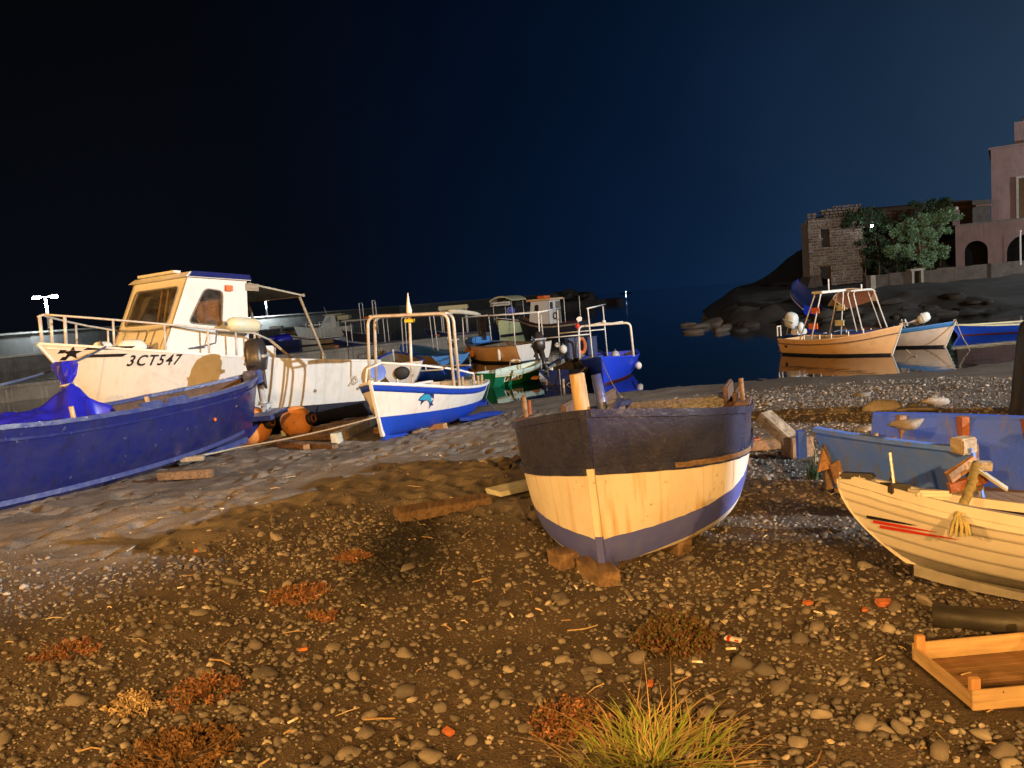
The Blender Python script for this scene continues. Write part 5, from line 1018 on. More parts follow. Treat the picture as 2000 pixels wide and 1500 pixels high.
# ---- white clinker boat at the right ------------------------------------------
wb2 = boat('clinker_boat', 'cream lapstrake dinghy with red and black flash, cut by the right edge', (-0.88, 0.475), (3.22, 2.93, .03), heel=R(11), trim=R(1))
H5 = Hull(3.7, 1.16, [(0, .40), (.3, .32), (.6, .32), (.85, .39), (1, .50)], rake=.32, rake_s=.1, tw=.5, um=.50, pb=2.7, ps=2.2, am=.30, ab=.62, as_=.5, rb=.10, rs=.1, curve=1.8)
vb = [0, .20, .38, .56, .74, .91, 1.0]
H5.band('bottom', 'inside_grey', 0, .20, wb2, nv=4)
for a_, b_ in zip(vb[1:-1], vb[2:]): H5.band('plank', 'clinker_cream', a_, b_, wb2, .008, .000, nu=44, nv=4, lip=.006)
H5.rail('gunwale', 'clinker_cream', wb2, 1.0, .11, .045, .02, .012, nu=50); H5.rail('rub_rail', 'clinker_cream', wb2, .925, .03, .028, .024, 0, nu=50, jag=.002); H5.stempost('stem', 'clinker_cream', wb2, .06, .015, 0.0); H5.keel('keel', 'inside_grey', wb2, .05, .05); H5.transom('transom', 'clinker_cream', wb2)
H5.shell(wb2, 'tarp_dark', .28); H5.thwart('thwart', 'timber', wb2, .5, .72)
p = H5.pt(.985, 1, -1, -.05); MB().box((0, p.y - .03, p.z + .03), (.20, .16, .03)).build('bow_pad', 'tarp_dark', wb2, bevel=.01)
p = H5.pt(.93, 1, -1, -.05); MB().box((p.x, p.y, p.z + .03), (.12, .10, .05), R(30)).build('rowlock_pad', 'tarp_dark', wb2, bevel=.006); MB().tube([(p.x, p.y, p.z + .03), (p.x + .03, p.y + .02, p.z + .20)], .008, 6).build('rowlock_pin', 'aluminium', wb2)
p = H5.pt(.905, 1, -1, -.05); MB().box((p.x, p.y - .05, p.z + .035), (.13, .16, .04), R(30)).build('rowlock_block', 'clinker_cream', wb2, bevel=.012)
p = H5.pt(.972, 1, -1, -.04); MB().box((p.x, p.y, p.z + .03), (.07, .08, .03), R(45)).build('bow_chock', 'clinker_cream', wb2, bevel=.01)
for k, (mt, y0_, x1_) in enumerate([('black_print', .030, .22), ('red_print', .010, .27), ('red_print', -.012, .33)]):
    n_ = 10; vs = []
    for i in range(n_ + 1): x = x1_ * i / n_; w_ = .014 * (1 - (i / n_) ** 2.5) + .002; vs += [(x + .03 * k, y0_ - w_ / 2 - .01 * i / n_), (x + .03 * k, y0_ + w_ / 2 - .01 * i / n_)]
    H5.decal('flash', mt, vs, [(2 * i, 2 * i + 2, 2 * i + 3, 2 * i + 1) for i in range(n_)], -1, 1.72, .29, wb2, .016)

# ---- broken blue skiff behind it ------------------------------------------------
sk = thing('open_skiff', 'old blue open skiff with bare frames and no bow, behind the cream dinghy', 'boat', (2.9, 5.0, 0))
ZT = .50; A0, A1 = G(1592, 842, .50), G(1900, 884, .46); B0, B1 = G(1706, 813, .52), G(2090, 826, .52)
o0 = Vector((2.9, 5.0, 0)); th_ = .03
def side(mb2, a_, b_, zt0, zt1, inward, z0=.06, bow=0.0, n_=10, shrink=.16):
    for i in range(n_):
        for (f0, f1) in ((i / n_, (i + 1) / n_),):
            pts = []
            for f in (f0, f1):
                p = a_.lerp(b_, f) - o0; q = Vector((p.x, p.y, 0)); d = (b_ - a_).normalized(); nrm = Vector((-d.y, d.x, 0)) * inward; q -= nrm * bow * 4 * f * (1 - f); zt_ = zt0 + (zt1 - zt0) * f
                pts.append((q + nrm * shrink, q, nrm, zt_))
            (l0, t0, n0, z_0), (l1, t1, n1, z_1) = pts
            mb2.hexa([(*l0.xy, z0), (*l1.xy, z0), (*(l1 + n1 * th_).xy, z0), (*(l0 + n0 * th_).xy, z0), (*t0.xy, z_0), (*t1.xy, z_1), (*(t1 + n1 * th_).xy, z_1), (*(t0 + n0 * th_).xy, z_0)])
m1 = MB(); side(m1, A0, A1, .50, .46, 1, bow=.05); m1.build('near_side', 'slate_blue', sk); m2 = MB(); side(m2, B0, B1, .52, .52, -1, bow=.04); m2.build('far_side', 'deep_blue', sk)
a0_, a1_, b0_, b1_ = A0 - o0, A1 - o0, B0 - o0, B1 - o0
MB().hexa([(a0_.x + .1, a0_.y - .05, .055), (a1_.x + .1, a1_.y, .055), (b1_.x, b1_.y - .1, .055), (b0_.x - .02, b0_.y - .12, .055), (a0_.x + .1, a0_.y - .05, .085), (a1_.x + .1, a1_.y, .085), (b1_.x, b1_.y - .1, .085), (b0_.x - .02, b0_.y - .12, .085)]).build('floor', 'timber', sk)
for f in (0.14, .47, .78):
    p = B0.lerp(B1, f) - o0; MB().bar((p.x, p.y - .05, .07), (p.x + .01, p.y - .035, .54), .055, .05, up=(1, 0, 0), jit=.006).build('frame_rib', 'rust' if f > .2 else 'timber', sk)
for f in (.04, .5, .97):
    p = A0.lerp(A1, f) - o0; MB().bar((p.x + .06, p.y + .04, .07), (p.x + .04, p.y + .03, .50), .05, .05, up=(1, 0, 0), jit=.006).build('frame_rib', 'timber', sk)
for pts_, nm, mt in (((A0, A1), 'near_gunwale', 'slate_blue'), ((B0, B1), 'far_gunwale', 'deep_blue')):
    mm_ = MB()
    for i in range(8):
        q0, q1 = pts_[0].lerp(pts_[1], i / 8) - o0, pts_[0].lerp(pts_[1], (i + 1) / 8) - o0; d = (q1 - q0).normalized(); nn = Vector((-d.y, d.x, 0)) * (-1 if nm[0] == 'n' else 1); bw_ = lambda f: nn * (.05 if nm[0] == 'n' else .04) * 4 * f * (1 - f)
        mm_.bar(q0 + bw_(i / 8) + Vector((0, 0, .015)), q1 + bw_((i + 1) / 8) + Vector((0, 0, .015)), .055, .03)
    mm_.build(nm, mt, sk)
p0, p1 = a0_.lerp(b0_, .05), b0_.lerp(a0_, .0); MB().bar((p0.x + .05, p0.y - .12, .20), (p1.x - .02, p1.y - .12, .34), .025, .16, jit=.006).build('cross_board', 'rudder_wood', sk)
MB().prism([(0, 0), (.10, .02), (.04, .17)], 0, .03, Matrix.Translation((a0_.x - .02, a0_.y - .05, .22)) @ Matrix.Rotation(R(90), 4, 'X')).build('bow_knee', 'rudder_wood', sk)
MB().box((a0_.x - .08, a0_.y + .06, .40), (.06, .05, .20)).build('bow_post', 'deep_blue', sk)
p = A0.lerp(A1, .95) - o0; MB().box((p.x + .0, p.y, .50), (.12, .10, .10), .3).build('end_block', 'timber_pale', sk, bevel=.01)
pc = A0.lerp(A1, .62); boulder_o = arr_mesh('sandstone_lump', stone_shape(IV2, 77) * .14 * np.array([1.2, .8, .6]), IF2, 'stone_mix', smooth=True); boulder_o.location = (pc.x + .02, pc.y + .02, .60); tag(boulder_o, 'brown flat stone resting on the gunwale of the blue skiff', 'stone')
# split timbers and rope between skiff and dinghy
dt = thing('broken_timbers', 'splintered brown boat timbers leaning against the cream dinghy', 'timber', G(1890, 935, .38)); dt.scale = (.62, .62, .62)
for k, (a_, b_, w_, h_, mt) in enumerate([((-.18, .0, .02), (.10, .05, .16), .05, .10, 'rudder_wood'), ((-.16, .02, -.08), (.16, -.02, .0), .05, .09, 'rust'), ((.02, .06, .12), (.22, .0, .10), .09, .08, 'timber_pale'), ((.08, .02, .10), (.30, -.10, -.10), .16, .02, 'canvas_grey'), ((-.14, .05, -.14), (.18, .08, -.10), .06, .07, 'timber')]): MB().bar(a_, b_, w_, h_, jit=.008).build('broken_board', mt, dt)
p = G(1905, 905, .50); rope('rope', 'thick yellow and grey rope end hanging over the cream dinghy gunwale', [p, G(1900, 940, .52), G(1885, 975, .52), G(1872, 1008, .50)], .022, 'rope_yellow', 0, 5, .006)
p = G(1872, 1010, .50); rt = MB()
for k in range(10): a = k * .63; rt.tube([(0, 0, 0.02), (.03 * math.cos(a), .03 * math.sin(a) - .01, -.03), (.04 * math.cos(a), .03 * math.sin(a) - .01, -.075)], .007, 5)
o = rt.build('rope_tassel', 'rope_yellow'); o.location = p; tag(o, 'frayed tassel at the end of the yellow rope', 'rope end')
# ------------------------------------------------------------------ moored boats
def between(p_stern, p_bow, z=WATER):
    a_, b_ = G(*p_stern, z), G(*p_bow, z); d = b_ - a_; return a_, b_, (d.x, d.y), d.length
def simple_hull(root, H, top, bottom, gun, inside, wl=.16, stem=None, trans=True, stripe=None, floor=.35):
    w_ = lambda u: H.vz(u, wl); lo = lambda u: H.vz(u, H.zs(u) - .10) if stripe else 1.0
    H.band('topside', top, w_, lo if stripe else 1.0, root, nu=22, nv=4); H.band('bottom', bottom, 0, w_, root, nu=22, nv=3)
    if stripe: H.band('sheer_strake', stripe, lo, 1.0, root, .006, .006, nu=22, nv=2, lip=.005)
    if trans: H.transom('transom', top, root, H.vz(0, wl), 1, 0.002); H.transom('lower_transom', bottom, root, 0, H.vz(0, wl))
    H.rail('gunwale', gun, root, 1.0, .08, .04, .015, .012, nu=24); H.stempost('stem', stem or top, root, .05, .03, .10); H.shell(root, inside, floor)
# tan boat, bow towards the beach
a_, b_, d_, L_ = between((1556, 690), (1750, 694))
t1 = boat('moored_boat', 'tan moored boat with white framed canopy bars, bow towards the beach', d_, ((a_.x + b_.x) / 2, (a_.y + b_.y) / 2, WATER - .14))
Ht = Hull(L_ + .35, 1.55, [(0, .62), (.35, .60), (.7, .70), (1, .92)], rake=.34, rake_s=-.12, tw=.75, um=.42, pb=2.1, am=.32, ab=.9, as_=.4)
simple_hull(t1, Ht, 'tan_hull', 'antifoul_dark', 'tan_hull', 'inside_grey', .20, 'cabin_white'); Ht.rail('rub_rail', 'timber', t1, .80, .03, .035, .025, 0)
for yy, ln in ((-.55, .25), (-.95, .45)):
    hoop(t1, 'canopy_hoop', 'white_tube', arch(-.66, .66, yy, .62, 1.95, ln, .08, .16), .02)
MB().box((0, -.40, 1.96), (1.05, .34, .07)).build('canopy_roof', 'white_tube', t1); hoop(t1, 'mast', 'white_tube', [(0, -.4, 1.98), (0, -.4, 2.32)], .02)
for z_ in (1.0, 1.45):
    for sx_ in (-1, 1): MB().bar((sx_ * (.60 - .05 * (z_ - .6)), -.75 + .2 * (z_ - .6), z_), (sx_ * (.60 - .05 * (z_ - .6)), -.42 + .12 * (z_ - .6), z_), .03, .17).build('ladder_board', 'orange_plastic' if sx_ > 0 else 'canvas_yellow', t1)
for u in (.3, .45, .55, .68, .78): p = Ht.pt(u, 1, 1, -.04); MB().tube([(p.x, p.y, p.z), (p.x, p.y, p.z + .16)], .018, 6).build('thole_pin', 'fender_white', t1)
MB().box((-.25, -1.72, .78), (.42, .30, .16)).build('stern_box', 'fender_white', t1, bevel=.03); fm = MB()
for q in (-.10, .10): fm.box((.45 + q * .7, -1.88, .86), (.03, .03, .30))
fm.box((.45, -1.88, 1.01), (.17, .03, .03)); fm.build('ensign_frame', 'white_tube', t1); MB().ball((.1, -1.35, .92), (.10, .10, .18)).build('gas_bottle', 'motor_white', t1, True)
Ht.band('stern_patch', 'black_opening', lambda u: .60, lambda u: .72, t1, .008, .008, .07, .10, 2, 1)
# white and blue boat beside it
t2 = boat('moored_boat', 'white moored boat with blue sheer strake and white canopy hoops', d_, tuple(Vector(t1.location) + Vector((1.55, 1.05, .06))))
Hu = Hull(4.2, 1.5, [(0, .56), (.35, .55), (.7, .66), (1, .82)], rake=.34, tw=.7, um=.42, pb=2.1, am=.32, ab=.9)
p = G(1856, 678, WATER); bd = Vector((d_[0], d_[1], 0)).normalized(); t2.location = (p.x - bd.x * 1.95, p.y - bd.y * 1.95, WATER - .12)
simple_hull(t2, Hu, 'buff_hull', 'antifoul_dark', 'sky_blue', 'inside_grey', .18, 'cabin_white', stripe='sky_blue')
for yy in (-.35, -.55): hoop(t2, 'canopy_hoop', 'white_tube', arch(-.60, .60, yy, .60, 1.86, -.35, .10, .10), .02)
MB().bar((-.5, -.82, 1.87), (.5, -.82, 1.87), .10, .05).build('canopy_bar', 'white_tube', t2); hoop(t2, 'mast', 'white_tube', [(-.05, -.82, 1.88), (-.05, -.82, 2.05)], .025); hoop(t2, 'boat_hook', 'timber_pale', [(-.40, -.9, 1.84), (.55, -2.0, 1.92)], .018)
motor(t2, (.2, 1.2, .86), R(-70), R(20), .60, cowl='motor_white')
for u in (.3, .5, .66): p = Hu.pt(u, 1, 1, -.04); MB().tube([(p.x, p.y, p.z), (p.x, p.y, p.z + .15)], .018, 6).build('thole_pin', 'fender_white', t2)
# outboard standing beyond the tan boat belongs to a low blue boat
t3 = boat('moored_boat', 'low dark blue moored boat with a white outboard behind the tan boat', d_, tuple(Vector(t1.location) + Vector((.75, 1.9, .05))))
Hv = Hull(3.6, 1.4, [(0, .55), (.4, .52), (1, .70)], rake=.25, tw=.7, um=.42, am=.32, ab=.9)
simple_hull(t3, Hv, 'bright_blue', 'antifoul_dark', 'dark_blue', 'dark_blue', .16); motor(t3, (0, -1.8, .74), R(-18), 0, .95, cowl='motor_white')
# long blue boat at the right edge
p = G(1895, 655, WATER); q = G(2080, 640, WATER)
t4 = boat('moored_boat', 'long blue moored boat with cream gunwale at the right edge', (p.x - q.x, p.y - q.y), ((p.x + q.x) / 2 + .6, (p.y + q.y) / 2 + .15, WATER - .12))
Hw = Hull(5.2, 1.6, [(0, .46), (.4, .36), (.8, .40), (1, .48)], rake=.3, tw=.7, um=.45, am=.3, ab=.9); simple_hull(t4, Hw, 'bright_blue', 'maroon', 'canvas_yellow', 'inside_grey', .15)
p = Hw.pt(.6, 1, -1, -.04); MB().tube([(p.x, p.y, p.z), (p.x, p.y, p.z + .15)], .02, 6).build('thole_pin', 'fender_white', t4)
rope('rope', 'pale mooring rope drooping from the white and blue boat bow into the water', [local(t2, (0, 2.12, .9)), local(t2, (.5, 2.7, .25)), local(t2, (1.4, 3.4, .10))], .014, 'rope_pale', .08)
rope('rope', 'mooring line from the tan boat bow trailing in the water', [local(t1, (-.05, 1.9, .30)), G(1790, 695, WATER + .02)], .012, 'rope_pale', .05)

# ---- cluster in the middle ----------------------------------------------------
# green tender
g1 = G(950, 757, WATER); gb = boat('green_tender', 'small green tender lettered LA MULA with pale mint gunwale', (.62, .78), (g1.x + .82, g1.y + .85, WATER - .13))
Hg = Hull(2.6, .95, [(0, .54), (.4, .50), (.8, .54), (1, .60)], rake=.28, tw=.70, um=.40, am=.3, ab=.9); simple_hull(gb, Hg, 'green_hull', 'green_hull', 'mint', 'mint', .08, stripe='mint')
Hg.rail('yellow_rail', 'canvas_yellow', gb, lambda u: Hg.vz(u, Hg.zs(u) - .105), .02, .022, .02, 0); v, f = text_mesh('LA MULA', .17, bold=.008, spacing=1.05); Hg.decal('name_lettering', 'white_print', v, f, 1, -.95, .26, gb)
for u in (.2, .62): p = Hg.pt(u, 1, -1, -.04); MB().tube([(p.x, p.y, p.z), (p.x, p.y, p.z + .16)], .016, 6).build('thole_pin', 'timber_pale', gb)
Hg.thwart('thwart', 'mint', gb, .45, .75, .3)
# tan and white boat with canopy bars
tb2 = boat('moored_boat', 'moored boat with tan side, white stern and blue deck under a pipe canopy', (-.62, .78), (0, 0, 0)); p = G(1034, 706, WATER); bd = Vector((-.62, .78, 0)).normalized(); tb2.location = (p.x + bd.x * 1.9 + .06, p.y + bd.y * 1.9, WATER - .14)
Hc = Hull(4.3, 2.0, [(0, .82), (.4, .78), (.8, .88), (1, 1.0)], rake=.30, rake_s=0, tw=.85, um=.42, am=.22, ab=.8, as_=.2); simple_hull(tb2, Hc, 'tan_hull', 'antifoul_dark', 'inside_grey', 'inside_grey', .22)
Hc.transom('white_stern', 'white_hull', tb2, Hc.vz(0, .22), 1.0, .012); Hc.deck('foredeck', 'sky_blue', tb2, .62, .98, .01, .05)
MB().box((-.25, .95, 1.02), (.9, .45, .24)).build('deck_locker', 'sky_blue', tb2, bevel=.04)
for sx_ in (-1, 1):
    for yy in (-1.9, 1.35): hoop(tb2, 'canopy_post', 'white_tube', [(sx_ * .70, yy, .82), (sx_ * .66, yy, 1.95)], .02)
for sx_ in (-1, 1): hoop(tb2, 'canopy_rail', 'white_tube', [(sx_ * .66, -2.3, 1.96), (sx_ * .66, 1.4, 1.94)], .022)
for yy in (-2.3, -1.0, 0.2, 1.4): MB().bar((-.66, yy, 1.95), (.66, yy, 1.95), .025, .025).build('canopy_slat', 'white_tube', tb2)
MB().box((-.25, .7, 1.45), (.02, .55, .9)).build('windscreen', 'clear_glass', tb2)
for k, (u, r_) in enumerate(((.92, .09), (.80, .13), (.66, .12))): p = Hc.pt(u, .62, -1, .10); o = thing('fender', ['small tan ball fender nearest the bow of the tan and white boat', 'round tan fender on the side of the tan and white boat', 'oval tan fender amidships on the tan and white boat'][k], 'fender', local(tb2, p)); MB().ball((0, 0, 0), (r_, r_, r_ * 1.2)).build('body', 'buoy_orange', o, True); MB().tube([(0, 0, r_), (0, 0, r_ + .2)], .012, 5).build('lanyard', 'rope_pale', o)
p = Hc.pt(.22, .62, -1, .05); o = thing('fender', 'slim white fender on the aft quarter of the tan and white boat', 'fender', local(tb2, p)); MB().lathe([(.03, -.22), (.06, -.17), (.06, .17), (.03, .22)], 10).build('body', 'fender_white', o, True); MB().tube([(0, 0, .2), (0, 0, .36)], .01, 5).build('lanyard', 'rope_pale', o)
# pale yellow boat with hard top and sign board
yb2 = boat('moored_boat', 'pale yellow boat with maroon rail, domed hard top and white sign board', (-.45, -.89), (0, 0, 0)); p = G(990, 684, WATER); yb2.location = ((p.x + .25) * 1.40, (p.y + 1.6) * 1.40, WATER - .12)
Hy = Hull(3.8, 1.6, [(0, 1.0), (.5, 1.05), (1, 1.35)], rake=.3, tw=.8, um=.42, am=.3, ab=.8); simple_hull(yb2, Hy, 'pale_yellow', 'antifoul_dark', 'fender_white', 'inside_grey', .22, stripe='maroon')
for sx_ in (-1, 1):
    for yy in (-.9, .9): hoop(yb2, 'top_post', 'white_tube', [(sx_ * .72, yy, 1.05), (sx_ * .70, yy, 2.42)], .022)
dm = MB(); vs = []; fs = []
for i in range(11):
    x = -.85 + 1.7 * i / 10; z = 2.45 + .26 * (1 - (x / .85) ** 2)
    vs += [(x, -1.15, z), (x, 1.15, z), (x, 1.15, z + .10), (x, -1.15, z + .10)]
for i in range(10):
    for k in range(4): fs.append((i * 4 + k, i * 4 + (k + 1) % 4, i * 4 + 4 + (k + 1) % 4, i * 4 + 4 + k))
dm.add(vs, fs + [(0, 1, 2, 3), (43, 42, 41, 40)]).build('hard_top', 'canvas_yellow', yb2)
sg = MB().box((0, 1.19, 2.30), (1.5, .04, .26)).build('sign_board', 'white_print', yb2)
sq = MB().box((.64, 1.213, 2.30), (.15, .006, .19)).build('sign_square', 'black_print', sg)
v, f = text_mesh('f', .22, bold=.008); MB().add([(.65 - x, 1.2185, 2.235 + y) for x, y, _ in v], f).build('sign_letter', 'white_print', sg)
for k in range(15): hh_ = random.choice((.10, .12, .07)); MB().box((.50 - k * .078, 1.2135, 2.255 + hh_ / 2), (random.uniform(.035, .055), .004, hh_)).build('sign_lettering', 'inside_grey', sg)
o = thing('dry_bag', 'bright blue bundle hanging under the hard top of the yellow boat', 'bundle', local(yb2, (-.45, .6, 1.75))); MB().box((0, 0, 0), (.5, .4, .55), .3).build('cloth', 'tarp_blue', o, bevel=.1); MB().tube([(0, 0, .25), (0, 0, .7)], .02, 6).build('strap', 'rope_blue', o)
# wheelhouse boat
wb3 = boat('moored_boat', 'moored fishing boat with narrow white wheelhouse and dark red rail', (-.80, .60), (0, 0, 0)); p = G(1085, 700, WATER); wb3.location = ((p.x + .1) * 1.34, (p.y + 3.2) * 1.34, WATER - .12)
Hx = Hull(4.4, 1.8, [(0, 1.05), (.5, 1.0), (1, 1.45)], rake=.4, tw=.8, um=.42, am=.28, ab=.85); simple_hull(wb3, Hx, 'antifoul_dark', 'antifoul_dark', 'maroon', 'inside_grey', .2); Hx.rail('rub_rail', 'timber_pale', wb3, .86, .05, .09, .03)
wm, wg = MB(), MB(); ww, y0_, y1_, z0_, z1_ = .62, .95, -.35, .95, 2.30
panel(wm, wg, [(-ww, y0_ + .12, z0_), (-ww, y1_, z0_), (-ww * .92, y1_, z1_), (-ww * .92, y0_ - .1, z1_)], [(.2, .55), (.45, .55), (.45, .85), (.22, .85)], .04); panel(wm, wg, [(ww, y1_, z0_), (ww, y0_ + .12, z0_), (ww * .92, y0_ - .1, z1_), (ww * .92, y1_, z1_)], [(.55, .55), (.8, .55), (.78, .85), (.55, .85)], .04)
panel(wm, wg, [(ww, y0_ + .118, z0_), (-ww, y0_ + .118, z0_), (-ww * .92, y0_ - .102, z1_), (ww * .92, y0_ - .102, z1_)], [(.3, .55), (.7, .55), (.7, .85), (.3, .85)], .04); panel(wm, wg, [(-ww, y1_ + .002, z0_), (ww, y1_ + .002, z0_), (ww * .92, y1_ + .002, z1_), (-ww * .92, y1_ + .002, z1_)], [(.08, .62), (.38, .62), (.38, .92), (.08, .92)], .04)
o = wm.build('wheelhouse', 'cabin_white', wb3); wg.build('window_glass', 'motor_black', o); MB().box((0, .3, z1_ + .06), (1.35, 1.6, .11)).build('wheelhouse_roof', 'tan_hull', o); MB().box((.30, y1_ - .03, 1.60), (.42, .04, 1.25)).build('door', 'inside_grey', o); MB().box((0, .35, z1_ + .2), (.6, .5, .14)).build('roof_raft', 'orange_plastic', o, bevel=.03)
MB().tube([(-.12 + .18 * math.cos(a * .4), y1_ - .09, 1.42 + .18 * math.sin(a * .4)) for a in range(17)], .03, 6).build('steering_wheel', 'motor_black', o)
for sx_ in (-.8, .8): hoop(wb3, 'stern_post', 'white_tube', [(sx_, -1.5, 1.0), (sx_, -1.5, 2.4)], .02)
# dark boat with motor in front, boxes, flag pole
dk = boat('moored_boat', 'dark blue boat with stern motor, pipe frame and stacked blue boxes', (.30, .95), (0, 0, 0)); p = G(1085, 752, WATER); dk.location = (p.x + .85, p.y + 1.9, WATER - .12)
Hd = Hull(4.2, 1.6, [(0, .52), (.4, .50), (1, .72)], rake=.3, tw=.8, um=.42, am=.3, ab=.85); simple_hull(dk, Hd, 'dark_blue', 'antifoul_dark', 'dark_blue', 'inside_grey', .14)
motor(dk, (-.62, -2.05, 1.02), R(-30), R(35), .95, leg='motor_black')
for sx_ in (-1, 1):
    for yy in (-1.6, .6): hoop(dk, 'frame_post', 'white_tube', [(sx_ * .72, yy, .5), (sx_ * .68, yy, 2.05)], .018)
    hoop(dk, 'frame_rail', 'white_tube', [(sx_ * .68, -1.7, 2.06), (sx_ * .68, 1.0, 2.10)], .02)
for yy in (-1.6, .6): hoop(dk, 'frame_bar', 'white_tube', [(-.70, yy, 1.35), (.70, yy, 1.38)], .016)
def put(name, lab, cat, px, py, yd, build):
    p = PY(px, py, yd); o = thing(name, lab, cat, p); build(o); return o
yk = dk.location.y
def bx_(w, d, h, mat, rz=.2, bev=.02): return lambda o: (MB().box((0, 0, 0), (w, d, h), rz).build('body', mat, o, bevel=bev), MB().box((0, 0, h / 2 + .016), (w * 1.04, d * 1.04, .03), rz).build('lid', mat, o))
put('storage_box', 'tall blue storage box on the dark moored boat', 'box', 1119, 680, yk, bx_(.36, .34, .56, 'dark_blue')); put('storage_box', 'second blue storage box right of the orange life ring', 'box', 1152, 676, yk + .3, bx_(.34, .30, .50, 'dark_blue', .5))
def ball_buoy(r_, mat): return lambda o: (MB().ball((0, 0, 0), (r_, r_, r_ * 1.12), 14, 10).build('body', mat, o, True), MB().tube([(0, 0, r_), (0, 0, r_ * 1.45)], r_ * .18, 6).build('eye', 'rope_blue', o))
put('buoy', 'white round buoy left of the tall blue box', 'buoy', 1100, 682, yk - .2, ball_buoy(.115, 'fender_white')); put('buoy', 'small white float hanging near the wheelhouse boat rail', 'buoy', 1088, 674, yk + 2, ball_buoy(.07, 'fender_white'))
def ring(o): MB().tube([(.10 * math.sin(a * .4), 0, .21 * math.cos(a * .4)) for a in range(17)], .05, 8).build('ring', 'orange_plastic', o, True); MB().tube([(.10 * math.sin(a * .4) * 1.3, -.06, .21 * math.cos(a * .4) * 1.2) for a in range(17)], .008, 5).build('grab_line', 'rope_pale', o)
put('life_ring', 'orange life ring standing on edge beside the tall blue box', 'life ring', 1136, 675, yk - .1, ring)
def fpole(o): MB().tube([(0, 0, -1.0), (0, 0, .52)], .015, 6).build('pole', 'timber_pale', o); MB().prism([(0, 0), (.10, .03), (.12, .12), (.04, .16), (-.05, .10)], -.02, .02, Matrix.Translation((0, 0, .38)) @ Matrix.Rotation(R(90), 4, 'X')).build('flag', 'fender_white', o); MB().ball((-.02, 0, .26), (.07, .06, .09), 8, 6).build('marker_float', 'red_print', o, True)
put('marker_pole', 'fishing marker pole with white rag and red float above the life ring', 'marker pole', 1131, 655, yk - .3, fpole)
def rag(sd, mat, sc=1.0): return lambda o: arr_mesh('cloth', stone_shape(IV2, sd) * np.array([.22, .16, .16]) * sc, IF2, mat, o)
put('sack', 'pale sack draped over the stern of the green tender', 'sack', 1007, 705, g1.y + 2.6, rag(31, 'fender_white', 1.0)); put('sack', 'dark red sack between the motors in the shallow water', 'sack', 1050, 715, g1.y + 1.6, rag(32, 'maroon', .9)); put('sack', 'orange brown net heap at the water beside the green tender', 'net heap', 1046, 738, g1.y - .2, rag(33, 'buoy_orange', .75)); put('sack', 'small blue bundle on the dark boat stern', 'bundle', 1064, 712, g1.y + 1.9, rag(34, 'bright_blue', .45))
rope('rope', 'left rope running from the dark boat stern down into the shallows', [local(dk, (-.1, -2.1, .55)), G(1095, 752, WATER)], .01, 'rope_pale', .03); rope('rope', 'right rope running from the dark boat stern down into the shallows', [local(dk, (.6, -2.1, .55)), G(1106, 752, WATER)], .01, 'rope_pale', .03)
p = G(1101, 757, WATER); o = MB().tube([(0, 0, -.3), (0, 0, .22)], .03, 8).build('mooring_stake', 'post_pale'); o.location = p; tag(o, 'thin wooden stake standing in the shallows where two ropes meet', 'stake')
# bright blue boat with hoop
p = G(1181, 752, WATER); vb2 = boat('moored_boat', 'bright royal blue boat with white hoop, bow pointing at the beach', (-.22, -.975), (p.x + .40, p.y + 1.85, WATER - .14))
Hb = Hull(3.9, 1.55, [(0, .68), (.4, .66), (.8, .76), (1, .84)], rake=.12, tw=.8, um=.42, pb=2.8, am=.28, ab=.75); simple_hull(vb2, Hb, 'vivid_blue', 'maroon', 'vivid_blue', 'inside_brown', .19)
hoop(vb2, 'canopy_hoop', 'white_tube', arch(-.72, .72, .75, .72, 1.62, .0, .12, .03), .03); hoop(vb2, 'cable', 'fender_white', [(-.5, .72, 1.66), (-.2, .7, 1.64), (.1, .74, 1.67), (.4, .72, 1.64)], .016); MB().ball((.0, .75, 1.70), .05).build('top_light', 'fender_white', vb2, True)
put('buoy', 'chrome-like round buoy on the deck of the bright blue boat', 'buoy', 1202, 694, vb2.location.y - .6, ball_buoy(.115, 'motor_grey')); put('buoy', 'white ball buoy at the right side of the bright blue boat', 'buoy', 1247, 714, vb2.location.y - .5, ball_buoy(.09, 'fender_white')); put('sack', 'blue tarpaulin lump on the bow of the bright blue boat', 'tarpaulin', 1167, 700, vb2.location.y - 1.0, rag(41, 'sky_blue', .9)); put('sack', 'brown net lump on the starboard quarter of the bright blue boat', 'net heap', 1227, 698, vb2.location.y + .2, rag(42, 'inside_grey', .85))
# small blue rowing boat further out
a_, b_ = G(872, 716, WATER), G(782, 698, WATER); rb2 = boat('moored_boat', 'small boat with bright blue inside and tan side by the jetty', (b_.x - a_.x, b_.y - a_.y), ((a_.x + b_.x) / 2 + .2, (a_.y + b_.y) / 2, WATER - .12)); Hr = Hull((b_ - a_).length + .1, 1.7, [(0, .55), (.5, .52), (1, .75)], rake=.3, tw=.85, um=.42, am=.3, ab=.85)
simple_hull(rb2, Hr, 'tan_hull', 'antifoul_dark', 'sky_blue', 'sky_blue', .14, floor=.5); Hr.transom('blue_stern', 'sky_blue', rb2, .1, 1, .014); Hr.deck('stern_deck', 'sky_blue', rb2, .02, .22, .0, .02)
for yy in (.3, 1.1): hoop(rb2, 'canopy_hoop', 'white_tube', arch(-.7, .7, yy, .5, 2.1, .0, .12, .05), .02)
motor(rb2, (0.1, -(b_ - a_).length / 2 - .10, .78), R(-20), 0, 1.1); fender('fender', 'tan netted fender amidships on the small blue and tan boat', rb2, Hr.pt(.45, .6, -1, .14), (0, .3, 1), .3, .13, 'buoy_orange')
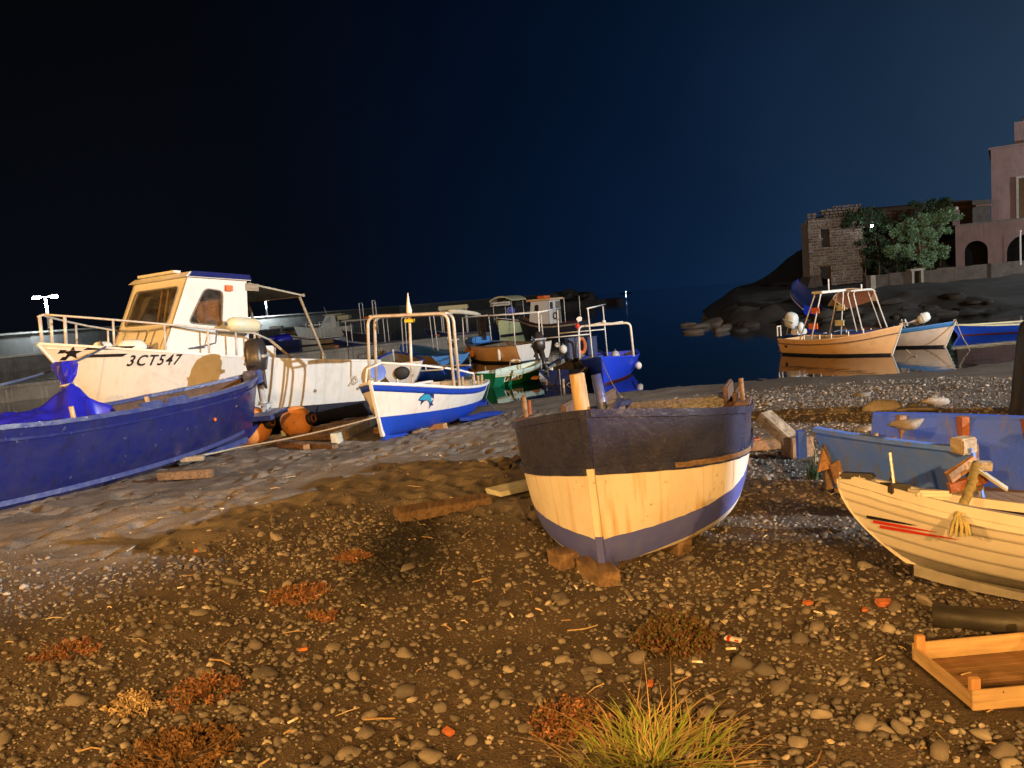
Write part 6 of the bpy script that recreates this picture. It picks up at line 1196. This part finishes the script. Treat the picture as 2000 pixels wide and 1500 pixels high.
# dark low boat behind the dolphin boat
p = G(800, 752, WATER); lb = boat('moored_boat', 'low blue boat with white deck lying just behind the dolphin boat', (-.7, .7), (p.x + .3, p.y + 1.0, WATER - .02)); Hl = Hull(3.4, 1.4, [(0, .45), (.5, .42), (1, .55)], rake=.25, tw=.8, um=.42, am=.3, ab=.85); simple_hull(lb, Hl, 'bright_blue', 'antifoul_dark', 'fender_white', 'dark_blue', .12)
for u in (.2, .4, .6): p = Hl.pt(u, 1, -1, -.04); MB().tube([(p.x, p.y, p.z), (p.x, p.y, p.z + .2)], .02, 6).build('thole_pin', 'fender_white', lb)
p = G(748, 765, WATER); lc = boat('moored_boat', 'white and blue boat stern between the cabin boat and the dolphin boat', (-.2, .98), (p.x + .15, p.y + 2.4, WATER - .1)); Hl = Hull(3.6, 1.5, [(0, .85), (.5, .8), (1, 1.0)], rake=.3, tw=.85, um=.42, am=.25, ab=.85); simple_hull(lc, Hl, 'white_hull', 'antifoul_dark', 'bright_blue', 'inside_grey', .2, stripe='bright_blue'); MB().ball((0.0, -1.83, .55), (.24, .06, .20)).build('stern_hatch', 'tarp_dark', lc, True)

rope('rope', 'slack line from the bright blue boat bow to the sand', [local(vb2, (0, 1.95, .75)), on_ground(1215, 776) + Vector((0, 0, .02))], .010, 'rope_pale', .10)
rope('rope', 'thin line hanging from the dolphin boat stern to the sand', [local(db, H3.pt(.06, 1, -1, .02)), local(db, H3.pt(.06, .5, -1, .06)), on_ground(968, 800) + Vector((0, 0, .02))], .009, 'rope_blue', .02)
# ---- far boats along the breakwater ---------------------------------------------
def far_boat(label, px0, px1, py, L, B, h, top, inside='inside_grey', stripe=None):
    a_, b_ = G(px0, py, WATER), G(px1, py - .083 * (px1 - px0), WATER); k = L / (b_ - a_).length; c_ = (a_ + b_) / 2; o = boat('moored_boat', label, (a_.x - b_.x, a_.y - b_.y), (c_.x, c_.y, WATER - .2)); Hf = Hull(L, B, [(0, h), (.5, h), (1, h + .4)], rake=.5, tw=.85, um=.42, am=.25, ab=.8); simple_hull(o, Hf, top, 'antifoul_dark', top, inside, .28, stripe=stripe); return o, Hf
f1, Hf1 = far_boat('distant white cabin cruiser beyond the jetty, left of the harbour', 574, 692, 664, 6.4, 2.3, 1.25, 'far_white')
wm, wg = MB(), MB(); w_ = .8
panel(wm, wg, [(-w_, .2, 1.25), (-w_, -1.7, 1.25), (-w_ * .9, -1.6, 2.6), (-w_ * .9, -.6, 2.6)], [(.15, .45), (.6, .45), (.6, .85), (.35, .85)], .05); panel(wm, wg, [(w_, -1.7, 1.25), (w_, .2, 1.25), (w_ * .9, -.6, 2.6), (w_ * .9, -1.6, 2.6)], [(.4, .45), (.85, .45), (.65, .85), (.4, .85)], .05); panel(wm, wg, [(w_, .198, 1.25), (-w_, .198, 1.25), (-w_ * .9, -.602, 2.6), (w_ * .9, -.602, 2.6)], [(.1, .35), (.9, .35), (.9, .9), (.1, .9)], .05)
o = wm.build('wheelhouse', 'far_white', f1); wg.build('window_glass', 'motor_grey', o); MB().box((0, -1.4, 2.66), (1.8, 2.0, .1)).build('wheelhouse_roof', 'canvas_yellow', o); MB().box((0, -2.5, 2.25), (1.7, 1.3, .5)).build('flybridge', 'canvas_yellow', o, bevel=.08)
Hf1.deck('foredeck', 'far_white', f1, .5, .98, .05, .08); hoop(f1, 'antenna', 'white_tube', [(0, -.6, 2.7), (.1, -.3, 3.6)], .02)
f2, _ = far_boat('distant pale launch with boxy deckhouse left of the cabin cruiser', 500, 590, 662, 6.5, 2.2, .9, 'far_white', stripe='dark_blue'); MB().box((0, .2, 1.35), (1.5, 1.6, .9)).build('deckhouse', 'far_white', f2, bevel=.06)
f3, _ = far_boat('distant dark boat under a blue tarpaulin near the jetty', 520, 575, 682, 3.6, 1.6, .8, 'dark_blue'); V_, F_ = IV2, IF2; arr_mesh('cover', stone_shape(IV2, 51) * np.array([.8, 1.5, .75]) + np.array([0, 0, .9]), IF2, 'tarp_blue', f3)
f4, _ = far_boat('distant grey boat with bare white goalpost frame beyond the jetty', 700, 745, 672, 4.0, 1.8, .9, 'antifoul_dark'); hoop(f4, 'goalpost', 'white_tube', arch(-.7, .7, -.6, .8, 3.4, 0, .1, .02), .04); hoop(f4, 'goalpost', 'white_tube', arch(-.7, .7, .4, .8, 3.3, 0, .1, .02), .03)
f5, _ = far_boat('distant low boat with flat grey canopy and orange raft on top', 692, 752, 690, 4.2, 1.7, .7, 'dark_blue'); MB().box((0, 0, 2.15), (1.7, 2.6, .06)).build('canopy', 'canvas_grey', f5)
for sx_ in (-.75, .75):
    for yy in (-1.1, 1.1): hoop(f5, 'canopy_post', 'white_tube', [(sx_, yy, .7), (sx_, yy, 2.13)], .025)
o = thing('life_raft', 'orange raft lying on the distant flat canopy', 'raft', local(f5, (0, -.3, 2.24))); MB().ball((0, 0, 0), (.45, .8, .12), 14, 8).build('tube', 'orange_plastic', o, True); MB().ball((0, 0, .07), (.28, .5, .08), 12, 6).build('cover', 'maroon', o, True)
f6, _ = far_boat('distant boat with yellow canopy box standing off the jetty end', 868, 915, 668, 4.0, 1.8, .7, 'dark_blue'); MB().box((0, 0, 2.4), (1.5, 1.9, .28)).build('canopy', 'canvas_yellow', f6, bevel=.05)
for sx_ in (-.65, .65):
    for yy in (-.8, .8): hoop(f6, 'canopy_post', 'white_tube', [(sx_, yy, .7), (sx_, yy, 2.3)], .03)
f7, _ = far_boat('distant blue and white launch at the left below the lit quay', 585, 650, 676, 4.4, 1.7, .75, 'far_white', stripe='dark_blue'); hoop(f7, 'frame_hoop', 'white_tube', arch(-.7, .7, .5, .7, 2.1, 0, .1, .05), .03); hoop(f7, 'frame_hoop', 'white_tube', arch(-.7, .7, -.6, .7, 2.1, 0, .1, .05), .03)

# ---- boats hauled up on the bank ------------------------------------------------
def heap_boat(label, px, py, yd, tops, L, rz, rx, ry, inside, lift=0.0):
    p = PY(px, py, yd); o = thing('hauled_boat', label, 'boat', p); p.z += lift; o.location = p; o.rotation_euler = (rx, ry, rz); Hh = Hull(L, 1.45, [(0, .60), (.5, .58), (1, .78)], rake=.3, tw=.8, um=.45, am=.3, ab=.85); simple_hull(o, Hh, tops[0], tops[1], tops[2], inside, .3); return o, Hh
o, Hh = heap_boat('blue boat with dark inside tilted up on the far rocky bank', 1560, 606, 41, ('vivid_blue', 'vivid_blue', 'dark_blue'), 2.7, R(12), R(32), R(20), 'dark_blue', .30); Hh.rail('white_rail', 'fender_white', o, .55, .03, .05, .03)
heap_boat('dark brown upturned boat between two others on the far bank', 1606, 590, 43, ('inside_grey', 'rust', 'timber'), 3.2, R(80), R(0), R(150), 'inside_brown')
o, Hh = heap_boat('tan boat with pale patches tilted on its side on the far bank', 1655, 598, 41, ('tan_hull', 'canvas_yellow', 'tan_hull'), 3.2, R(100), R(10), R(-62), 'rust')

# ------------------------------------------------------------------ things on the beach
# wooden launching cradle
cr_ = thing('launching_cradle', 'wooden launching cradle with two white rails between the boats', 'cradle', on_ground(640, 850))
cz = cr_.location
def gl(px, py, dz=0): return on_ground(px, py) - cz + Vector((0, 0, dz))
def plk(name, a_, b_, w_, h_, mat, jit=.006): return MB().bar(a_, b_, w_, h_, jit=jit).build(name, mat, cr_)
r1_ = plk('rail', gl(655, 870, .08), gl(742, 822, .08), .10, .15, 'plank_white'); plk('rail', gl(555, 856, .10), gl(622, 826, .10), .07, .09, 'plank_white')
for k, f in enumerate((.14, .38, .62, .86)):
    p = gl(655, 870, .10).lerp(gl(742, 822, .10), f); MB().box((p.x + .045, p.y - .05, p.z), (.05, .02, .09), .6).build('rusty_bracket', 'rust', r1_)
for k, (pa, pb_, dz) in enumerate([((548, 872), (655, 876), .04), ((578, 862), (662, 862), .08), ((600, 850), (700, 842), .08), ((628, 840), (720, 828), .07), ((650, 832), (735, 818), .06)]): plk('cross_timber', gl(*pa, dz), gl(*pb_, dz), .12, .09, 'timber', .012)
plk('cross_timber', gl(545, 868, .05), gl(600, 878, .04), .09, .07, 'rudder_wood', .01)
# orange buoys
def big_buoy(lab, px, py, r_):
    p = on_ground(px, py); o = thing('mooring_buoy', lab, 'buoy', (p.x, p.y, p.z + r_ * .92)); MB().ball((0, 0, 0), r_, 20, 14).build('body', 'buoy_orange', o, True); M = Matrix.Rotation(R(80), 4, 'Y') @ Matrix.Rotation(R(20), 4, 'X'); MB().lathe([(.10, r_ * .95), (.11, r_ * 1.2), (.07, r_ * 1.24)], 12, M).build('neck', 'tarp_dark', o, True); MB().tube([M @ Vector((.06 * math.cos(a * .7), .06 * math.sin(a * .7), r_ * 1.26)) for a in range(10)], .012, 5).build('ring', 'rust', o)
big_buoy('large orange ball buoy under the navy boat stern', 497, 868, .30); big_buoy('orange ball buoy beside the launching cradle, behind the other', 583, 852, .26)
# timbers on the sand
def timber_thing(name, lab, pa, pb_, w_, h_, mat, za=0, zb_=0, cat='timber'):
    a_, b_ = on_ground(*pa), on_ground(*pb_); c_ = (a_ + b_) / 2; o = MB().bar(a_ - c_ + Vector((0, 0, h_ / 2 + za)), b_ - c_ + Vector((0, 0, h_ / 2 + zb_)), w_, h_, jit=.012).build(name, mat, None, bevel=.008); o.location = c_; return tag(o, lab, cat)
timber_thing('timber', 'dark heavy log lying on the sand left of the pale plank', (778, 1016), (952, 976), .19, .08, 'timber')
timber_thing('plank', 'pale painted plank lying against the left side of the cream boat', (962, 968), (1075, 944), .24, .05, 'plank_white')
timber_thing('timber', 'short dark log chock under the navy boat keel', (310, 938), (418, 932), .16, .10, 'timber'); timber_thing('plank', 'pale thin board end beside the log under the navy boat', (355, 915), (400, 908), .10, .05, 'timber_pale', .08, .08)
timber_thing('timber', 'dark timber beam lying behind the cream boat at right', (1420, 885), (1560, 872), .14, .10, 'rudder_wood')
timber_thing('plank', 'long thin brown board on the sand left of the cream boat bow', (985, 918), (1040, 880), .10, .03, 'timber')
lb_ = thing('slipway_block', 'L shaped wooden slipway block behind the cream boat, left of the skiff', 'wooden block', on_ground(1552, 890)); MB().bar((0, 0, .12), (-.17, .28, .34), .17, .10, jit=.006).build('ramp', 'driftwood', lb_, bevel=.01); MB().box((.02, -.02, .09), (.22, .18, .18), .2).build('foot', 'timber', lb_, bevel=.01)
p = on_ground(1037, 832); o = MB().tube([(0, 0, -.1), (0.005, 0, .36)], .024, 8).build('stake', 'rust'); o.location = p; tag(o, 'rusty iron stake standing in the sand left of the cream boat', 'stake')
# dark covered thing at the right edge
p = on_ground(2122, 806); dc = thing('covered_winch', 'tall black covered shape with a rope at the right edge', 'covered winch', p)
vs = []; fs = []; NK = 64; prof = [(.60, 0), (.575, .12), (.555, .35), (.54, .6), (.525, .78), (.50, .92), (.43, 1.0), (.25, 1.05), (.06, 1.08)]
for i, (r_, z_) in enumerate(prof):
    for k in range(NK):
        a = k * 2 * math.pi / NK; c_, s_ = math.cos(a), math.sin(a); sq = (abs(c_) ** 5 + abs(s_) ** 5) ** -.2; low = max(0, 1 - z_ / 1.0)  # boxy, with folds hanging from the top edge
        rr = r_ * sq * (1 + low * (.045 * math.sin(13 * a + .6 * i * .2) + .03 * math.sin(29 * a + 1)) + .02 * mnoise.noise((c_ * 3, s_ * 3, z_ * 4))); vs.append((rr * 1.0 * c_, rr * .8 * s_, z_ + .05 * mnoise.noise((c_ * 2, s_ * 2, 7)) * (z_ > .9)))
for i in range(len(prof) - 1): fs += [(i * NK + k, i * NK + (k + 1) % NK, (i + 1) * NK + (k + 1) % NK, (i + 1) * NK + k) for k in range(NK)]
MB().add(vs, fs + [tuple((len(prof) - 1) * NK + k for k in range(NK))]).build('cover', 'tarp_dark', dc, True); MB().tube([(-.42, -.40, 1.06), (-.44, -.47, .86), (-.28, -.50, .70), (.1, -.50, .62)], .03, 8).build('rope', 'rope_pale', dc, True); MB().tube([(-.60, -.25, .42), (-.56, -.46, .45), (-.3, -.50, .5), (.1, -.50, .5)], .012, 6).build('lashing', 'rope_pale', dc)
# boulders at the water's edge by the winch
for k, (px, py, s_) in enumerate([(1640, 806, .10), (1722, 800, .17), (1788, 806, .16), (1830, 790, .14), (1690, 842, .08)]):
    p = on_ground(px, py); o = arr_mesh('beach_rock', stone_shape(IV2, 60 + k) * s_ * np.array([1.6, 1, .7]), IF2, 'stone_mix', smooth=True); o.location = (p.x, p.y, p.z + s_ * .25); tag(o, ['small pale rock left of the row behind the skiff', 'flat brown rock second in the row behind the skiff', 'long brown rock right end of the row behind the skiff', 'rock behind the row beyond the skiff', 'small grey rock lying close to the skiff bow'][k], 'rock')
# crate
cp = on_ground(1900, 1397); ct = thing('wooden_crate', 'shallow pale wooden fruit crate lying on the shingle at lower right', 'crate', (cp.x, cp.y, cp.z + .004), R(1))
CW, CD, CHh = .50, .40, .075
for y_, h_ in ((0, CHh), (CD, CHh)): MB().box((CW / 2, y_ + (.005 if y_ == 0 else -.005), h_ / 2 + .012), (CW, .010, h_)).build('side_board', 'crate_wood', ct, bevel=.002)
MB().box((.005, CD / 2, .045), (.010, CD - .024, .06)).build('end_board', 'crate_wood_y', ct, bevel=.002); MB().box((CW - .005, CD / 2, .045), (.010, CD - .024, .06)).build('end_board', 'crate_wood_y', ct, bevel=.002)
for x_ in (.021, CW - .021):
    for y_ in (.022, CD - .022): MB().prism([(-.018, -.011), (.018, -.011), (.018, .011), (-.018, .011)], .012, .125, Matrix.Translation((x_, y_, 0))).build('corner_post', 'crate_wood_z', ct, bevel=.002)
for k in range(4): MB().box((CW / 2, .055 + k * .097, .008), (CW - .03, .092, .006)).build('floor_slat', 'crate_floor', ct)
for k in range(10): MB().box((.04 + random.random() * .4, -.001, .03 + random.random() * .05), (.004, .002, .006)).build('staple_mark', 'inside_brown', ct)
# black pipe behind it
pa, pb_ = on_ground(1822, 1224), on_ground(2080, 1250); c_ = (pa + pb_) / 2; pr_ = .052
pm = MB(); d = (pb_ - pa).normalized(); M = Matrix.Translation((0, 0, pr_)) @ d.to_track_quat('Z', 'Y').to_matrix().to_4x4(); hl = (pb_ - pa).length / 2
pm.lathe([(pr_ * .86, -hl + .3), (pr_ * .86, -hl), (pr_, -hl), (pr_, hl), (pr_ * .86, hl), (pr_ * .86, hl - .3)], 20, M); o = pm.build('drain_pipe', 'pipe_black', None, True); o.location = c_; tag(o, 'thick black plastic pipe lying behind the wooden crate', 'pipe')
# cigarette packet tube
p = on_ground(1432, 1254); o = thing('wrapper', 'white and red paper wrapper lying beside the low shrub', 'wrapper', (p.x, p.y, p.z + .014), R(-35)); MB().box((0, 0, 0), (.075, .026, .014)).build('body', 'white_print', o, bevel=.003); MB().box((-.018, 0, 0), (.014, .0275, .0155)).build('band', 'red_print', o); MB().box((.02, -.0135, .001), (.018, .002, .008)).build('print', 'red_print', o)
# brick fragments
for k, (px, py, s_, lab) in enumerate([(1728, 1182, .05, 'orange brick fragment on the shingle below the cream dinghy'), (1690, 1193, .028, 'small pale orange chip left of the brick fragment'), (385, 1076, .035, 'orange brick lump at the edge of the sand on the left'), (593, 1270, .026, 'orange tile shard in the shingle left of centre'), (1270, 1337, .024, 'tiny orange shard above the grass tuft'), (876, 1432, .03, 'dull red brick pebble at the bottom centre'), (1578, 1180, .03, 'flat pale orange shard right of the bow blocks')]):
    p = on_ground(px, py); o = MB().box((0, 0, 0), (s_ * 1.6, s_, s_ * .55), tilt=Euler((.15, .1, k * 1.1))).build('brick_fragment', 'brick_piece_mat', None, bevel=s_ * .12); o.location = (p.x, p.y, p.z + s_ * .22); tag(o, lab, 'brick')
# ------------------------------------------------------------------ plants
def blades(n, spread, hgt_, wid, lean, seed, ctr_bias=1.0, curl=.5, flat=1.0):
    rs = np.random.default_rng(seed); V = []; Fc = []; S = 5
    for i in range(n):
        a = rs.uniform(0, 2 * math.pi); r_ = spread * rs.random() ** ctr_bias; bx0, by0 = r_ * math.cos(a), r_ * math.sin(a) * flat; h_ = hgt_ * rs.uniform(.45, 1.1); da = a + rs.normal(0, .6); ln = lean * rs.uniform(.3, 1.5); w_ = wid * rs.uniform(.6, 1.3)
        sx_, sy_ = -math.sin(da) * w_, math.cos(da) * w_; b0 = len(V); bend = rs.normal(0, .25)
        for k in range(S + 1):
            f = k / S; ou = ln * h_ * f ** (1 + curl); x = bx0 + math.cos(da + bend * f) * ou; y = by0 + math.sin(da + bend * f) * ou; z = h_ * (f - .25 * curl * f * f * ln); ww = (1 - f) ** .7
            V += [(x - sx_ * ww, y - sy_ * ww, z), (x + sx_ * ww, y + sy_ * ww, z)]
            if k: q = b0 + 2 * k; Fc.append((q - 2, q - 1, q + 1, q))
    return np.array(V), np.array(Fc)
p = on_ground(1275, 1492); gt = thing('grass_tuft', 'spiky green and straw grass tuft at the bottom edge', 'grass', p)
V, Fc = blades(420, .24, .10, .0040, 1.6, 1, .8); arr_mesh('green_blades', V, Fc, 'grass_blade', gt); V, Fc = blades(200, .28, .13, .0034, 1.9, 2, .7, .8); arr_mesh('dry_blades', V, Fc, 'dry_grass', gt); V, Fc = blades(46, .22, .22, .0026, 2.1, 3, .7, .6); arr_mesh('seed_stalks', V, Fc, 'dry_grass', gt)
def succulent(name, lab, px, py, rad, h_, mat, n, seed, stemmat='brown_plant', leaf=.009, cat='plant'):
    p = on_ground(px, py); o = thing(name, lab, cat, p); rs = np.random.default_rng(seed); SV = []; SF = []; LV = []; LF = []
    sm = MB()
    for i in range(max(30, n // 22)):
        a = rs.uniform(0, 6.28); r_ = rad * rs.random() ** .6; hh_ = h_ * (1.05 - .75 * (r_ / rad) ** 2) * rs.uniform(.55, 1.15); x1, y1 = r_ * math.cos(a), r_ * math.sin(a) * .8
        pts = [(x1 * .35, y1 * .35, 0), (x1 * .7, y1 * .7, hh_ * .55), (x1, y1, hh_)]; sm.tube(pts, [.0028, .0022, .001], 4, False)
        for _ in range(20):
            f = rs.uniform(.3, 1.05); c0 = np.array(pts[1]) * (1 - f) + np.array(pts[2]) * f + rs.normal(0, .010, 3); c0[2] = max(c0[2], .004); d1 = rs.normal(size=3); d1 /= np.linalg.norm(d1); d2 = np.cross(d1, rs.normal(size=3)); d2 /= np.linalg.norm(d2) + 1e-6; s_ = leaf * rs.uniform(.6, 1.4); b0 = len(LV); LV += [c0 - d1 * s_, c0 + d2 * s_ * .42, c0 + d1 * s_, c0 - d2 * s_ * .42]; LF.append((b0, b0 + 1, b0 + 2, b0 + 3))
    sm.build('stems', stemmat, o); arr_mesh('leaves', np.array(LV), np.array(LF), mat, o); return o
succulent('low_shrub', 'low dark shrub with reddish stems beside the white wrapper', 1318, 1265, .19, .15, 'shrub_leaf', 4200, 11, 'red_plant', .010)
succulent('red_plant', 'red fleshy plant left behind the grass tuft', 1115, 1425, .17, .10, 'red_plant', 2000, 12, 'red_plant')
succulent('red_plant', 'bright orange red creeping plant on the shingle left of the cream boat', 580, 1165, .20, .045, 'red_plant', 1500, 13, 'red_plant', .011); succulent('red_plant', 'small dark red creeping plant below the bright orange one', 628, 1208, .10, .035, 'red_plant', 700, 14, 'red_plant')
succulent('red_plant', 'tiny red creeping plant near the dark patch', 690, 1092, .13, .05, 'red_plant', 1000, 15, 'red_plant'); succulent('red_plant', 'faint dark red creeping plant on the left shingle', 130, 1275, .20, .04, 'red_plant', 800, 16, 'red_plant'); succulent('red_plant', 'orange tipped leafy plant above the brown dry clump', 400, 1360, .17, .08, 'red_plant', 1500, 17, 'shrub_leaf')
succulent('dry_plant', 'wispy brown dry clump at the bottom left', 350, 1480, .24, .08, 'brown_plant', 2000, 18, 'brown_plant', .010); succulent('dry_plant', 'sparse straw coloured plant left of the orange tipped one', 258, 1385, .14, .06, 'straw_mix', 700, 19, 'straw_mix')
p = on_ground(1590, 935); wg_ = thing('weed', 'thin green weed growing between the slipway block and dinghy', 'plant', p); V, Fc = blades(40, .05, .20, .006, .35, 9); arr_mesh('leaves', V, Fc, 'vine_leaf', wg_); MB().tube([(0, 0, 0), (.02, 0, .2), (.0, .02, .32)], [.008, .006, .003], 5).build('stalk', 'dry_grass', wg_)
# ------------------------------------------------------------------ straw, butts, twigs lying about
lt = MB()
for k in range(420):
    x = random.uniform(-4, 5); y = 2.0 + 7.5 * random.random() ** 1.4
    if abs(x) > y * .72 + .3: continue
    L_ = random.uniform(.012, .05) if random.random() < .75 else random.uniform(.06, .16); a = random.uniform(0, 6.28); z = hgt(x, y) + .010; dx, dy = math.cos(a) * L_ / 2, math.sin(a) * L_ / 2; kx = random.uniform(-.3, .3)
    lt.tube([(x - dx, y - dy, z), (x - dy * kx, y + dx * kx, z + .006), (x + dx, y + dy, z + random.uniform(-.002, .008))], random.uniform(.0018, .0042), 5)
o = lt.build('straw_litter', 'straw_mix', beach); tag(o, kind='stuff')
for k, (px, py) in enumerate([(620, 1166), (868, 995), (434, 993), (352, 1150), (1000, 1205), (1430, 1270), (1365, 1296), (440, 1492), (570, 1412), (1125, 1150), (900, 905), (860, 890), (1600, 1200)]):
    p = on_ground(px, py); a = random.uniform(0, 3.1); o = thing('cigarette_end', ['cigarette end beside the orange creeping plant', 'pale stub on the sand left of the plank', 'white stub on the sand below the navy boat', 'pale stub on the shingle edge at the left', 'pale stub on the shingle below the bow block', 'pale stub right beside the white wrapper', 'pale stub just below the low shrub', 'yellow stub at the bottom edge left of centre', 'yellow stub among stones right of the dry clump', 'pale stub near the bow blocks of the cream boat', 'pale stub on the sand beyond the plank', 'pale stub on the sand in front of the cradle', 'pale stub between stones near the dinghy bow'][k], 'cigarette end', (p.x, p.y, p.z + .008), a)
    MB().tube([(-.016, 0, 0), (.008, 0, 0)], .0052, 8).build('paper', 'white_print', o); MB().tube([(.008, 0, 0), (.028, 0, 0)], .0053, 8).build('filter', 'canvas_yellow', o)

# ------------------------------------------------------------------ repeats share a group
GROUPS = {'moored_boat': 'boats moored in the harbour', 'hauled_boat': 'boats hauled up on the far bank', 'street_lamp': 'street lamps around the bay', 'fender': 'fenders hung or lying on the boats', 'buoy': 'white buoys on the moored boats', 'mooring_buoy': 'large orange buoys on the sand', 'rope': 'ropes and mooring lines', 'red_plant': 'red creeping plants on the shingle', 'dry_plant': 'dry plants on the shingle', 'cigarette_end': 'cigarette ends on the beach', 'brick_fragment': 'brick fragments on the shingle', 'wooden_block': 'blocks under the cream boat', 'timber': 'loose timbers on the beach', 'plank': 'loose planks on the beach', 'sack': 'bundles on the moored boats', 'storage_box': 'blue storage boxes', 'beach_rock': 'rocks behind the skiff'}
for o in bpy.data.objects:
    if o.parent is None and o.get('label'):
        k = o.name.split('.')[0]
        if k in GROUPS: o['group'] = GROUPS[k]
